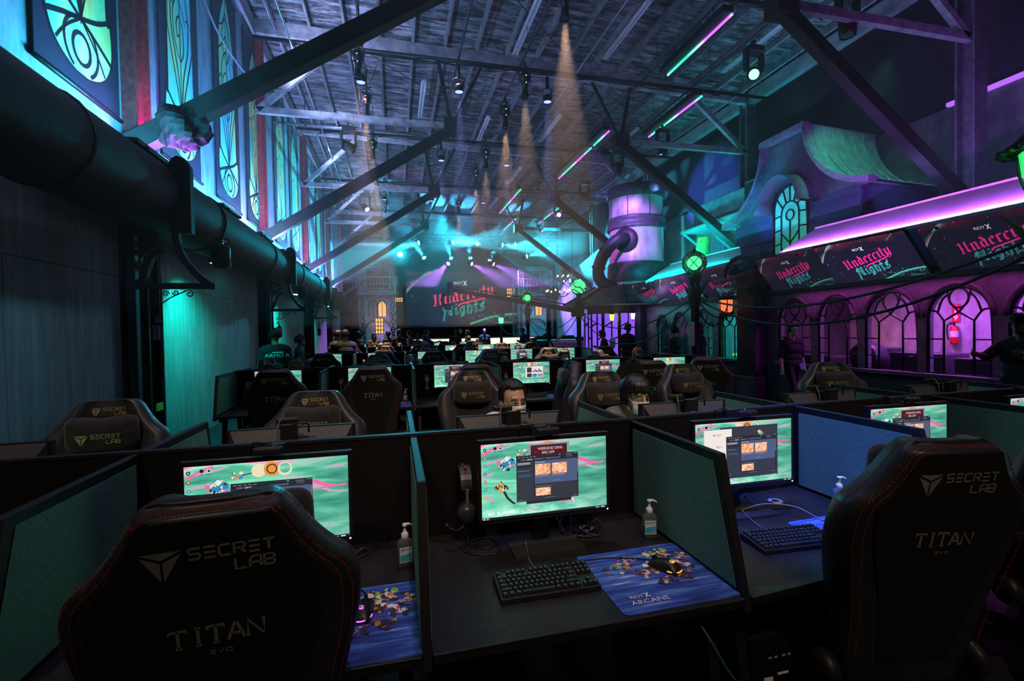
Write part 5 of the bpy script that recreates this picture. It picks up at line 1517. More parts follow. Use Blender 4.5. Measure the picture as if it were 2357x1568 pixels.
def row(nm, xs, ys, front=True, back=True, bays=None, tier='front'):
    n = len(xs)
    for k in range(n - 1):
        x0, x1 = xs[k], xs[k + 1]; y0, y1 = ys[k], ys[k + 1]
        pos = ORD[k]
        b = MB(); b.bar((x0, y0, .96), (x1, y1, .96), .03, .49)
        t = thing('privacy_screen', 'black privacy screen behind the %s bay of the %s row' % (pos, nm), 'privacy screen', (0, 0, 0), 0, 'privacy screens of the %s row' % nm)
        b.build('panel', MATTE, t)
        b = MB(); b.bar((x0, y0, 1.211), (x1, y1, 1.211), .036, .012); b.build('top_edge', PFRAME, t)
        for sg, on in ((-1, front), (1, back)):
            if not on:
                continue
            a0, a1 = (y0 + .018 * sg), (y1 + .018 * sg)
            t = thing('desk', 'black %s desk in the %s bay of the %s row' % ('near-side' if sg < 0 else 'far-side', pos, nm), 'desk', (0, 0, 0), 0, '%s desks of the %s row' % ('near-side' if sg < 0 else 'far-side', nm))
            b = MB()
            b.add([(x0 + .015, a0, .72), (x1 - .015, a1, .72), (x1 - .015, a1 + sg * DD, .72), (x0 + .015, a0 + sg * DD, .72), (x0 + .015, a0, .75), (x1 - .015, a1, .75), (x1 - .015, a1 + sg * DD, .75), (x0 + .015, a0 + sg * DD, .75)],
                  [(0, 3, 2, 1), (4, 5, 6, 7), (0, 1, 5, 4), (1, 2, 6, 5), (2, 3, 7, 6), (3, 0, 4, 7)] if sg > 0 else [(0, 1, 2, 3), (7, 6, 5, 4), (4, 5, 1, 0), (5, 6, 2, 1), (6, 7, 3, 2), (7, 4, 0, 3)])
            b.build('desk_top', DTOP, t, .003)
            for xx in (x0 + .06, x1 - .06):
                b = MB(); b.bar((xx, a0 + sg * .12, .72), (xx, a0 + sg * .02, .0), .04, .06, up=(0, 1, 0)); b.bar((xx, a0 + sg * .62, .72), (xx, a0 + sg * .74, .0), .04, .06, up=(0, 1, 0)); b.bar((xx, a0 + sg * .02, .70), (xx, a0 + sg * .76, .70), .04, .05); b.build('leg', BLACK, t)
            b = MB(); b.bar((x0 + .1, a0 + sg * .1, .5), (x1 - .1, a1 + sg * .1, .5), .02, .36); b.build('modesty_panel', MATTE, t)
            pd = bpy.data.objects
            # round cable grommet
            b = MB(); b.lathe([(.018, .75), (.036, .75), (.036, .754), (.018, .754)], 20, at=((x0 + x1) / 2 + .23, (a0 + a1) / 2 + sg * .13, 0)); b.build('grommet', mat('grey_grommet', (.35, .35, .38), .4), t)
    for k in range(n):
        for sg, on in ((-1, front), (1, back)):
            if not on:
                continue
            x, y = xs[k], ys[k] + .016 * sg
            pos = ORD[k]
            t = thing('divider', 'slanted %s divider with fabric face, %s from the banner wall in the %s row' % ('near-side' if sg < 0 else 'far-side', pos, nm), 'divider', (x, y, 0), 0, '%s dividers of the %s row' % ('near-side' if sg < 0 else 'far-side', nm))
            def quad(mb, inset, hw, m):
                c = [(0 + inset, .73 + (0 if inset else -.03)), (DD - inset - .0, .73 + (0 if inset else -.03)), (DD - .13 - inset, TOPZ - inset), (0 + inset, TOPZ - inset)]
                if inset:
                    c = [(.035, .765), (DD - .045, .765), (DD - .165, TOPZ - .035), (.035, TOPZ - .035)]
                vs = [(-hw, sg * u, v) for u, v in c] + [(hw, sg * u, v) for u, v in c]
                f = [(0, 3, 2, 1), (4, 5, 6, 7), (0, 1, 5, 4), (1, 2, 6, 5), (2, 3, 7, 6), (3, 0, 4, 7)]
                if sg > 0:
                    f = [tuple(reversed(q)) for q in f]
                mb.add(vs, f, m)
            b = MB(); quad(b, 0, .014, 0); b.build('frame', PFRAME, t, .003)
            b = MB(); quad(b, 1, .0165, 0); b.build('fabric_panel', FABRIC, t)
row('nearest', ROWA_X, ROWA_Y)
row('second', CX, [6.8] * 7)
row('third', CX[:7], [11.5] * 7)
row('fourth', CX[:7], [16.15] * 7)
row('fifth', CX[:6], [20.8] * 6)

# ---- what the monitors show
def m_wall():
    m = bpy.data.materials.new('desktop_picture'); t = NT(m)
    tc = t.n('ShaderNodeTexCoord')
    mp = t.n('ShaderNodeMapping'); mp.inputs['Scale'].default_value = (.75, 1, 3.0); mp.inputs['Rotation'].default_value = (0, R(12), 0); mp.inputs['Location'].default_value = (.35, 0, .2)
    t.l(tc.outputs['Generated'], mp.inputs['Vector'])
    f = t.noise(1.9, 3, .55, vec=mp.outputs[0], dist=.5)
    c = t.ramp(f, [(.30, (.03, .22, .16)), (.44, (.09, .44, .29)), (.54, (.20, .66, .43)), (.58, (.45, .60, .52)), (.62, (.85, .20, .42)), (.70, (.80, .42, .58))])
    sp = t.n('ShaderNodeSeparateXYZ'); t.l(tc.outputs['Generated'], sp.inputs[0])
    low = t.ramp(sp.outputs['Z'], [(.05, (1, 1, 1)), (.30, (0, 0, 0))])
    g = t.noise(7, 6, .65, co='Generated', sc=(1, 1, 1.6))
    cl = t.ramp(g, [(.4, (.10, .50, .32)), (.62, (.42, .80, .62))])
    mx = t.n('ShaderNodeMix', data_type='RGBA'); t.l(low, mx.inputs[0]); t.l(c, mx.inputs[6]); t.l(cl, mx.inputs[7])
    t.b.inputs['Base Color'].default_value = (.01, .01, .01, 1); t.b.inputs['Roughness'].default_value = .3
    xr = t.ramp(sp.outputs['X'], [(.35, (1, 1, 1)), (1, (.55, .62, .66))])
    m3 = t.n('ShaderNodeMix', data_type='RGBA', blend_type='MULTIPLY'); m3.inputs[0].default_value = 1
    t.l(mx.outputs[2], m3.inputs[6]); t.l(xr, m3.inputs[7])
    t.l(m3.outputs[2], t.b.inputs['Emission Color']); t.b.inputs['Emission Strength'].default_value = 1.3
    return m
def m_thumb():
    m = bpy.data.materials.new('thumbnail_picture'); t = NT(m)
    f = t.noise(55, 3, .6, dist=1.5)
    t.l(t.ramp(f, [(.34, (.75, .10, .05)), (.48, (.95, .45, .18)), (.6, (.95, .70, .55)), (.7, (.9, .85, .8))]), t.b.inputs['Emission Color'])
    t.b.inputs['Emission Strength'].default_value = 1; t.b.inputs['Base Color'].default_value = (.01, .01, .01, 1)
    return m
SM = [m_wall(), emis('window_slate', lin((52, 56, 68)), 1), emis('window_dark', lin((38, 40, 48)), 1), emis('window_light_text', lin((225, 228, 235)), .9), emis('window_blue', lin((78, 92, 130)), 1),
      m_thumb(), emis('banner_dark_red', lin((96, 16, 30)), 1), emis('art_blue', lin((40, 140, 190)), 1), emis('art_cream', lin((238, 222, 190)), 1), emis('art_orange', lin((235, 150, 60)), 1),
      emis('art_ink', lin((52, 40, 50)), 1), emis('window_grey', lin((150, 152, 160)), 1), emis('icon_red', lin((215, 60, 50)), 1), emis('art_pink', lin((235, 110, 170)), 1), emis('window_white', lin((240, 232, 226)), 1), emis('icon_dark', lin((22, 22, 28)), 1), emis('title_white', (1., .95, .95), 1.5), emis('art_pale_pink', lin((205, 170, 195)), 1)]
SWd, SHt = .545, .306

def desktop(variant):
    b = MB()
    b.xf = Matrix(((SWd, 0, 0, -SWd / 2), (0, 0, -1, 0), (0, SHt, 0, 0), (0, 0, 0, 1)))
    Lr = [.0003]
    def rect(u0, v0, u1, v1, m):
        Lr[0] += .00004
        b.poly([(u0, v0, Lr[0]), (u1, v0, Lr[0]), (u1, v1, Lr[0]), (u0, v1, Lr[0])], m)
    def disc(u, v, r, m, n=14, a0=0, a1=360, ky=1.0):
        Lr[0] += .00004
        b.poly([(u + r * math.cos(R(a0 + (a1 - a0) * i / n)), v + ky * r * 1.78 * math.sin(R(a0 + (a1 - a0) * i / n)), Lr[0]) for i in range(n)], m)
    def line(p, w, m):
        Lr[0] += .00004
        stroke2d(b, bez(p, 4) if len(p) > 2 else p, w, Lr[0], m, taper=m in (13, 17))
    def tx(s, u, v, h, m=3, wide=.56):
        Lr[0] += .00004
        text(b, s, u, v, h, Lr[0], m, wide=wide)
    b.poly([(0, 0, 0), (1, 0, 0), (1, 1, 0), (0, 1, 0)], 0)
    # abstract clusters in the colours of the picture
    rr = random.Random(21)
    def cluster(u, v, s, cols, n):
        for i in range(n):
            a = rr.uniform(0, 360); d = rr.uniform(0, s)
            x, y = u + d * math.cos(R(a)), v + 1.5 * d * math.sin(R(a))
            q = rr.uniform(.15, .5) * s
            Lr[0] += .00004
            k = rr.randint(3, 6); t0 = rr.uniform(0, 360)
            b.poly([(x + q * rr.uniform(.5, 1) * math.cos(R(t0 + 360 * j / k)), y + 1.78 * q * rr.uniform(.5, 1) * math.sin(R(t0 + 360 * j / k)), Lr[0]) for j in range(k)], cols[i % len(cols)])
    for (u0, v0, u1, v1, w_, m_) in ((-.0, .86, .17, .985, .05, 13), (.0, .72, .16, .80, .035, 17), (.06, .90, .26, .97, .03, 17), (.0, .56, .10, .62, .04, 17), (.58, .80, .82, .70, .02, 17), (.62, .74, .99, .64, .045, 13), (.66, .70, .99, .56, .03, 17), (.72, .60, .98, .66, .02, 13), (.84, .86, .99, .90, .03, 17), (.30, .10, .48, .06, .02, 17), (.02, .30, .12, .24, .03, 17)):
        line([(u0, v0), ((u0 * 2 + u1) / 3, v0 + (v1 - v0) * .2 + .012), ((u0 + 2 * u1) / 3, v0 + (v1 - v0) * .75 - .01), (u1, v1)], w_, m_)
    cluster(.19, .72, .062, (7, 8, 10, 7, 14, 13, 7, 10), 44)
    cluster(.15, .42, .05, (9, 10, 8, 9, 10), 30)
    line([(.17, .36), (.20, .26), (.25, .18)], .02, 10)
    cluster(.32, .86, .038, (8, 9, 10, 7, 13), 22)
    line([(.34, .86), (.42, .88), (.47, .87)], .012, 10)
    disc(.44, .90, .045, 8); disc(.52, .91, .05, 9); disc(.52, .91, .034, 10); disc(.52, .91, .026, 9); disc(.60, .90, .046, 8); disc(.60, .91, .034, 0)
    if variant in ('figures', 'form', 'photo'):
        cluster(.42, .62, .06, (7, 13, 10, 8), 14); cluster(.6, .66, .06, (12, 8, 9, 14), 14); cluster(.74, .60, .03, (14, 14, 9), 8); cluster(.48, .4, .05, (10, 7, 8), 10)
    cluster(.72, .16, .025, (14, 13, 14), 8)
    line([(.60, .13), (.66, .16), (.71, .14)], .02, 13)
    for i in range(7):
        v = .93 - .105 * i
        disc(.028, v, .013, (15, 12, 7, 4, 13, 7, 9)[i]); disc(.028, v, .006, (3, 3, 3, 3, 9, 3, 3)[i], 8)
    disc(.105, .945, .012, 15); rect(.135, .92, .158, .965, 0); disc(.147, .943, .008, 15, 6)
    for u in (.1, .142):
        rect(u - .01, .900, u + .016, .905, 15)
    tx('RIOT', .045, .062, .036, 16, .46); Lr[0] += .00004; x_mark(b, .125, .08, .036, Lr[0], 16); tx('ARCANE', .148, .066, .031, 16, .6)
    def store(ox, oy, w=.485, h=.62):
        """dark library window"""
        def r2(u0, v0, u1, v1, m): rect(ox + u0 * w, oy + v0 * h, ox + u1 * w, oy + v1 * h, m)
        r2(0, 0, 1, 1, 2); r2(0, .9, 1, 1, 2); r2(0, .0, 1, .07, 1); r2(0, .07, .27, .86, 1); r2(.29, .36, .98, .86, 4); r2(.29, .08, .98, .35, 1)
        for k in range(5):
            r2(.03 + .06 * k, .955, .07 + .06 * k, .965, 11)
        tx('STORE', ox + .07 * w, oy + .89 * h, .019, 11, .46); tx('LIBRARY', ox + .165 * w, oy + .89 * h, .019, 3, .46); tx('COMMUNITY', ox + .285 * w, oy + .89 * h, .019, 11, .46); tx('PARTNER-ACCOUNTS-RI', ox + .46 * w, oy + .89 * h, .019, 11, .40)
        r2(.02, .80, .22, .845, 11); r2(.02, .74, .26, .775, 2); r2(.02, .66, .2, .668, 11); r2(.03, .57, .22, .578, 7); r2(.03, .54, .25, .547, 7)
        tx("WHAT'S NEW", ox + .30 * w, oy + .815 * h, .016, 3, .55)
        r2(.30, .56, .54, .79, 5); r2(.57, .56, .81, .79, 5)
        for u in (.30, .57):
            r2(u, .535, u + .22, .541, 3); r2(u, .50, u + .03, .52, 12); r2(u + .035, .508, u + .2, .513, 11)
        tx('ADD SHELF', ox + .58 * w, oy + .40 * h, .014, 11, .55)
        r2(.30, .30, .58, .306, 11); r2(.30, .10, .54, .27, 5); r2(.45, .045, .6, .05, 11); r2(.02, .03, .1, .036, 11); r2(.9, .03, .96, .036, 11)
        r2(.79, .88, .93, .99, 2); r2(.68, .955, .71, .985, 7); r2(.78, .965, .88, .972, 7)
        for k in range(4):
            r2(.80, .90 + .02 * k, .90, .903 + .02 * k, 11)
        for k in range(3):
            r2(.93 + .025 * k, .972, .94 + .025 * k, .984, 3)
        r2(.985, .55, .992, .85, 11)
    def promo(ox, oy, w=.33, h=.22):
        rect(ox, oy, ox + w, oy + h, 11); rect(ox + .02, oy + .02, ox + w - .02, oy + h * .88, 2)
        rect(ox + .035, oy + h * .18, ox + w - .04, oy + h * .78, 6)
        cluster(ox + .06, oy + h * .4, .02, (6, 10, 12), 6)
        tx('WEEKEND DEAL', ox + .075, oy + h * .53, .034, 3, .56); tx('30% OFF', ox + .105, oy + h * .24, .034, 3, .58)
    if variant == 'store_low':
        promo(.42, .45, .34, .30); store(.27, .17, .50, .60)
    elif variant == 'store':
        promo(.36, .78, .33, .19); rect(.34, .16, .70, .5, 2); store(.265, .20, .495, .62)
    elif variant == 'sign_in':
        rect(.24, .12, .84, .93, 1); rect(.08, .30, .36, .90, 14); tx('RIOT', .20, .80, .03, 12, .6); disc(.18, .815, .012, 12, 3); tx('Sign in', .20, .62, .03, 15, .55)
        cluster(.66, .80, .06, (9, 8, 10, 0), 12); cluster(.74, .55, .05, (14, 14, 9), 12)
        store(.30, .16, .52, .62); tx('RIOT', .77, .10, .03, 3, .5); tx('ARCANE', .845, .10, .03, 3, .6)
    elif variant == 'photo':
        rect(.31, .26, .83, .84, 11); rect(.33, .28, .81, .80, 14); rect(.37, .30, .50, .48, 1); rect(.37, .52, .50, .76, 1); rect(.52, .50, .80, .76, 14)
        for k in range(7):
            rect(.53 + .037 * k, .53, .56 + .037 * k, .60 + .05 * ((k * 5) % 3), (10, 13, 1, 10, 7, 10, 1)[k])
        rect(.52, .30, .64, .46, 7); rect(.66, .30, .80, .46, 11)
    elif variant == 'form':
        rect(.26, .20, .72, .78, 14); rect(.30, .30, .60, .5, 11)
    rect(0, 0, 1, .035, 15); rect(.008, .008, .022, .028, 3); rect(.03, .006, .05, .03, 11); rect(.90, .012, .93, .022, 3); rect(.945, .01, .975, .026, 3)
    return b

MONB = mat('monitor_black', (.014, .014, .016), .38)
MONG = mat('monitor_back_grey', (.036, .038, .052), .55, noise=80, var=.2)
SCREENS = {}
def monitor(lab, x, y, rz, variant, detail=True, group='monitors'):
    t = thing('monitor', lab, 'monitor', (x, y, DESKZ), rz, group)
    key = (variant,)
    if 'case' not in SCREENS:
        b = MB()
        w, z0, z1 = .57, .135, .475
        b.span((-w / 2, -.004, z0), (w / 2, .022, z1))
        for s in (-1, 1):
            b.span((s * w / 2 - (.0125 if s > 0 else 0), -.007, z0), (s * w / 2 + (0 if s > 0 else .0125), -.003, z1))
        b.span((-w / 2, -.007, z0), (w / 2, -.003, z0 + .018)); b.span((-w / 2, -.007, z1 - .0125), (w / 2, -.003, z1))
        SCREENS['case'] = b
        b = MB()
        c = [(-.27, .022, .15), (.27, .022, .15), (.27, .022, .47), (-.27, .022, .47), (-.2, .065, .17), (.2, .065, .17), (.235, .06, .40), (-.235, .06, .40)]
        b.add(c, [(4, 5, 6, 7)[::-1], (0, 1, 5, 4)[::-1], (1, 2, 6, 5)[::-1], (2, 3, 7, 6)[::-1], (3, 0, 4, 7)[::-1]])
        SCREENS['back'] = b
        b = MB(); b.span((-.035, .075, .0), (.035, .11, .50)); b.span((-.05, .06, .26), (.05, .08, .36)); SCREENS['stand'] = b
        b = MB(); b.tube([(-.085, .1, .46), (-.085, .1, .497), (-.078, .1, .505), (-.02, .1, .505), (-.013, .1, .497), (-.013, .1, .46)], .0045, 6); SCREENS['handle'] = b
        b = MB(); b.prism([(-.15, -.06), (.15, -.06), (.15, .06), (.09, .12), (-.09, .12), (-.15, .06)], .012); SCREENS['base'] = b
        b = MB(); b.tube([(.028 * math.cos(R(a)), .114, .40 + .028 * math.sin(R(a))) for a in range(0, 360, 20)], .006, 6, closed=True); SCREENS['ring'] = b
        b = MB(); b.box((.275, -.0075, .143), (.005, .002, .005)); SCREENS['led'] = b
        SCREENS['m'] = {}
    M_ = SCREENS['m']
    def put(k, nm, m, bv=0):
        if k in M_:
            o = bpy.data.objects.new(nm, M_[k]); C.objects.link(o); o.parent = t
        else:
            o = SCREENS[k].build(nm, m, t); M_[k] = o.data
        return o
    put('case', 'bezel', MONB); put('back', 'back_shell', MONG); put('stand', 'stand_column', MONB); put('base', 'stand_base', mat('stand_base_metal', (.06, .06, .068), .4, .5))
    put('handle', 'carry_handle', MONB); put('ring', 'red_ring', mat('red_plastic', (.5, .01, .02), .4)); put('led', 'power_light', emis('white_led', (.8, .9, 1.), 3))
    if variant not in M_:
        o = desktop(variant).build('display', SM, t); M_[variant] = o.data
        o.location = (0, -.0045, .152)
    else:
        o = bpy.data.objects.new('display', M_[variant]); C.objects.link(o); o.parent = t; o.location = (0, -.0045, .152)
    return t

PLK = mat('black_plastic', (.015, .015, .017), .4)
wc0 = None
def webcam(lab, x, y, rz, dz=.478):
    global wc0
    if wc0 is None:
        wc0 = thing('webcam', lab, 'webcam', (x, y, DESKZ + dz), rz, 'webcams')
        b = MB(); b.span((-.05, -.028, .004), (.05, .0, .034)); b.build('body', PLK, wc0, .008)
        b = MB(); b.xf = XF((0, -.029, .019), rx=R(90)); b.lathe([(0, .002), (.011, .002), (.012, -.001)], 14); b.build('lens', mat('lens_glass', (.02, .02, .03), .08), wc0)
        b = MB(); b.span((-.02, -.012, -.012), (.02, .05, .004)); b.span((-.02, .04, -.05), (.02, .05, .0)); b.build('clip', PLK, wc0, .002)
        b = MB(); b.tube(bez([(.0, .0, .02), (.02, .03, .03), (.03, .06, -.02), (.025, .07, -.12), (.0, .075, -.2)], 6), .003, 6); b.build('cable', mat('grey_thin_cable', (.12, .12, .13), .5), wc0)
        return wc0
    return dup(wc0, (x, y, DESKZ + dz), rz, lab)

# keyboard
KEYM = mat('black_keycap', (.018, .018, .02), .5)
KGL = emis('cyan_key_legend', (.02, .62, .85), .55)
def keyboard(lab, x, y, rz, full, group='keyboards', lit=True):
    t = thing('keyboard', lab, 'keyboard', (x, y, DESKZ), rz, group)
    b = MB(); b.add([(-.18, -.077, 0), (.18, -.077, 0), (.18, .077, 0), (-.18, .077, 0), (-.18, -.077, .018), (.18, -.077, .018), (.18, .077, .03), (-.18, .077, .03)], [(0, 3, 2, 1), (4, 5, 6, 7), (0, 1, 5, 4), (1, 2, 6, 5), (2, 3, 7, 6), (3, 0, 4, 7)]); b.build('case', PLK, t, .003)
    rows = [[1, -1, 1, 1, 1, 1, -.5, 1, 1, 1, 1, -.5, 1, 1, 1, 1, -.25, 1, 1, 1], [1] * 13 + [2, -.25, 1, 1, 1], [1.5] + [1] * 12 + [1.5, -.25, 1, 1, 1], [1.75] + [1] * 11 + [2.25], [2.25] + [1] * 10 + [2.75, -1.25, 1], [1.25, 1.25, 1.25, 6.25, 1.25, 1.25, 1.25, 1.25, -.25, 1, 1, 1]]
    u = .0190; meshes = {}
    allb = MB(); gl = MB()
    for i, r in enumerate(rows):
        cx = -.173; cyy = .062 - i * .0235 - (.004 if i else 0)
        zz = .0195 + (cyy + .077) / .154 * .012
        for wd in r:
            if wd > 0:
                w = wd * u - .0035
                if full:
                    k = round(w, 5)
                    if k not in meshes:
                        q = MB(); a, c = w / 2, .0085
                        q.add([(-a, -c, 0), (a, -c, 0), (a, c, 0), (-a, c, 0), (-a + .002, -c + .002, .0085), (a - .002, -c + .002, .0085), (a - .002, c - .0015, .0085), (-a + .002, c - .0015, .0085)], [(4, 5, 6, 7), (0, 1, 5, 4), (1, 2, 6, 5), (2, 3, 7, 6), (3, 0, 4, 7)])
                        if wd < 3:
                            q.poly([(-.003, 0.002, .0087), (.001, .002, .0087), (.001, .0045, .0087), (-.003, .0045, .0087)], 1)
                        o = q.build('key', [KEYM, KGL if lit else mat('unlit_key_legend', (.12, .16, .18), .5)], t); meshes[k] = o.data
                    else:
                        o = bpy.data.objects.new('key', meshes[k]); C.objects.link(o); o.parent = t
                    o.location = (cx + wd * u / 2, cyy, zz); o.rotation_euler = (R(4.5), 0, 0)
                else:
                    allb.box((cx + wd * u / 2, cyy, zz + .004), (w, .016, .009))
            cx += abs(wd) * u
    if not full:
        allb.build('keys', KEYM, t)['kind'] = 'stuff'
    b = MB(); b.tube(bez([(0, .077, .02), (-.005, .12, .004), (-.01, .2, .004), (.01, .33, .02)], 6), .0035, 6); b.build('cable', mat('braided_grey_cable', (.10, .10, .11), .6), t)
    b = MB(); text(b, 'G', -.171, .066, .007, .0315, 0); b.build('logo', KGL, t)
    return t

# mouse mat
def m_pad():
    m = bpy.data.materials.new('mouse_mat_print'); t = NT(m)
    tc = t.n('ShaderNodeTexCoord')
    mp = t.n('ShaderNodeMapping'); mp.inputs['Rotation'].default_value = (0, 0, R(-6)); mp.inputs['Scale'].default_value = (.9, 9, 1)
    t.l(tc.outputs['Generated'], mp.inputs['Vector'])
    f = t.noise(2.2, 5, .6, vec=mp.outputs[0])
    t.l(t.ramp(f, [(.34, (.012, .03, .20)), (.50, (.03, .09, .46)), (.62, (.10, .24, .72)), (.68, (.45, .60, .9)), (.74, (.85, .85, .88))]), t.b.inputs['Base Color'])
    t.b.inputs['Roughness'].default_value = .75
    return m
PADM = [m_pad(), mat('pad_cream', (.75, .62, .45), .8), mat('pad_orange', (.65, .25, .04), .8), mat('pad_ink', (.05, .03, .06), .8), mat('pad_blue', (.05, .35, .65), .8), mat('pad_pink', (.75, .12, .35), .8), mat('pad_green', (.18, .55, .05), .8), mat('pad_white', (.85, .85, .88), .8), mat('pad_purple', (.16, .05, .25), .8)]
pad0 = None
def mousepad(lab, x, y, rz):
    global pad0
    if pad0 is None:
        pad0 = thing('mouse_mat', lab, 'mouse mat', (x, y, DESKZ), rz, 'mouse mats')
        w, h, r_ = .225, .205, .02
        o = []
        for sx, sy, a in ((1, -1, -90), (1, 1, 0), (-1, 1, 90), (-1, -1, 180)):
            o += [(sx * (w - r_) + r_ * math.cos(R(a + 90 * i / 5)), sy * (h - r_) + r_ * math.sin(R(a + 90 * i / 5))) for i in range(6)]
        b = MB(); b.prism(o, .003, 0)
        q = random.Random(9); z = [.0031]
        def cl(u, v, s, cols, n):
            for i in range(n):
                a, d = q.uniform(0, 360), q.uniform(0, s); k = q.randint(3, 6); t0 = q.uniform(0, 360); rr_ = q.uniform(.14, .48) * s
                x_, y_ = u + 1.3 * d * math.cos(R(a)), v + d * math.sin(R(a)); z[0] += .000012
                b.poly([(x_ + rr_ * q.uniform(.4, 1.1) * math.cos(R(t0 + 360 * j / k)), y_ + rr_ * q.uniform(.4, 1.1) * math.sin(R(t0 + 360 * j / k)), z[0]) for j in range(k)], cols[i % len(cols)])
        cl(-.11, .075, .04, (4, 2, 3, 1, 4, 8), 40); cl(-.05, .115, .036, (1, 3, 2, 5), 30); cl(-.02, .02, .045, (8, 3, 1, 8), 36); cl(.05, .06, .045, (5, 3, 2, 7, 3), 40); cl(.10, .13, .048, (2, 1, 3, 6, 1, 3), 46)
        cl(.15, .03, .036, (7, 3, 5, 7, 3), 26); cl(.10, -.04, .042, (3, 8, 3, 2), 26); cl(.18, .09, .03, (2, 7, 5, 3), 22); cl(.02, -.05, .035, (3, 8, 1), 20)
        for i in range(26):
            cl(q.uniform(-.21, .21), q.uniform(-.12, .19), .003, (1, 2, 7), 1)
        z[0] += .00003
        text(b, 'RIOT', -.165, -.13, .016, z[0], 7); x_mark(b, -.10, -.122, .026, z[0], 7); text(b, 'ARCANE', -.175, -.165, .022, z[0], 7, wide=1.15)
        b.build('printed_cloth', PADM, pad0)
        return pad0
    return dup(pad0, (x, y, DESKZ), rz, lab)

def mouse(lab, x, y, rz, glow, nm):
    t = thing('mouse', lab, 'mouse', (x, y, DESKZ + .0032), rz, 'mice')
    prof = bez([(-.062, .004, .018), (-.058, .018, .028), (-.035, .036, .032), (0, .039, .030), (.035, .030, .029), (.056, .018, .027), (.062, .006, .022)], 4)
    vs = []; n = 14
    for yy, hh, hw in prof:
        for j in range(n + 1):
            a = math.pi * j / n
            vs.append((hw * math.cos(a), yy, max(.0, hh * (math.sin(a) ** .7))))
    m_ = len(prof)
    b = MB(); b.add(vs, [(i * (n + 1) + j, i * (n + 1) + j + 1, (i + 1) * (n + 1) + j + 1, (i + 1) * (n + 1) + j) for i in range(m_ - 1) for j in range(n)] + [tuple(range(n, -1, -1)), tuple((m_ - 1) * (n + 1) + j for j in range(n + 1))], 0, True); b.build('shell', PLK, t)
    b = MB(); b.xf = XF((0, .042, .027), ry=R(90)); b.lathe([(.0, -.004), (.011, -.004), (.011, .004), (0, .004)], 14); b.build('wheel', MATTE, t)
    g = emis(nm + '_glow', glow, 1.7)
    b = MB(); b.tube([(.0325 * math.cos(R(a)), -.028 + .036 * math.sin(R(a)), .011) for a in range(180, 361, 12)], .0022, 6); b.build('light_line', g, t)
    b = MB(); b.tube([(.008 * math.cos(R(a)), -.03 + .008 * math.sin(R(a)), .0375 - .03 * .0) for a in range(30, 331, 20)] + [(.0, -.03, .0378)], .0018, 5); b.build('logo', g, t)
    b = MB(); b.tube(bez([(0, .06, .01), (-.02, .12, .004), (-.10, .2, .004), (-.2, .26, .006), (-.26, .3, .02)], 6), .0025, 6); b.build('cable', CAB, t)
    return t

bt0 = None
GEL = mat('clear_gel', (.85, .92, .95), .08, trans=.9, ior=1.3)
def bottle(lab, x, y, rz=0):
    global bt0
    if bt0 is None:
        bt0 = thing('sanitizer_bottle', lab, 'bottle', (x, y, DESKZ), rz, 'sanitizer bottles')
        def sec(z, w, d):
            return [(w * (abs(math.cos(a)) ** .55) * (1 if math.cos(a) >= 0 else -1), d * (abs(math.sin(a)) ** .55) * (1 if math.sin(a) >= 0 else -1), z) for a in [2 * math.pi * i / 28 for i in range(28)]]
        b = MB(); S_ = [sec(0, .028, .016), sec(.003, .031, .018), (sec(.09, .031, .018)), sec(.10, .028, .017), sec(.108, .018, .014), sec(.112, .013, .013)]
        vs = [p for s_ in S_ for p in s_]
        b.add(vs, [(i * 28 + j, i * 28 + (j + 1) % 28, (i + 1) * 28 + (j + 1) % 28, (i + 1) * 28 + j) for i in range(5) for j in range(28)] + [tuple(range(27, -1, -1)), tuple(140 + j for j in range(28))], 0, True); b.build('gel_body', GEL, bt0)
        b = MB(); b.lathe([(.0135, .112), (.0145, .114), (.0145, .128), (.010, .134), (.006, .136), (.006, .156), (.010, .158), (.009, .168), (0, .17)], 16); b.build('collar', mat('white_pump', (.8, .82, .86), .4), bt0)
        b = MB(); b.tube([(0, 0, .163), (.012, -.0, .165), (.028, 0, .160), (.034, 0, .152)], [.006, .0055, .004, .003], 8); b.build('nozzle', mat('white_pump', (.8, .82, .86), .4), bt0)
        b = MB()
        lx = [(u, -.0182, v) for u, v in ((-.024, .022), (.024, .022), (.024, .082), (-.024, .082))]
        b.poly(lx, 0)
        b.poly([(-.022, -.0184, .026), (.022, -.0184, .026), (.022, -.0184, .058), (-.022, -.0184, .050)], 1); b.poly([(.010 + .006 * math.cos(R(a)), -.0186, .032 + .006 * math.sin(R(a))) for a in range(0, 360, 30)], 3)
        X_ = Matrix(((1, 0, 0, 0), (0, 0, -1, -.0186), (0, 1, 0, 0), (0, 0, 0, 1)))
        text(b, 'germX', -.019, .068, .010, 0, 2, xf=X_, wide=1.05)
        b.build('label', [mat('label_pale', (.62, .75, .82), .5), mat('label_blue', (.05, .42, .72), .5), mat('label_ink', (.02, .02, .05), .5), mat('label_dot', (.5, .4, .05), .5)], bt0)
        return bt0
    return dup(bt0, (x, y, DESKZ), rz, lab)

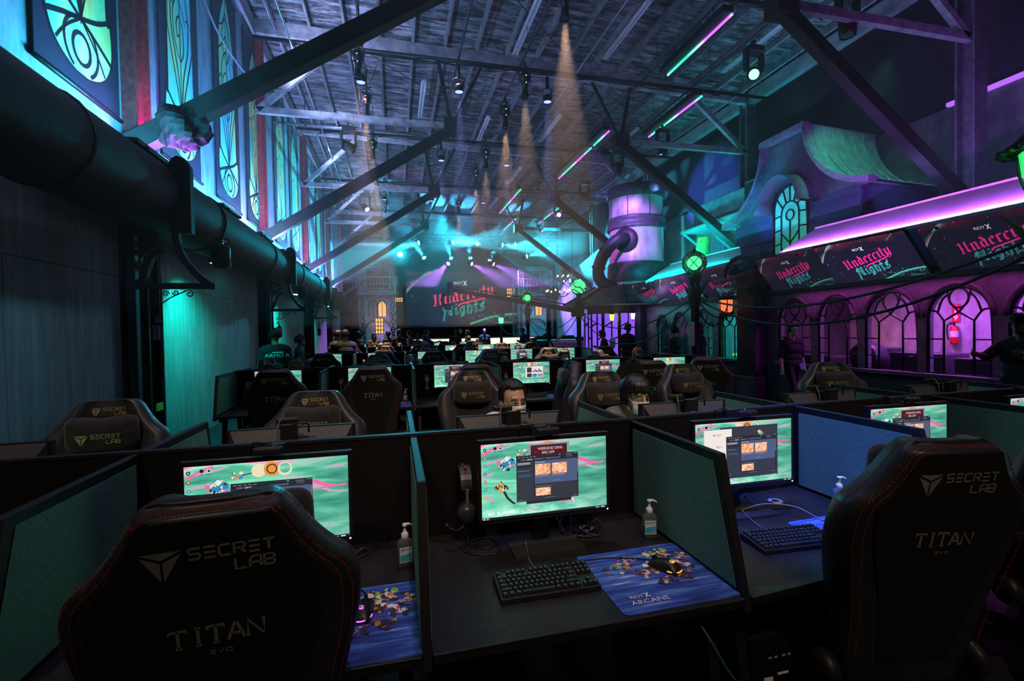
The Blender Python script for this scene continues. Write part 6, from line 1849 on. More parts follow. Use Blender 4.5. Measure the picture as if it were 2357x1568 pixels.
hs0 = None
def headset(lab, x, y, rz):
    global hs0
    if hs0 is None:
        hs0 = thing('headset', lab, 'headset', (x, y, 0), rz, 'headsets hung beside the monitors')
        b = MB(); pts = [(.0, .085 * math.cos(R(a)), .985 + .085 * math.sin(R(a))) for a in range(0, 181, 15)]
        n = len(pts); vs = []
        for p in pts:
            for dx, dr in ((-.026, 0), (.026, 0), (.026, -.014), (-.026, -.014)):
                k = 1 + dr / .085
                vs.append((dx, p[1] * k, .985 + (p[2] - .985) * k))
        b.add(vs, [(4 * i + j, 4 * i + (j + 1) % 4, 4 * i + 4 + (j + 1) % 4, 4 * i + 4 + j) for i in range(n - 1) for j in range(4)] + [(3, 2, 1, 0), tuple(4 * n - 4 + j for j in range(4))], 0, False); b.build('headband', mat('black_leatherette', (.03, .03, .033), .4, noise=50), hs0, .003)
        for s in (-1, 1):
            b = MB(); b.span((-.006, .085 * s - .006, .90), (.006, .085 * s + .006, .99)); b.build('slider', GALV, hs0)
            b = MB(); b.xf = XF((0, .085 * s, .885), rx=R(-90 * s)); b.lathe([(0, .028), (.028, .028), (.032, .022), (.045, .012), (.045, 0)], 20); b.build('ear_cup', mat('headset_cup', (.05, .05, .055), .3, .5), hs0)
            b = MB(); b.xf = XF((0, .085 * s, .885), rx=R(-90 * s)); b.tube([(.034 * math.cos(R(a)), .042 * math.sin(R(a)), -.012) for a in range(0, 360, 20)], .014, 8, closed=True); b.build('ear_pad', MATTE, hs0)
        b = MB(); b.tube(bez([(0, -.085, .86), (-.03, -.10, .83), (-.06, -.11, .83), (-.085, -.1, .845)], 6), .004, 6); b.ball((-.09, -.1, .85), (.012, .012, .009), 0, 10, 8); b.build('microphone_boom', PLK, hs0)
        b = MB(); b.tube(bez([(0, -.07, .85), (.01, -.07, .80), (.0, -.09, .757), (.06, -.15, .754), (.12, -.12, .754), (.09, -.05, .754), (.0, -.08, .755), (-.03, -.14, .754), (.03, -.2, .754), (.11, -.2, .754), (.12, -.13, .756)], 7), .0035, 6); b.build('cable', CAB, hs0)
        b = MB(); b.cyl((0, .03, 1.06), (0, -.03, 1.06), .006, 8); b.cyl((0, .03, 1.06), (0, .10, 1.06), .006, 8); b.cyl((0, -.03, 1.06), (0, -.045, 1.075), .006, 8); b.build('hook', mat('red_hook', (.45, .02, .03), .4), hs0)
        return hs0
    return dup(hs0, (x, y, 0), rz, lab)

def bay(xs, k):
    return (xs[k] + xs[k + 1]) / 2
WORD = ORD
# nearest row, near side
VAR_A = ['store', 'store_low', 'store', 'sign_in', 'store', 'store']
labA = ['monitor at the cut-off left edge of the nearest row', 'lit monitor behind the big black chair back, store window low on its screen', 'lit monitor with a weekend deal window in the second full bay of the nearest row', 'lit monitor with a white sign-in card in front of the sign-in panel', 'lit monitor with weekend deal banner half hidden by a slanted divider', 'lit monitor cut by the right edge in the nearest row']
LB = {0: (-2.11 + .57, 1.8), 1: (-.456, 1.88), 2: (.597, 1.875), 3: (1.632, 1.95), 4: (2.74, 2.0), 5: (3.82, 2.02)}
for k in range(6):
    x, y = LB[k]
    if k == 0:
        x = bay(ROWA_X, 0) - .03
    monitor(labA[k], x, y, 0, VAR_A[k], group='monitors of the nearest row')
    if k:
        webcam('black webcam clipped on top of the %s' % ['', 'monitor behind the big black chair', 'second full monitor of the nearest row', 'monitor with the sign-in card', 'half hidden weekend deal monitor', 'monitor at the right edge'][k], x + (.01 if k != 1 else .0), y, 0)
keyboard('black keyboard with cyan legends beside the blue mouse mat in the second full bay', .505, 1.60, R(-1), True)
keyboard('black keyboard catching blue light in front of the sign-in monitor', 1.60, 1.645, R(-3), True, lit=False)
keyboard('black keyboard hidden behind the big left chair back', -.60, 1.62, 0, False)
keyboard('black keyboard peeping out beside the right chair back', 2.64, 1.70, R(-2), False)
mousepad('blue printed mouse mat in front of the second full monitor, pale lettering at its corner', .912, 1.567, R(1))
mousepad('blue printed mouse mat at the right arm of the big left chair', -.158, 1.557, 0)
mousepad('blue printed mouse mat half hidden by the right chair back', 1.98, 1.62, R(3))
mousepad('blue printed mouse mat at the right edge past the right chair back', 3.05, 1.74, R(3))
mouse('black mouse with amber glow on the middle mouse mat', .975, 1.59, R(28), (1., .40, .05), 'amber')
mouse('black mouse with pink violet glow on the left mouse mat', -.12, 1.60, R(-8), (.85, .15, 1.), 'pinkviolet')
mouse('black mouse with blue glow on the right edge mouse mat', 3.12, 1.80, R(10), (.1, .4, 1.), 'paleblue')
bottle('clear sanitizer bottle beside the divider left of the second full bay', .02, 1.89, R(8))
bottle('clear sanitizer bottle by the divider right of the second full monitor', 1.062, 1.852, R(-14))
bottle('clear sanitizer bottle below the sign-in monitor\'s blue divider', 2.113, 1.868, R(-20))
bottle('clear sanitizer bottle with only its pump showing past the right chair', 3.17, 2.03, R(-20))
headset('black headset hanging left of the second full monitor', .285, 2.09, 0)
# loose cable tangles behind the monitors
for k, (x, y) in enumerate(((-.28, 1.96), (.76, 1.96), (1.68, 2.06))):
    b = MB(); q = random.Random(40 + k)
    for j in range(5):
        b.tube(bez([(x - .08 + .03 * j, y + .13, DESKZ + .06 + .1 * q.random()), (x + q.uniform(-.1, .1), y + .02, DESKZ + .03), (x + q.uniform(-.08, .14), y - .04, DESKZ + .006), (x + .1 + q.uniform(-.05, .05), y + .05, DESKZ + .01), (x + .14, y + .10, DESKZ + .02)], 6), .0032, 6)
    tag(b.build('cable_tangle', mat('mixed_black_cable', (.03, .03, .034), .4)), 'tangle of black cables by the grommet under the %s' % ['monitor behind the big left chair', 'second full monitor', 'sign-in monitor'][k], 'cable', 'cable tangles')
b = MB(); b.tube(bez([(1.62, 1.98, .756), (1.72, 1.93, .80), (1.84, 1.86, .80), (1.92, 1.78, .757), (2.0, 1.7, .758)], 8), .003, 6); tag(b.build('mouse_cable', mat('pale_grey_cable', (.22, .22, .25), .5)), 'pale cable arching from the sign-in monitor to its mouse mat', 'cable')
# pc towers under the desks
pc0 = None
for k, (x, y) in enumerate(((.30, 1.66), (1.36, 1.68), (2.44, 1.74))):
    lab = ['black computer tower with blue lit fan below the second full bay', 'black computer tower with white label and front ports below the sign-in bay', 'black computer tower below the bay past the right chair'][k]
    if pc0 is None:
        pc0 = thing('computer_tower', lab, 'computer', (x, y, 0), 0, 'computer towers under the desks')
        b = MB(); b.span((-.105, -.2, .03), (.105, .25, .50)); b.build('case', mat('pc_black', (.012, .012, .013), .5), pc0, .004)
        b = MB(); b.span((-.105, -.21, .03), (.105, -.2, .50)); b.build('front_panel', MATTE, pc0)
        for j, s in enumerate((-.03, -.005, .03, .055)):
            b = MB(); b.span((s, -.213, .42), (s + .014, -.21, .426)); b.build('port', mat('port_grey', (.4, .4, .42), .4), pc0)
        b = MB(); b.span((-.05, -.212, .30), (-.01, -.21, .35)); b.span((.01, -.212, .352), (.06, -.21, .36)); b.build('label', mat('white_sticker', (.9, .9, .92), .6), pc0)
        for j in (-1, 1):
            b = MB(); b.span((.085 * j - .015, -.18, 0), (.085 * j + .015, .22, .03)); b.build('foot', PLK, pc0)
    else:
        dup(pc0, (x, y, 0), 0, lab)
BF = emis('blue_fan_glow', (.02, .10, 1.), 1.3)
b = MB()
for i in range(9):
    for j in range(7):
        if (i * 7 + j * 3) % 4:
            b.box((.255 + .016 * j + (.008 if i % 2 else 0), 1.447, .50 + .014 * i - .10), (.010, .003, .008))
o = b.build('fan_glow', BF, bpy.data.objects['computer_tower']); o.matrix_parent_inverse = Matrix.Translation((-.30, -1.66, 0)); o['label'] = 'blue glowing honeycomb vent'
b = MB(); b.tube(bez([(.97, 1.45, .70), (1.0, 1.36, .62), (1.05, 1.33, .52), (1.12, 1.33, .44), (1.2, 1.36, .36)], 6), .005, 6); tag(b.build('network_cable', mat('teal_cable', (.02, .12, .13), .5)), 'teal cable hanging below the front of the second full desk', 'cable')

# nearest row, far side: backs of monitors with webcams
for k in range(6):
    x = bay(ROWA_X, k) + (-.02 if k else -.2); y = (ROWA_Y[k] + ROWA_Y[k + 1]) / 2 + .30
    monitor('back of a dark monitor on the far side of the nearest row, %s bay' % ORD[k], x, y, R(180), 'figures', group='monitors turned away in the nearest row')
    webcam('webcam standing on the turned-away monitor in the %s bay' % ORD[k], x - .03, y, R(180), .482)
# second row, near side
VC = ['figures', 'figures', 'store', 'photo', 'store', 'figures']
for k in range(6):
    x = bay(CX, k); y = 6.55
    monitor('lit monitor in the %s bay of the second row' % ORD[k], x, y, 0, VC[k], group='monitors of the second row')
    webcam('webcam on the lit monitor in the %s bay of the second row' % ORD[k], x, y, 0)
    keyboard('black keyboard in the %s bay of the second row' % ORD[k], x - .05, 6.27, R(-3), False)
    mousepad('blue mouse mat in the %s bay of the second row' % ORD[k], x + .29, 6.21, 0)
    mouse('mouse in the %s bay of the second row' % ORD[k], x + .33, 6.27, R(10), (.03, 1., .1) if k == 1 else (.2, .4, 1.), 'lime' if k == 1 else 'paleblue')
    bottle('sanitizer bottle in the %s bay of the second row' % ORD[k], x + .45, 6.46, R(-10))
    headset('headset hanging in the %s bay of the second row' % ORD[k], x - .37, 6.66, 0)
t = thing('drink_can', 'tall pale drink can beside a mouse mat in the second row', 'can', (2.30, 6.30, DESKZ))
b = MB(); b.lathe([(0, 0), (.024, 0), (.029, .006), (.029, .145), (.024, .155), (.022, .157)], 20); b.build('can_wall', mat('pale_blue_can', (.45, .52, .66), .35, .5, noise=30, var=.3), t)
b = MB(); b.lathe([(.0, .153), (.022, .153), (.024, .157)], 20); b.build('can_lid', GALV, t)
for k in range(6):
    x = bay(CX, k)
    monitor('turned-away monitor on the far side of the second row, %s bay' % ORD[k], x, 7.1, R(180), 'figures', group='monitors turned away in the second row')
VE = ['figures', 'form', 'figures', 'figures', 'store', 'store']
for k in range(6):
    monitor('lit monitor in the %s bay of the third row' % ORD[k], bay(CX, k), 11.25, 0, VE[k], group='monitors of the third row')
    headset('headset hanging in the %s bay of the third row' % ORD[k], bay(CX, k) - .37, 11.36, 0)
VG = ['form', 'form', 'figures', 'form', 'form', 'store']
for k in range(6):
    monitor('lit monitor in the %s bay of the fourth row' % ORD[k], bay(CX, k), 15.9, 0, VG[k], group='monitors of the fourth row')
for k in range(5):
    monitor('lit monitor in the %s bay of the fifth row' % ORD[k], bay(CX, k), 20.55, 0, VG[k], group='monitors of the fifth row')

# ------------------------------------------------------------------ gaming chairs
LEA = mat('black_leatherette', (.017, .016, .016), .42, noise=60, var=.25, bump=.08)
SUEDE = mat('black_suede_panel', (.009, .009, .010), .85, noise=90, var=.3)
STITCH = mat('dark_red_stitch', (.42, .02, .03), .6)
GOLD = mat('brushed_gold_thread', (.42, .30, .15), .45, .5)
GREYT = mat('grey_logo_thread', (.34, .35, .30), .5, .1)
VELV = mat('brown_black_velvet', (.020, .017, .016), .9, noise=30, var=.4, sheen=.25)
PLC = mat('chair_plastic', (.02, .02, .022), .45)
LEV = [(.40, .20), (.47, .245), (.60, .255), (.75, .272), (.88, .300), (.96, .313), (1.04, .315), (1.085, .304), (1.11, .288), (1.135, .258), (1.165, .229), (1.20, .203), (1.24, .178), (1.268, .160), (1.288, .142), (1.30, .118)]
LEV = bez(LEV, 3)
def by(z):
    return -.20 - (z - .45) * .23
def bol(z):
    return .075 * max(.25, min(1, 1.1 - abs(z - .85) * 1.6))

def section(z, hw, k=1.):
    y = by(z); b_ = bol(z); t = .055 * k
    half = [(0, -t - .004), (.35, -t - .003), (.68, -t + .002), (.88, -t + .014), (.97, -t * .45), (1.0, .0), (.985, .03 + b_ * .45), (.90, .03 + b_ * .95), (.78, .03 + b_), (.62, .028 + b_ * .55), (.48, .03), (.25, .024), (0, .022)]
    L = [(u * hw, y + v) for u, v in half] + [(-u * hw, y + v) for u, v in half[-2:0:-1]]
    return [(x, yy, z) for x, yy in L]

def mark(mb, cx, cz, s, P, m):
    """three-piece faceted triangle"""
    for poly in ([(-.5, .42), (.5, .42), (.0, .17)], [(-.5, .34), (-.03, .10), (-.03, -.5)], [(.5, .34), (.03, -.5), (.03, .10)]):
        mb.poly([P(cx + u * s, cz + v * s) for u, v in poly], m)
TECH = {'S': [[(1, 1), (.15, 1), (0, .85), (.1, .5), (.9, .5), (1, .3), (.85, 0), (0, 0)]], 'E': [[(0, 1), (1, 1)], [(0, .5), (1, .5)], [(0, 0), (1, 0)]], 'C': [[(1, 1), (.2, 1), (0, .8), (0, .2), (.2, 0), (1, 0)]],
        'R': [[(0, 0), (0, 1), (.85, 1), (1, .8), (.85, .5), (.2, .5)], [(.5, .5), (1, 0)]], 'T': [[(0, 1), (1, 1)], [(.5, 1), (.5, 0)]], 'L': [[(0, 1), (0, 0), (1, 0)]], 'A': [[(0, 0), (0, .7), (.3, 1), (1, 1), (1, 0)], [(0, .4), (1, .4)]],
        'B': [[(0, 0), (0, 1), (.8, 1), (1, .75), (.8, .5), (0, .5)], [(.8, .5), (1, .3), (.8, 0), (0, 0)]], 'V': [[(0, 1), (.5, 0), (1, 1)]], 'O': [[(.15, 0), (0, .2), (0, .8), (.15, 1), (.85, 1), (1, .8), (1, .2), (.85, 0), (.15, 0)]],
        'I': [[(.5, 0), (.5, 1)], [(.3, 1), (.7, 1)], [(.3, 0), (.7, 0)]], 'N': [[(0, 0), (0, 1), (1, 0), (1, 1)]], 'A2': [[(0, 0), (.45, 1), (.55, 1), (1, 0)], [(.2, .35), (.8, .35)]], 'T2': [[(0, .82), (0, 1), (1, 1), (1, .82)], [(.5, 1), (.5, 0)], [(.3, 0), (.7, 0)]]}
def tech(mb, s, x, z, w, h, gap, th, P, m):
    for ch in s:
        for st in TECH[ch]:
            n = len(st); L = []; Q = []
            pts = [(x + u * w, z + v * h) for u, v in st]
            for i in range(n):
                a = pts[max(i - 1, 0)]; c = pts[min(i + 1, n - 1)]
                dx, dz = c[0] - a[0], c[1] - a[1]; k = math.hypot(dx, dz) or 1
                L.append(P(pts[i][0] - dz / k * th / 2, pts[i][1] + dx / k * th / 2)); Q.append(P(pts[i][0] + dz / k * th / 2, pts[i][1] - dx / k * th / 2))
            mb.add(L + Q, [(i, i + 1, n + i + 1, n + i) for i in range(n - 1)], m)
        x += w + gap
def lab_logo(mb, cx, cz, s, P, m):
    """s: overall width"""
    mark(mb, cx - s * .36, cz, s * .30, P, m)
    w = s * .085; g = s * .028
    x = cx - s * .16
    tech(mb, 'SECRET', x, cz + s * .025, w, s * .10, g, s * .022, P, m)
    tech(mb, 'LAB', x + 3 * (w + g), cz - s * .125, w, s * .10, g, s * .022, P, m)

def make_chair(lab, cat='gaming chair'):
    t = thing('gaming_chair', lab, cat)
    secs = [section(z, hw, 1 if z < 1.27 else max(.35, (1.305 - z) / .035)) for z, hw in LEV]
    n = len(secs[0])
    b = MB()
    vs = [p for s_ in secs for p in s_]
    m_ = len(secs)
    b.add(vs, [(i * n + j, (i + 1) * n + j, (i + 1) * n + (j + 1) % n, i * n + (j + 1) % n) for i in range(m_ - 1) for j in range(n)] + [tuple(range(n)), tuple((m_ - 1) * n + n - 1 - j for j in range(n))], 0, True)
    b.build('backrest', LEA, t)
    # suede back panel and front panel, a little proud of the shell
    def sheet(f1, zlo, zhi, side):
        b = MB(); rows_ = []
        for z, hw in LEV:
            if zlo <= z <= zhi:
                y = by(z) - (.0625 if side < 0 else -.0245)
                w_ = hw * (f1 if side > 0 else min(.80, .52 + .42 * max(0, z - .5)))
                rows_.append([(w_ * u, y + (0.004 * abs(u) ** 3 if side < 0 else (.010 * abs(u) ** 4)), z) for u in (-1, -.6, -.2, .2, .6, 1)])
        k = len(rows_)
        q = [p for r_ in rows_ for p in r_]
        f = [(i * 6 + j, i * 6 + j + 1, (i + 1) * 6 + j + 1, (i + 1) * 6 + j) for i in range(k - 1) for j in range(5)]
        if side > 0:
            f = [tuple(reversed(x)) for x in f]
        b.add(q, f, 0, True)
        return b
    sheet(.80, .5, 1.27, -1).build('back_panel', SUEDE, t)
    sheet(.46, .5, 1.22, 1).build('front_panel', SUEDE, t)
    # red stitching along the back edge and along the side face
    b = MB()
    edge = [(z, hw) for z, hw in LEV if z > .55]
    for f0, off in ((.86, -.0605), (.935, -.050), (1.003, .018)):
        pl = [(-f0 * hw, by(z) + off + (.012 if f0 < 1 and z > 1.28 else 0), z) for z, hw in edge] + [(f0 * hw, by(z) + off + (.012 if f0 < 1 and z > 1.28 else 0), z) for z, hw in reversed(edge)]
        if f0 < 1:
            pl = [(x, y, z - .012 * (1 if z > 1.27 else 0)) for x, y, z in pl]
        P_ = [Vector(p) for p in pl]
        acc = 0
        for a, c in zip(P_, P_[1:]):
            d = (c - a).length
            s_ = max(1, int(d / .0085))
            for i in range(s_):
                p = a.lerp(c, i / s_); q = a.lerp(c, (i + .6) / s_)
                if (p - q).length > 1e-4:
                    b.bar(p, q, .0017, .0017)
    b.build('stitching', STITCH, t)
    PB = lambda u, z: (u, by(z) - .0637, z)       # seen from behind, +x is to the viewer's right
    b = MB(); lab_logo(b, .0, 1.17, .26, PB, 0); b.build('back_logo', GREYT, t)
    b = MB()
    for i, ch in enumerate(('T2', 'I', 'T2', 'A2', 'N')):
        tech(b, [ch], -.098 + .0415 * i - (.008 if i > 1 else 0), .955, (.034 if ch != 'I' else .03), .045, 0, .0072, PB, 0)
    tech(b, 'EVO', -.022, .925, .012, .009, .005, .0026, PB, 0); b.build('back_lettering', GREYT, t)
    PF = lambda u, z: (-u, by(z) + .0285 + (.001), z)
    b = MB(); lab_logo(b, 0, 1.235, .17, PF, 0); b.build('front_logo', GOLD, t)
    b = MB(); tech(b, ['T2'], -.03, .80, .06, .075, 0, .012, PF, 0); tech(b, ['I'], -.022, .80, .06, .055, 0, .006, PF, 0); b.build('front_emblem', GOLD, t)
    # head pillow
    b = MB(); vs = []; nu, nv = 28, 12
    for i in range(nv + 1):
        a = -math.pi / 2 + math.pi * i / nv
        for j in range(nu):
            tt = 2 * math.pi * j / nu
            sx = abs(math.cos(tt)) ** .45 * (1 if math.cos(tt) >= 0 else -1); sz = abs(math.sin(tt)) ** .5 * (1 if math.sin(tt) >= 0 else -1)
            r_ = abs(math.cos(a)) ** .5
            x = .172 * r_ * sx; z = .105 * r_ * sz
            z += .016 * (abs(x) / .15) ** 2 * (1 if z > 0 else .2) - .010 * (1 - abs(x) / .15) * (z > 0)
            vs.append((x, by(1.12) + .085 + .060 * math.sin(a), 1.115 + z))
    b.add(vs, [(i * nu + j, (i + 1) * nu + j, (i + 1) * nu + (j + 1) % nu, i * nu + (j + 1) % nu) for i in range(nv) for j in range(nu)], 0, True)
    pil = b.build('head_pillow', VELV, t)
    PP = lambda u, z: (-u, by(1.12) + .1475, z)
    b = MB(); lab_logo(b, 0.0, 1.10, .21, PP, 0); b.build('pillow_logo', GOLD, pil)
    # seat
    b = MB()
    st = [(-.20, .215, .0), (-.16, .255, .0), (.0, .265, .0), (.16, .262, .0), (.26, .24, -.008), (.30, .20, -.03)]
    vs = []
    for y, hw, dz in st:
        for u, z in ((-1, .42), (-1.02, .46), (-.95, .505), (-.8, .51), (-.6, .485), (0, .475), (.6, .485), (.8, .51), (.95, .505), (1.02, .46), (1, .42)):
            vs.append((u * hw, y, z + dz))
    k = 11
    b.add(vs, [(i * k + j, i * k + j + 1, (i + 1) * k + j + 1, (i + 1) * k + j) for i in range(5) for j in range(k)if j < k - 1] + [((i + 1) * k, (i + 1) * k + k - 1, i * k + k - 1, i * k) for i in range(5)] + [tuple(range(k - 1, -1, -1)), tuple(5 * k + j for j in range(k))], 0, True)
    b.build('seat', LEA, t)
    for s in (-1, 1):
        b = MB(); b.bar((.29 * s, .0, .44), (.33 * s, -.02, .62), .035, .07, up=(0, 1, 0)); b.bar((.12 * s, -.02, .40), (.30 * s, .0, .44), .06, .03); b.build('armrest_post', PLC, t, .005)
        b = MB(); b.prism([(-.045, -.13), (.045, -.13), (.05, 0), (.045, .13), (-.045, .13), (-.05, 0)], .028, xf=XF((.335 * s, -.0, .62))); b.build('armrest_pad', PLC, t, .006)
        b = MB(); b.xf = XF((.255 * s, -.215, .46), ry=R(90 * s)); b.lathe([(.0, .05), (.05, .048), (.062, .03), (.062, 0), (0, 0)], 20); b.build('hinge_cover', PLC, t)
    b = MB(); b.span((-.14, -.16, .36), (.14, .16, .42)); b.build('tilt_mechanism', STEEL, t, .01)
    b = MB(); b.cyl((0, 0, .16), (0, 0, .37), .03, 14); b.cyl((0, 0, .08), (0, 0, .2), .045, 14); b.build('gas_lift', BLACK, t)
    for kk in range(5):
        a = R(72 * kk + 18)
        c, s_ = math.cos(a), math.sin(a)
        b = MB(); b.tube([(.02 * c, .02 * s_, .12), (.18 * c, .18 * s_, .11), (.32 * c, .32 * s_, .085)], [.04, .03, .022], 8); leg = b.build('base_leg', mat('dark_aluminium', (.06, .06, .065), .4, .7), t)
        b = MB(); b.cyl((.33 * c - .02 * s_, .33 * s_ + .02 * c, .03), (.33 * c + .02 * s_, .33 * s_ - .02 * c, .03), .03, 12); b.build('caster', PLC, leg)
    return t

GRP = {}
ch0 = make_chair('big black gaming chair at the left front, its back to the camera')
ch0.location = (-.445, 1.60, 0); ch0.rotation_euler = (0, 0, R(5))
ch0['group'] = 'gaming chairs'
def chair(lab, x, y, rz, up=False):
    c = dup(ch0, (x, y, 0), R(rz), lab)
    for o in c.children:
        if o.name.startswith('head_pillow') and y > 2:
            o.location = (0, 0, 0)
    return c
chair('black gaming chair at the right front turned away, its left flank showing', 1.75, 1.50, -10)
chair('black gaming chair at the bottom right corner, only a sliver of its wing showing', 2.98, 1.62, -20)
for o in bpy.data.objects:
    if o.name.startswith('head_pillow'):
        o.location = (.03, .01, .035)
# far side of the nearest row, facing the camera
chair('gaming chair facing the camera with pillow at the far left of the nearest row', -1.60, 2.90, 186)
chair('gaming chair facing the camera with logo pillow, between the left front chair and second row', -.53, 2.88, 176)
chair('gaming chair facing the camera beside the seated person in the pale shirt', .63, 3.95, 172)
chair('gaming chair facing the camera behind the person with the bowl haircut', 1.72, 3.42, 180)
chair('gaming chair facing the camera right of the person with the bowl haircut', 2.83, 3.86, 184)
chair('gaming chair facing the camera at the far right, below the violet stall', 4.02, 3.42, 160)
# second row, backs to the camera
for k, (x, y, rz, lab) in enumerate(((-1.28, 5.92, 2, 'black chair back in the first bay of the second row'), (-.25, 5.86, 0, 'black chair back in the second bay of the second row, beside the lime-lit mouse'),
                                     (.88, 5.62, -2, 'black chair back in the third bay of the second row, behind the nearer logo chair'), (1.62, 5.2, 82, 'chair turned sideways in the fourth bay of the second row, pillow facing the banner wall'),
                                     (2.88, 5.2, -10, 'black chair back draped with a jacket in the fifth bay of the second row'), (3.86, 5.42, -22, 'black chair back at the last bay of the second row by the lamp post'))):
    chair(lab, x, y, rz)
for k, (x, y, rz, lab) in enumerate(((-1.62, 8.0, 250, 'chair seen side-on at the far left of the second row\'s far side'), (-.30, 8.05, 178, 'chair facing the camera on the second row\'s far side, second bay'),
                                     (.62, 8.0, 255, 'chair seen side-on with red edge in the third bay of the second row\'s far side'), (1.72, 8.2, 182, 'chair of the person with glasses on the second row\'s far side'), (2.78, 8.1, 178, 'chair of the masked person with headphones on the second row\'s far side'), (3.95, 7.9, 262, 'chair seen side-on at the last bay of the second row\'s far side'))):
    chair(lab, x, y, rz)
for k in range(6):
    chair('black chair back in the %s bay of the third row' % ORD[k], bay(CX, k) + (.1, .12, -.06, .05, .22, .35)[k], 10.1 - .1 * (k % 3), (2, -1, 3, -4, -6, -8)[k])
    if k < 5:
        chair('chair facing the camera on the third row\'s far side, %s bay' % ORD[k], bay(CX, k) + (.15, .0, .1, .2, -.1)[k], 12.75, 180 + (6, -4, 3, 8, -6)[k])
for k in range(6):
    chair('black chair back in the %s bay of the fourth row' % ORD[k], bay(CX, k) + (.2, .1, -.1, .12, .2, .1)[k], 14.8, (4, -3, 2, -5, 0, -6)[k])
    if k in (1, 2, 4):
        chair('chair facing the camera on the fourth row\'s far side, %s bay' % ORD[k], bay(CX, k), 17.3, 178)
for k in (1, 2, 3, 4):
    chair('black chair back in the %s bay of the fifth row' % ORD[k], bay(CX, k), 19.5, (3, -3, 4, -2)[k - 1])
# jacket over one chair
b = MB(); vs = []
zz = bez([(1.31, .0), (1.30, .10), (1.22, .17), (1.10, .22), (.95, .28), (.80, .30)], 4)
for i, (z, w_) in enumerate(zz):
    for j in range(9):
        u = -1 + .25 * j
        vs.append((-.12 + u * w_ * .8, by(min(z, 1.28)) - .085 - .02 * math.cos(u * 7 + i * .4) - .02 * (i / len(zz)), z + .012))
b.add(vs, [(i * 9 + j, i * 9 + j + 1, (i + 1) * 9 + j + 1, (i + 1) * 9 + j) for i in range(len(zz) - 1) for j in range(8)], 0, True)
o = b.build('jacket', mat('black_jacket_cloth', (.010, .010, .011), .9, noise=20)); o.location = (2.72, 5.2, 0); o.rotation_euler = (0, 0, R(-10))
md = o.modifiers.new('thick', 'SOLIDIFY'); md.thickness = .012
tag(o, 'black jacket hanging over a chair back in the second row', 'jacket')

# ------------------------------------------------------------------ people
def remesh(mb, voxel, smooth=2):
    me = bpy.data.meshes.new('tmp'); me.from_pydata(mb.v, [], mb.f); me.update()
    o = bpy.data.objects.new('tmp', me); C.objects.link(o)
    r = o.modifiers.new('r', 'REMESH'); r.mode = 'VOXEL'; r.voxel_size = voxel; r.use_smooth_shade = True
    s_ = o.modifiers.new('s', 'SMOOTH'); s_.factor = .5; s_.iterations = smooth
    dg = bpy.context.evaluated_depsgraph_get(); dg.update()
    m2 = bpy.data.meshes.new_from_object(o.evaluated_get(dg))
    bpy.data.objects.remove(o); bpy.data.meshes.remove(me)
    return m2
def capsule(mb, p, q, r0, r1, n=12):
    p, q = Vector(p), Vector(q); d = (q - p); L = d.length; d = d.normalized() if L > 1e-6 else Vector((0, 0, 1))
    pts = []; rad = []
    for a in (-88, -60, -30, 0):
        pts.append(p + d * r0 * math.sin(R(a))); rad.append(r0 * math.cos(R(a)))
    for a in (0, 30, 60, 88):
        pts.append(q + d * r1 * math.sin(R(a))); rad.append(r1 * math.cos(R(a)))
    mb.tube(pts, rad, n)
SKIN = mat('skin_light', (.52, .32, .23), .55, noise=12, var=.12)
SKIN2 = mat('skin_tan', (.36, .21, .14), .55, noise=12, var=.12)
SKIN3 = mat('skin_deep', (.13, .07, .045), .5, noise=12, var=.12)
HAIRM = mat('black_hair', (.010, .008, .008), .38)
SHOE = mat('dark_shoe', (.02, .02, .022), .5)
MASKB = mat('pale_blue_mask', (.45, .62, .74), .8)

def seg_dist(P, a, b):
    a = np.array(a); b = np.array(b); ab = b - a
    t = np.clip(((P - a) @ ab) / max(ab @ ab, 1e-9), 0, 1)
    return np.linalg.norm(P - (a + t[:, None] * ab), axis=1)

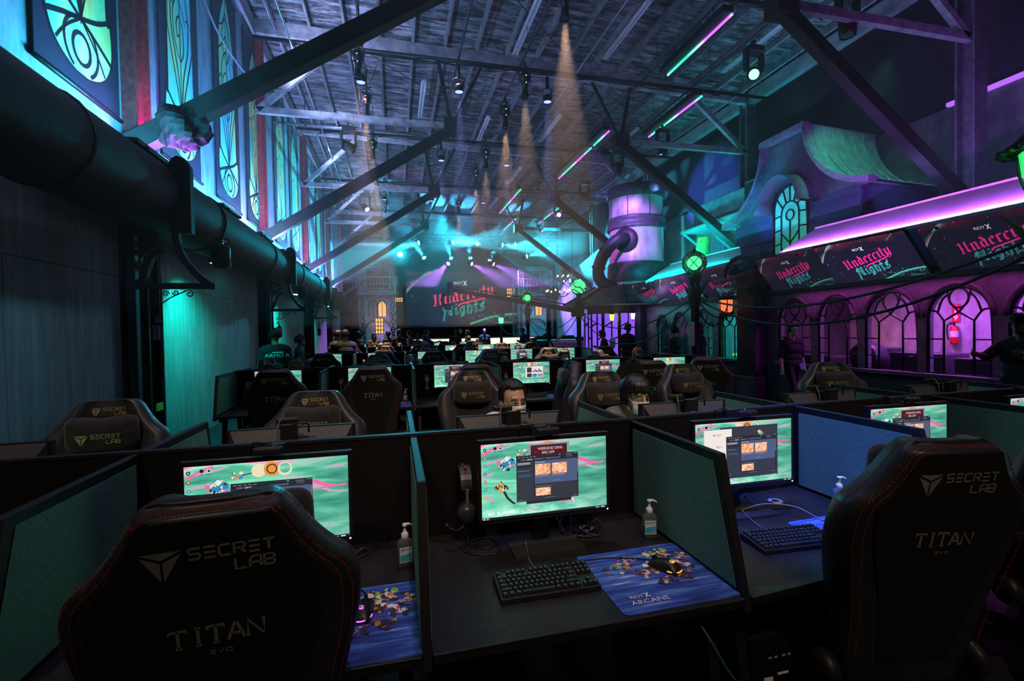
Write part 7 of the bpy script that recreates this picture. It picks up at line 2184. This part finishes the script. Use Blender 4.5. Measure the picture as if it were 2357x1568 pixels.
def person(lab, x, y, face, h=1.72, pose='stand', shirt=(.02, .02, .025), pants=(.015, .015, .02), hair='short', skin=SKIN2, cap=None, sleeves=.55, build=1., z0=0., voxel=.014, arms=('down', 'down'), lean=0., mask=False, glasses=False, phones=False, hairc=HAIRM, tuck=0.):
    """one continuous body, clothing and hair as parts; local +Y is where the person faces"""
    t = thing('person', lab, 'person', (x, y, z0), R(face))
    k = h / 1.75
    S_ = lambda v: tuple(c * k for c in v)
    sit = pose == 'sit'
    hip = .50 if sit else .95
    cl = math.sin(R(lean)); 
    def T(v):                      # lean the upper body forward about the hips
        dz = v[2] - hip
        return (v[0], v[1] + dz * math.sin(R(lean)), hip + dz * math.cos(R(lean)))
    segs = []                      # (label, p, q, r0, r1)
    B = build
    if sit:
        for s in (-1, 1):
            segs += [('pants', (.10 * s, .02, .50), (.13 * s, .44, .52), .085 * B, .06), ('pants', (.13 * s, .44, .52), (.13 * s, .44, .10), .055, .042), ('shoe', (.13 * s, .42, .05), (.14 * s, .56, .04), .042, .036)]
    else:
        st = .04 if pose == 'stand' else .0
        for s in (-1, 1):
            fy = {'stand': 0, 'walk': .20 * s, 'stride': .26 * s}[pose]
            kn = (.10 * s, fy * .6 + .03, .50); an = (.10 * s + .02 * s, fy, .09)
            segs += [('pants', (.09 * s, 0, .92), kn, .088 * B, .058), ('pants', kn, an, .056, .042), ('shoe', (an[0], an[1] - .03, .045), (an[0] + .02 * s, an[1] + .13, .04), .043, .036)]
    ch = hip + .42
    segs += [('pants', T((-.07, 0, hip)), T((.07, 0, hip)), .115 * B, .115 * B), ('shirt', T((-.06, .0, hip + .14)), T((.06, .0, hip + .14)), .108 * B, .108 * B), ('shirt', T((-.075, 0, hip + .30)), T((.075, 0, hip + .30)), .118 * B, .118 * B),
             ('shirt', T((-.14, -.01, ch)), T((.14, -.01, ch)), .085 * B, .085 * B), ('shirt', T((-.10, -.02, ch + .055)), T((.10, -.02, ch + .055)), .06, .06), ('skin', T((0, -.01, ch + .06)), T((0, .02 + tuck * .5, ch + .20 - tuck * .8)), .058, .054)]
    hands = []
    for s, mode in ((-1, arms[0]), (1, arms[1])):
        sh = T((.185 * s * (.9 + .1 * B), -.01, ch + .01))
        if mode == 'down':
            el = (sh[0] + .05 * s, sh[1] - .02, sh[2] - .28); ha = (el[0] + .01 * s, el[1] + .06, el[2] - .25)
        elif mode == 'phone':
            el = (sh[0] + .04 * s, sh[1] + .06, sh[2] - .27); ha = (el[0] - .12 * s, el[1] + .24, el[2] + .07)
        elif mode == 'desk':
            el = (sh[0] + .06 * s, sh[1] + .14, sh[2] - .24); ha = (el[0] - .08 * s, el[1] + .25, el[2] + .02)
        elif mode == 'reach':
            el = (sh[0] + .06 * s, sh[1] + .22, sh[2] - .14); ha = (el[0] - .02 * s, el[1] + .26, el[2] + .04)
        else:                      # camera at the eye
            el = (sh[0] + .08 * s, sh[1] + .16, sh[2] - .18); ha = (el[0] - .12 * s, el[1] + .12, el[2] + .24)
        mid = tuple(sh[i] + (el[i] - sh[i]) * sleeves / .55 * .9 if sleeves < .6 else el[i] for i in range(3))
        segs += [('shirt', sh, el, .058 * B, .045)] if sleeves >= .5 else [('shirt', sh, mid, .058 * B, .05), ('skin', mid, el, .048, .042)]
        segs += [('shirt' if sleeves > .8 else 'skin', el, ha, .042, .030)]
        d = (Vector(ha) - Vector(el)).normalized(); side = Vector((1, 0, 0)) if abs(d.x) < .8 else Vector((0, 1, 0))
        wv = d.cross(side).normalized() if mode != 'down' else Vector((0, 1, 0))
        pal = Vector(ha) + d * .045
        segs.append(('skin', tuple(Vector(ha) + d * .01), tuple(pal), .030, .034))
        nrm = d.cross(wv).normalized()
        for f in range(4):
            o_ = wv * (.024 * (f - 1.5)); L_ = (.058, .068, .064, .048)[f]
            p1 = pal + o_ + d * .02; p2 = p1 + d * L_ * .55 + nrm * .006 * s; p3 = p2 + d * L_ * .4 + nrm * .018 * s
            segs += [('skin', tuple(p1), tuple(p2), .0105, .0095), ('skin', tuple(p2), tuple(p3), .0095, .008)]
        th = pal - wv * .03; segs += [('skin', tuple(th - d * .03), tuple(th - wv * .022 + d * .012), .012, .011), ('skin', tuple(th - wv * .022 + d * .012), tuple(th - wv * .026 + d * .04), .0105, .009)]
    b = MB()
    for lb, p, q, r0, r1 in segs:
        capsule(b, S_(p), S_(q), r0 * k, r1 * k)
    hc = Vector(S_(T((0, .035 + tuck * .7, ch + .275 - tuck))))
    X_ = Matrix.Translation(hc) @ Matrix.Rotation(-R(lean * .9), 4, 'X') @ Matrix.Diagonal((k, k, k, 1))
    b.xf = X_
    b.ball((0, -.01, .035), (.077, .098, .093), 0, 18, 12); b.ball((0, .028, -.045), (.060, .066, .078), 0, 16, 10); b.ball((0, .055, -.095), (.034, .032, .026), 0, 12, 8)
    b.ball((0, .101, -.025), (.013, .020, .017), 0, 10, 8); b.tube([(0, .088, .02), (0, .104, -.02)], [.008, .012], 8)
    b.ball((0, .088, -.064), (.024, .012, .008), 0, 12, 6); b.ball((0, .085, -.074), (.02, .011, .006), 0, 12, 6)
    b.ball((0, .078, .035), (.055, .016, .012), 0, 12, 6)
    for s in (-1, 1):
        b.ball((.078 * s, -.005, -.012), (.010, .020, .032), 0, 10, 8)
    me = remesh(b, voxel * k, 2)
    n = len(me.polygons)
    co = np.empty(n * 3); me.polygons.foreach_get('center', co); co = co.reshape(-1, 3)
    best = np.full(n, 9.); lbl = np.zeros(n, int); names = ['skin', 'shirt', 'pants', 'shoe']
    for lb, p, q, r0, r1 in segs:
        d = seg_dist(co, S_(p), S_(q)) - (r0 + r1) / 2 * k
        w_ = d < best; best[w_] = d[w_]; lbl[w_] = names.index(lb)
    dh = np.linalg.norm(co - np.array(hc), axis=1); lbl[dh < .135 * k] = 0
    me.materials.append(skin); me.materials.append(SHOE)
    me.polygons.foreach_set('material_index', np.where(lbl == 3, 1, 0).astype(np.int32)); me.update()
    o = bpy.data.objects.new('body', me); C.objects.link(o); o.parent = t
    nv = len(me.vertices)
    vco = np.empty(nv * 3); me.vertices.foreach_get('co', vco); vco = vco.reshape(-1, 3)
    vno = np.empty(nv * 3); me.vertex_normals.foreach_get('vector', vno); vno = vno.reshape(-1, 3)
    for want, nm, col, off in ((1, 'shirt', shirt, .011), (2, 'trousers', pants, .008)):
        idx = np.nonzero(lbl == want)[0]
        if len(idx) < 4:
            continue
        mp = {}; fs = []
        for i in idx:
            f = []
            for v in me.polygons[i].vertices:
                if v not in mp:
                    mp[v] = len(mp)
                f.append(mp[v])
            fs.append(f)
        vv = np.array(list(mp.keys()))
        q = vco[vv] + vno[vv] * off * k
        m2 = bpy.data.meshes.new(nm); m2.from_pydata([tuple(p) for p in q], [], fs); m2.update()
        m2.polygons.foreach_set('use_smooth', [True] * len(fs))
        m2.materials.append(col if not isinstance(col, tuple) else mat('cloth_%02x%02x%02x' % tuple(min(255, int(c * 255 * 2)) for c in col), col, .85, noise=14, var=.3))
        oo = bpy.data.objects.new(nm, m2); C.objects.link(oo); oo.parent = t
        sd = oo.modifiers.new('thick', 'SOLIDIFY'); sd.thickness = -.006
    b = MB(); b.xf = X_
    if cap:
        b.lathe([(.084, .03), (.089, .055), (.083, .09), (.06, .122), (.025, .137), (0, .139)], 20, xf=Matrix.Diagonal((.95, 1.16, 1, 1)))
        if cap[1] == 'cap':
            b.prism([(-.075, .07), (.075, .07), (.065, .13), (.03, .165), (-.03, .165), (-.065, .13)], .008, xf=XF((0, 0, .038), rx=R(-6)))
        elif cap[1] == 'pom':
            b.ball((0, -.01, .16), .035)
        b.build('cap' if cap[1] == 'cap' else 'beanie', cap[0], t)
    hb = MB(); hb.xf = X_
    rr = random.Random(int(abs(x * 100 + y * 37)))
    nl = 70 if hair != 'none' else 0
    if hair != 'none':
        hb.ball((0, -.022, .046), (.085, .094, .092), 0, 18, 12)
        length = {'short': .05, 'bun': .05, 'bob': .13, 'long': .26}[hair]
        for i in range(nl):
            a = rr.uniform(200, 700) if hair in ('bob', 'long') else rr.uniform(0, 360)
            a = R(a)
            e = rr.uniform(.55, 1.3)
            r0 = (.079 * math.cos(e) * math.cos(a), -.015 + .096 * math.cos(e) * math.sin(a), .045 + .094 * math.sin(e))
            front = math.sin(a) > .45
            L_ = length * (.5 if front else 1)
            r1 = (.093 * math.cos(a), -.02 + .108 * math.sin(a), .055 if front else .03 - L_ * .3)
            r2 = (.090 * math.cos(a), -.022 + .104 * math.sin(a), .03 if front else .01 - L_)
            if front and hair == 'short':
                r1 = (r1[0], r1[1], .085); r2 = (r1[0] * .95, r1[1] - .004, .068)
            hb.tube(bez([r0, ((r0[0] + r1[0]) / 2 * 1.05, (r0[1] + r1[1]) / 2 * 1.05, (r0[2] + r1[2]) / 2 + .012), r1, r2], 3), [.016, .017, .017, .016, .016, .015, .013, .012, .008, .003][:10], 5)
        if hair == 'bun':
            hb.ball((0, -.06, .13), .045)
        hb.build('hair', hairc, t)
    b = MB(); b.xf = X_
    for s in (-1, 1):
        b.ball((.031 * s, .085, .004), (.014, .010, .008), 0, 10, 8); b.ball((.031 * s, .0935, .004), (.006, .004, .006), 1, 8, 6)
        b.tube([(.014 * s, .095, .026), (.032 * s, .094, .030), (.048 * s, .084, .025)], [.003, .0045, .002], 5, 1)
    b.build('eyes_and_brows', [mat('eye_white', (.7, .68, .66), .3), HAIRM], t)
    if mask:
        face_mask(t, X_, MASKB)
    if phones:
        b = MB(); b.xf = X_; b.tube([(.096 * math.cos(R(a)), -.01, .03 + .118 * math.sin(R(a))) for a in range(0, 181, 15)], .011, 6)
        for s in (-1, 1):
            b.cyl((.082 * s, -.01, -.01), (.112 * s, -.01, -.01), .038, 14)
        oo = b.build('headphones', MATTE); oo.parent = t
    if glasses:
        b = MB(); b.xf = X_
        for s in (-1, 1):
            b.tube([(.031 * s + .021 * math.cos(R(a)), .106, .002 + .016 * math.sin(R(a))) for a in range(0, 360, 24)], .002, 5, closed=True); b.tube([(.052 * s, .104, .004), (.08 * s, .0, .004)], .002, 5)
        b.build('glasses', BLACK, t)
    t['_h'] = 0
    del t['_h']
    return t, X_

def face_mask(t, X_, m):
    b = MB(); b.xf = X_
    vs = []; nu, nv = 15, 9
    for i in range(nv):
        v = i / (nv - 1)
        z = -.012 - .098 * v
        for j in range(nu):
            u = -1 + 2 * j / (nu - 1)
            w_ = .068 * (1 - .16 * v ** 2)
            d = .112 - .010 * math.cos(v * 3.0 + .2) - .052 * abs(u) ** 2.0 - (.022 * v ** 3)
            d += .012 * math.exp(-(u * 3) ** 2) * math.exp(-((v - .15) * 4) ** 2)
            if i % 3 == 1:
                d += .0035
            vs.append((u * w_, d, z + .010 * abs(u) * (v - .4)))
    b.add(vs, [(i * nu + j, (i + 1) * nu + j, (i + 1) * nu + j + 1, i * nu + j + 1) for i in range(nv - 1) for j in range(nu - 1)], 0, True)
    o = b.build('face_mask', m, t); sd = o.modifiers.new('thick', 'SOLIDIFY'); sd.thickness = .002
    b = MB(); b.xf = X_
    for s in (-1, 1):
        b.tube(bez([(.066 * s, .058, -.016), (.078 * s, .02, -.0), (.088 * s, -.012, .012), (.088 * s, -.02, -.02), (.080 * s, .01, -.05), (.060 * s, .045, -.098)], 5), .0016, 5)
    b.build('ear_loop', mat('white_elastic', (.7, .72, .75), .7), o)
    return o

def locks(mb, X_, n, bangs, back, rr, thick=.0075, lift=.0, part=None):
    """fine hair: tapered locks combed from the crown down"""
    mb.xf = X_
    for i in range(n):
        a = 2 * math.pi * i / n + rr.uniform(-.06, .06)
        for lay in range(3):
            e = 1.45 - .32 * lay + rr.uniform(-.1, .1)
            a2 = a + rr.uniform(-.12, .12)
            f = math.sin(a2)
            end = bangs if f > .35 else back
            end += rr.uniform(-.010, .008)
            P = []
            for q in range(6):
                s_ = q / 5
                zz = (.045 + .103 * math.sin(e)) * (1 - s_ ** 1.6) + end * s_ ** 1.6
                ct = math.sqrt(max(0.02, 1 - (max(-.2, min(.98, (zz - .042) / .105))) ** 2))
                w = .006 * math.sin(s_ * 3) + lift
                P.append(((.083 + w) * ct * math.cos(a2 + .10 * s_ * math.sin(i)), -.012 + (.104 + w) * ct * math.sin(a2 + .10 * s_ * math.sin(i)), zz))
            mb.tube(P, [thick, thick * 1.15, thick * 1.1, thick, thick * .8, .0015], 5)

def seated_near(lab, x, y, face, shirt, lean, hair, eyes_open, skin, zoff=0):
    t, X_ = person(lab, x, y, face, 1.75, 'sit', shirt=shirt, hair='none', skin=skin, arms=('desk', 'desk'), lean=lean, voxel=.0065, z0=zoff, tuck=.065)
    for o in list(t.children):
        if o.name.startswith('eyes'):
            bpy.data.objects.remove(o)
    b = MB(); b.xf = X_
    for s in (-1, 1):
        if eyes_open:
            b.ball((.032 * s, .087, .002), (.0155, .0105, .0062), 0, 14, 8); b.ball((.032 * s, .0955, .002), (.0062, .003, .0060), 1, 10, 8)
            b.tube([(.014 * s, .0955, .000), (.024 * s, .0985, .0085), (.036 * s, .0965, .0085), (.050 * s, .086, .002)], [.0018, .0028, .0028, .0014], 6, 1)
        else:
            b.tube([(.014 * s, .0955, -.002), (.024 * s, .0985, -.005), (.036 * s, .0965, -.005), (.050 * s, .087, -.001)], [.0014, .0024, .0024, .0012], 6, 1)
        b.tube([(.012 * s, .0985, .020), (.024 * s, .0995, .026), (.040 * s, .0945, .027), (.056 * s, .080, .020)], [.002, .0034, .003, .0014], 6, 1)
    b.build('eyes_and_brows', [mat('eye_white', (.7, .68, .66), .3), HAIRM], t)
    face_mask(t, X_, mat('white_face_mask', (.62, .64, .70), .8, noise=90, var=.06))
    rr = random.Random(5 if hair == 'bowl' else 8)
    hb = MB(); hb.xf = X_
    hb.ball((0, -.030, .050), (.081, .086, .096), 0, 20, 14)
    if hair == 'bowl':
        hb.ball((0, -.018, .045), (.091, .100, .098), 0, 20, 14) if False else None
        locks(hb, X_, 64, .040, -.05, rr, .0085, .006)
    else:
        locks(hb, X_, 54, .098, -.01, rr, .0070, .0)
    hb.build('hair', HAIRM, t)
    return t, X_
SK1 = mat('skin_warm_light', (.50, .29, .20), .5, noise=25, var=.08)
t, X_ = seated_near('person with short black hair, white mask and pale shirt, seated behind the second full monitor', .735, 3.20, 192, (.62, .58, .58), 4, 'short', True, SK1, .065)
b = MB(); b.tube(bez([(-.10, .10, .62), (-.115, .11, .86), (-.10, .03, 1.005), (-.09, -.10, .98)], 6), .014, 6); b.tube(bez([(.10, .12, .62), (.115, .11, .86), (.10, .03, 1.005), (.09, -.10, .98)], 6), .014, 6); b.build('bag_strap', mat('dark_strap', (.03, .028, .025), .7), t)
t, X_ = seated_near('person with black bowl haircut and white mask looking down by the central divider', 1.585, 3.12, 186, (.16, .145, .13), 8, 'bowl', False, SK1, .075)
b = MB(); b.tube(bez([(-.12, .15, .98), (-.05, .21, .93), (.05, .21, .93), (.12, .15, .98)], 6), .022, 8); b.build('collar', mat('navy_collar', (.015, .03, .07), .8), t)

# standing and seated people farther back
NAVY = (.012, .018, .035); BLK = (.012, .012, .014)
CAPB = mat('pale_blue_cap', (.15, .35, .55), .8); CAPK = mat('black_cap', (.012, .013, .015), .8); CAPP = mat('hot_pink_cap', (.75, .05, .30), .8); CAPW = mat('white_cap', (.6, .6, .65), .8); ORB = mat('orange_beanie', (.70, .25, .03), .85); GRYB = mat('grey_beanie', (.07, .07, .075), .9)
GREYH = mat('grey_hair', (.35, .33, .32), .6); BRNH = mat('brown_hair', (.10, .045, .02), .5); GNG = mat('ginger_hair', (.25, .08, .02), .5)
t, X_ = person('person in black cap and tee with pale lettering on the back by the board wall', -2.12, 9.4, 5, 1.76, shirt=BLK, cap=(CAPK, 'cap'), hair='short', build=1.15)
XB = Matrix(((1, 0, 0, 0), (0, 0, -1, -.150), (0, 1, 0, 0), (0, 0, 0, 1)))
b = MB(); text(b, 'ARMO R', -.155, 1.27, .06, 0, 0, xf=XB, wide=1.25); b.span((-.03, -.152, 1.345), (.15, -.150, 1.365)); o = b.build('back_print', mat('pale_teal_print', (.35, .75, .78), .7), t)
person('person in a pom beanie looking aside and holding something, by the board wall', -2.05, 11.2, -75, 1.62, shirt=(.02, .025, .028), cap=(GRYB, 'pom'), hair='short', arms=('phone', 'phone'), sleeves=1, skin=SKIN3)
person('bearded person in pale blue cap and dark vest bent over a phone', -1.62, 13.2, -70, 1.74, shirt=(.03, .033, .04), cap=(CAPB, 'cap'), arms=('phone', 'phone'), lean=10, build=1.15)
person('dark-haired person in black tee seen from behind, before the third row end', -1.2, 12.45, 10, 1.74, shirt=BLK, arms=('phone', 'down'), build=1.2)
person('person in a light cap and pink jacket half hidden behind the dark-haired one', -1.5, 14.4, -60, 1.66, shirt=(.35, .12, .15), cap=(CAPW, 'cap'))
PB_ = [(-1.35, 19.0, 60, 1.72, NAVY, None, 'bob', 'dark-haired person in navy near the tower, turned to the middle'),
       (-.85, 20.2, 200, 1.66, (.05, .05, .06), None, 'long', 'long-haired person in grey facing the camera near the tower'),
       (-.25, 19.4, 20, 1.72, BLK, (CAPW, 'cap'), 'short', 'person in a white cap below the tall amber window'),
       (.15, 19.0, -20, 1.78, BLK, None, 'short', 'tall dark person just past the tall amber window'),
       (.6, 20.4, 70, 1.72, (.03, .04, .07), (CAPB, 'cap'), 'short', 'person in a pale blue cap among the crowd before the stage'),
       (.85, 18.9, 160, 1.60, (.10, .05, .03), None, 'bob', 'shorter person in brown with hands raised before the stage'),
       (1.25, 19.9, -80, 1.74, (.02, .03, .06), (CAPP, 'cap'), 'short', 'person in a hot pink cap stretching an arm toward the stage'),
       (1.1, 18.6, 120, 1.55, (.10, .16, .35), None, 'bob', 'person in a blue patterned shirt beside the pink cap'),
       (2.75, 21.9, 150, 1.74, BLK, None, 'short', 'camera operator in black before the lit stage fascia'),
       (3.55, 23.6, 100, 1.72, (.03, .03, .035), None, 'bob', 'person in dark clothes right of the camera operator'),
       (4.1, 22.0, 178, 1.78, (.035, .035, .038), None, 'none', 'bald person in an open dark jacket standing before the lit fascia'),
       (6.05, 21.9, 110, 1.76, BLK, None, 'short', 'person in black with headset bending by the far lamp post'),
       (8.5, 25.9, 180, 1.74, BLK, None, 'short', 'person in black behind the mixing desk'),
       (6.55, 14.0, 60, 1.62, (.02, .02, .025), None, 'bob', 'person with a pale backpack by the violet kiosk doors'),
       (6.75, 12.9, -60, 1.78, BLK, None, 'short', 'tall person in black between kiosk and teal stall'),
       (7.05, 10.9, 30, 1.68, (.03, .04, .04), (GRYB, 'beanie'), 'short', 'person in a beanie by the teal stall windows'),
       (7.2, 10.1, 60, 1.76, (.02, .022, .025), None, 'long', 'long-haired person in a wide dark coat behind the netted lamp post')]
for i, (x, y, f, h, sh, cp, hr, lab) in enumerate(PB_):
    t, X_ = person(lab, x, y, f, h, ('stand', 'walk')[i % 2], shirt=sh, cap=cp, hair=hr, skin=(SKIN2, SKIN, SKIN3)[i % 3] if i != 10 else SKIN, build=1.1 if i != 16 else 1.35, sleeves=1 if i % 3 else .5, voxel=.02,
                   arms={5: ('eye', 'eye'), 6: ('down', 'reach'), 8: ('eye', 'eye'), 12: ('phone', 'phone'), 14: ('phone', 'phone')}.get(i, ('down', 'phone' if i % 2 else 'down')), lean=8 if i in (11, 13) else 0)
    if i == 13:
        b = MB(); b.ball((0, -.22, 1.22), (.15, .10, .2)); b.build('backpack', mat('pale_backpack', (.45, .5, .52), .8, noise=10), t)
t = thing('video_camera', 'shoulder video camera held up before the lit stage fascia', 'video camera', (2.88, 21.62, 1.66), R(160))
b = MB(); b.span((-.06, -.2, -.08), (.06, .2, .1)); b.cyl((0, .2, .0), (0, .34, .0), .055, 12); b.span((-.03, -.12, .1), (.03, .1, .16)); b.build('body', PLK, t, .008)
# man by the violet stall, and the one at the right edge
t, X_ = person('person in black tee and ripped jeans with green hip card by the violet stall', 7.72, 7.85, 172, 1.68, 'walk', shirt=BLK, hair='short', skin=SKIN, arms=('down', 'down'), sleeves=.5, voxel=.009)
b = MB(); b.xf = XF((-.10, .15, .86), rz=R(8)) @ Matrix.Rotation(R(30), 4, 'Y'); b.span((-.045, -.002, -.06), (.045, .002, .06)); b.build('hip_card', mat('green_pass_card', (.10, .55, .42), .5), t)
b = MB(); b.ball((-.115, .175, .485), (.04, .02, .03)); b.build('ripped_knee', SKIN, t)['label'] = 'skin showing at a ripped knee'
t, X_ = person('person in black cap at the right edge reaching out with an orange wristband', 7.55, 4.18, 95, 1.74, 'stand', shirt=(.03, .03, .035), cap=(CAPK, 'cap'), hair='short', skin=SKIN2, arms=('reach', 'reach'), sleeves=.5, voxel=.010)
b = MB(); b.tube([(-.225 + .036 * math.cos(R(a)), .43, 1.275 + .036 * math.sin(R(a))) for a in range(0, 360, 20)], .012, 6, closed=True); b.build('wristband', mat('orange_wristband', (.9, .22, .02), .5, emit=(.9, .22, .02), es=.05), t)
# seated players in the far bays
SEAT = [(-1.40, 7.78, 170, NAVY, 'long', BRNH, 'dark-haired person bending low behind the first bay of the second row', dict(lean=12)),
        (1.80, 7.95, 182, BLK, 'short', HAIRM, 'person with glasses and headphones on the second row\'s far side', dict(glasses=True, phones=True)),
        (2.90, 7.95, 186, BLK, 'short', HAIRM, 'person with headphones and pale mask on the second row\'s far side', dict(mask=True, phones=True)),
        (4.50, 8.2, 150, (.04, .02, .03), 'bob', GNG, 'person with curly reddish hair at the last bay of the second row\'s far side', {}),
        (-.5, 17.4, 180, (.05, .05, .06), 'short', GREYH, 'grey-haired person facing the camera on the fourth row\'s far side', {}),
        (.15, 17.2, 175, (.1, .06, .05), 'bob', BRNH, 'person with headphones glowing warm on the fourth row\'s far side', dict(phones=True)),
        (2.1, 17.5, 182, BLK, 'short', HAIRM, 'dark-haired player on the fourth row\'s far side facing the camera', {}),
        (5.05, 16.9, 182, (.03, .06, .06), 'short', HAIRM, 'player at the last bay of the fourth row\'s far side', dict(glasses=True)),
        (3.75, 21.9, 178, BLK, 'bob', BRNH, 'brown-haired player on the fifth row\'s far side', dict(phones=True))]
for x, y, f, sh, hr, hc_, lab, kw in SEAT:
    person(lab, x, y, f, 1.72, 'sit', shirt=sh, hair=hr, hairc=hc_, skin=SKIN, arms=('desk', 'desk'), sleeves=1, voxel=.016, **kw)
person('player in an orange beanie in the fourth row, back to the camera', 1.0, 15.1, 0, 1.72, 'sit', shirt=BLK, hair='short', cap=(ORB, 'beanie'), skin=SKIN, arms=('desk', 'desk'), sleeves=1, voxel=.016)
person('player in a green top with ginger hair in the fourth row, back to the camera', 4.35, 14.9, 0, 1.72, 'sit', shirt=(.02, .12, .06), hair='bob', hairc=GNG, skin=SKIN, arms=('desk', 'desk'), sleeves=1, voxel=.016)
# notice on the near lamp post, things inside the stalls
b = MB(); b.span((5.50, 2.86, 1.52), (5.515, 3.0, 1.86)); tag(b.build('paper_notice', mat('tan_paper', (.35, .27, .20), .8, noise=8)), 'tan paper notice taped to the lantern post at the right edge', 'paper')
t = thing('fire_extinguisher', 'red fire extinguisher hung on the peeling wall behind the fourth stall window', 'fire extinguisher', (10.66, 6.93, 1.25))
b = MB(); b.lathe([(0, 0), (.06, 0), (.066, .02), (.066, .30), (.04, .35), (.02, .37), (0, .37)], 20); b.build('cylinder', mat('extinguisher_red', (.55, .02, .02), .35), t)
b = MB(); b.lathe([(.0675, .14), (.0675, .26)], 20); b.build('label', mat('extinguisher_label', (.7, .7, .75), .5), t)
b = MB(); b.bar((0, -.02, .39), (-.05, .06, .43), .02, .02); b.cyl((0, 0, .37), (0, 0, .42), .018, 10); b.build('valve', BLACK, t)
b = MB(); b.tube(bez([(-.02, .02, .40), (-.04, .09, .37), (-.04, .095, .22), (-.03, .08, .08)], 6), .013, 8); b.build('hose', BLACK, t)
t = thing('extinguisher_sign', 'red sign with white down arrow above the fire extinguisher', 'sign', (10.74, 6.95, 1.68))
b = MB(); b.span((-.01, -.07, 0), (.0, .07, .36)); b.build('plate', mat('sign_red', (.6, .02, .03), .5), t)
b = MB()
Y_ = Matrix(((0, 0, -1, -.012), (-1, 0, 0, 0), (0, 1, 0, 0), (0, 0, 0, 1)))
b.poly([(0, .03, 0), (.05, .12, 0), (.022, .12, 0), (.022, .33, 0), (-.022, .33, 0), (-.022, .12, 0), (-.05, .12, 0)], 0, Y_); b.build('arrow', mat('sign_white', (.8, .8, .82), .5), t)
CR = mat('dark_flight_case', (.025, .025, .03), .5, noise=6)
for k, (y, w_, h_) in enumerate(((4.4, .7, 1.12), (5.4, .9, 1.08), (6.45, .9, 1.14), (7.4, .55, 1.2), (8.5, .7, 1.0))):
    t = thing('flight_case', 'dark equipment case standing behind the %s window of the violet stall' % ['fifth', 'fourth', 'third', 'second', 'first'][k], 'case', (9.3, y, 0), 0, 'cases inside the violet stall')
    b = MB(); b.span((-.3, -w_ / 2, 0), (.3, w_ / 2, h_)); b.build('box', CR, t, .02)
    b = MB()
    for z in (.1, h_ - .06):
        b.span((-.31, -w_ / 2 - .01, z), (-.295, w_ / 2 + .01, z + .03))
    b.build('edge_strip', STEEL, t)
b = MB(); b.cyl((9.0, 8.36, 1.2), (9.0, 8.36, 1.5), .018, 10); tag(b.build('glow_tube', emis('orange_tube_glow', (1., .45, .10), 9)), 'short orange glowing tube behind the first stall window', 'tube light')
t = thing('drum', 'round drum lying on its side behind the second stall window', 'drum', (9.0, 7.35, 1.02))
b = MB(); b.xf = XF((0, 0, 0), ry=R(90)); b.lathe([(0, -.12), (.27, -.12), (.28, -.1), (.28, .2), (0, .2)], 28); b.build('shell', CR, t)
b = MB(); b.xf = XF((0, 0, 0), ry=R(90)); b.lathe([(.12, -.125), (.135, -.13), (.14, -.125)], 24); b.build('ring', STEEL, t)
t = thing('lit_basket', 'green and orange glowing basket display inside the teal stall by the pier', 'display', (9.0, 10.5, .9))
b = MB(); b.span((-.25, -.35, 0), (.25, .35, .06)); b.build('tray', emis('green_neon', (.05, .9, .1), .9), t)
b = MB()
q = random.Random(2)
for i in range(22):
    b.ball((q.uniform(-.2, .2), q.uniform(-.3, .3), .08 + q.uniform(0, .14)), .05, 0, 8, 6)
b.build('fruit_heap', mat('orange_fruit', (.7, .25, .04), .5, emit=(.7, .25, .04), es=.25), t)['kind'] = 'stuff'

# ------------------------------------------------------------------ haze hanging in the hall
def haze(name, lo, hi, dens, an=.25):
    b = MB(); b.span(lo, hi)
    m = bpy.data.materials.new(name); m.use_nodes = True
    t = m.node_tree; t.nodes.clear()
    o = t.nodes.new('ShaderNodeOutputMaterial'); v = t.nodes.new('ShaderNodeVolumeScatter')
    v.inputs['Density'].default_value = dens; v.inputs['Anisotropy'].default_value = an
    t.links.new(v.outputs[0], o.inputs['Volume'])
    ob = b.build('haze', m); ob['kind'] = 'stuff'; ob['label'] = 'thin haze hanging under the roof of the hall' if lo[1] < 20 else 'cyan-lit haze round the lighting trusses over the stage'; ob['category'] = 'haze'
    return ob
haze('hall_haze', (XL + .02, 2.0, 1.9), (XR, 26.0, 9.3), .0085)
haze('stage_haze', (XL + .03, 26.05, 4.6), (XR - .02, 34.0, 9.28), .045)
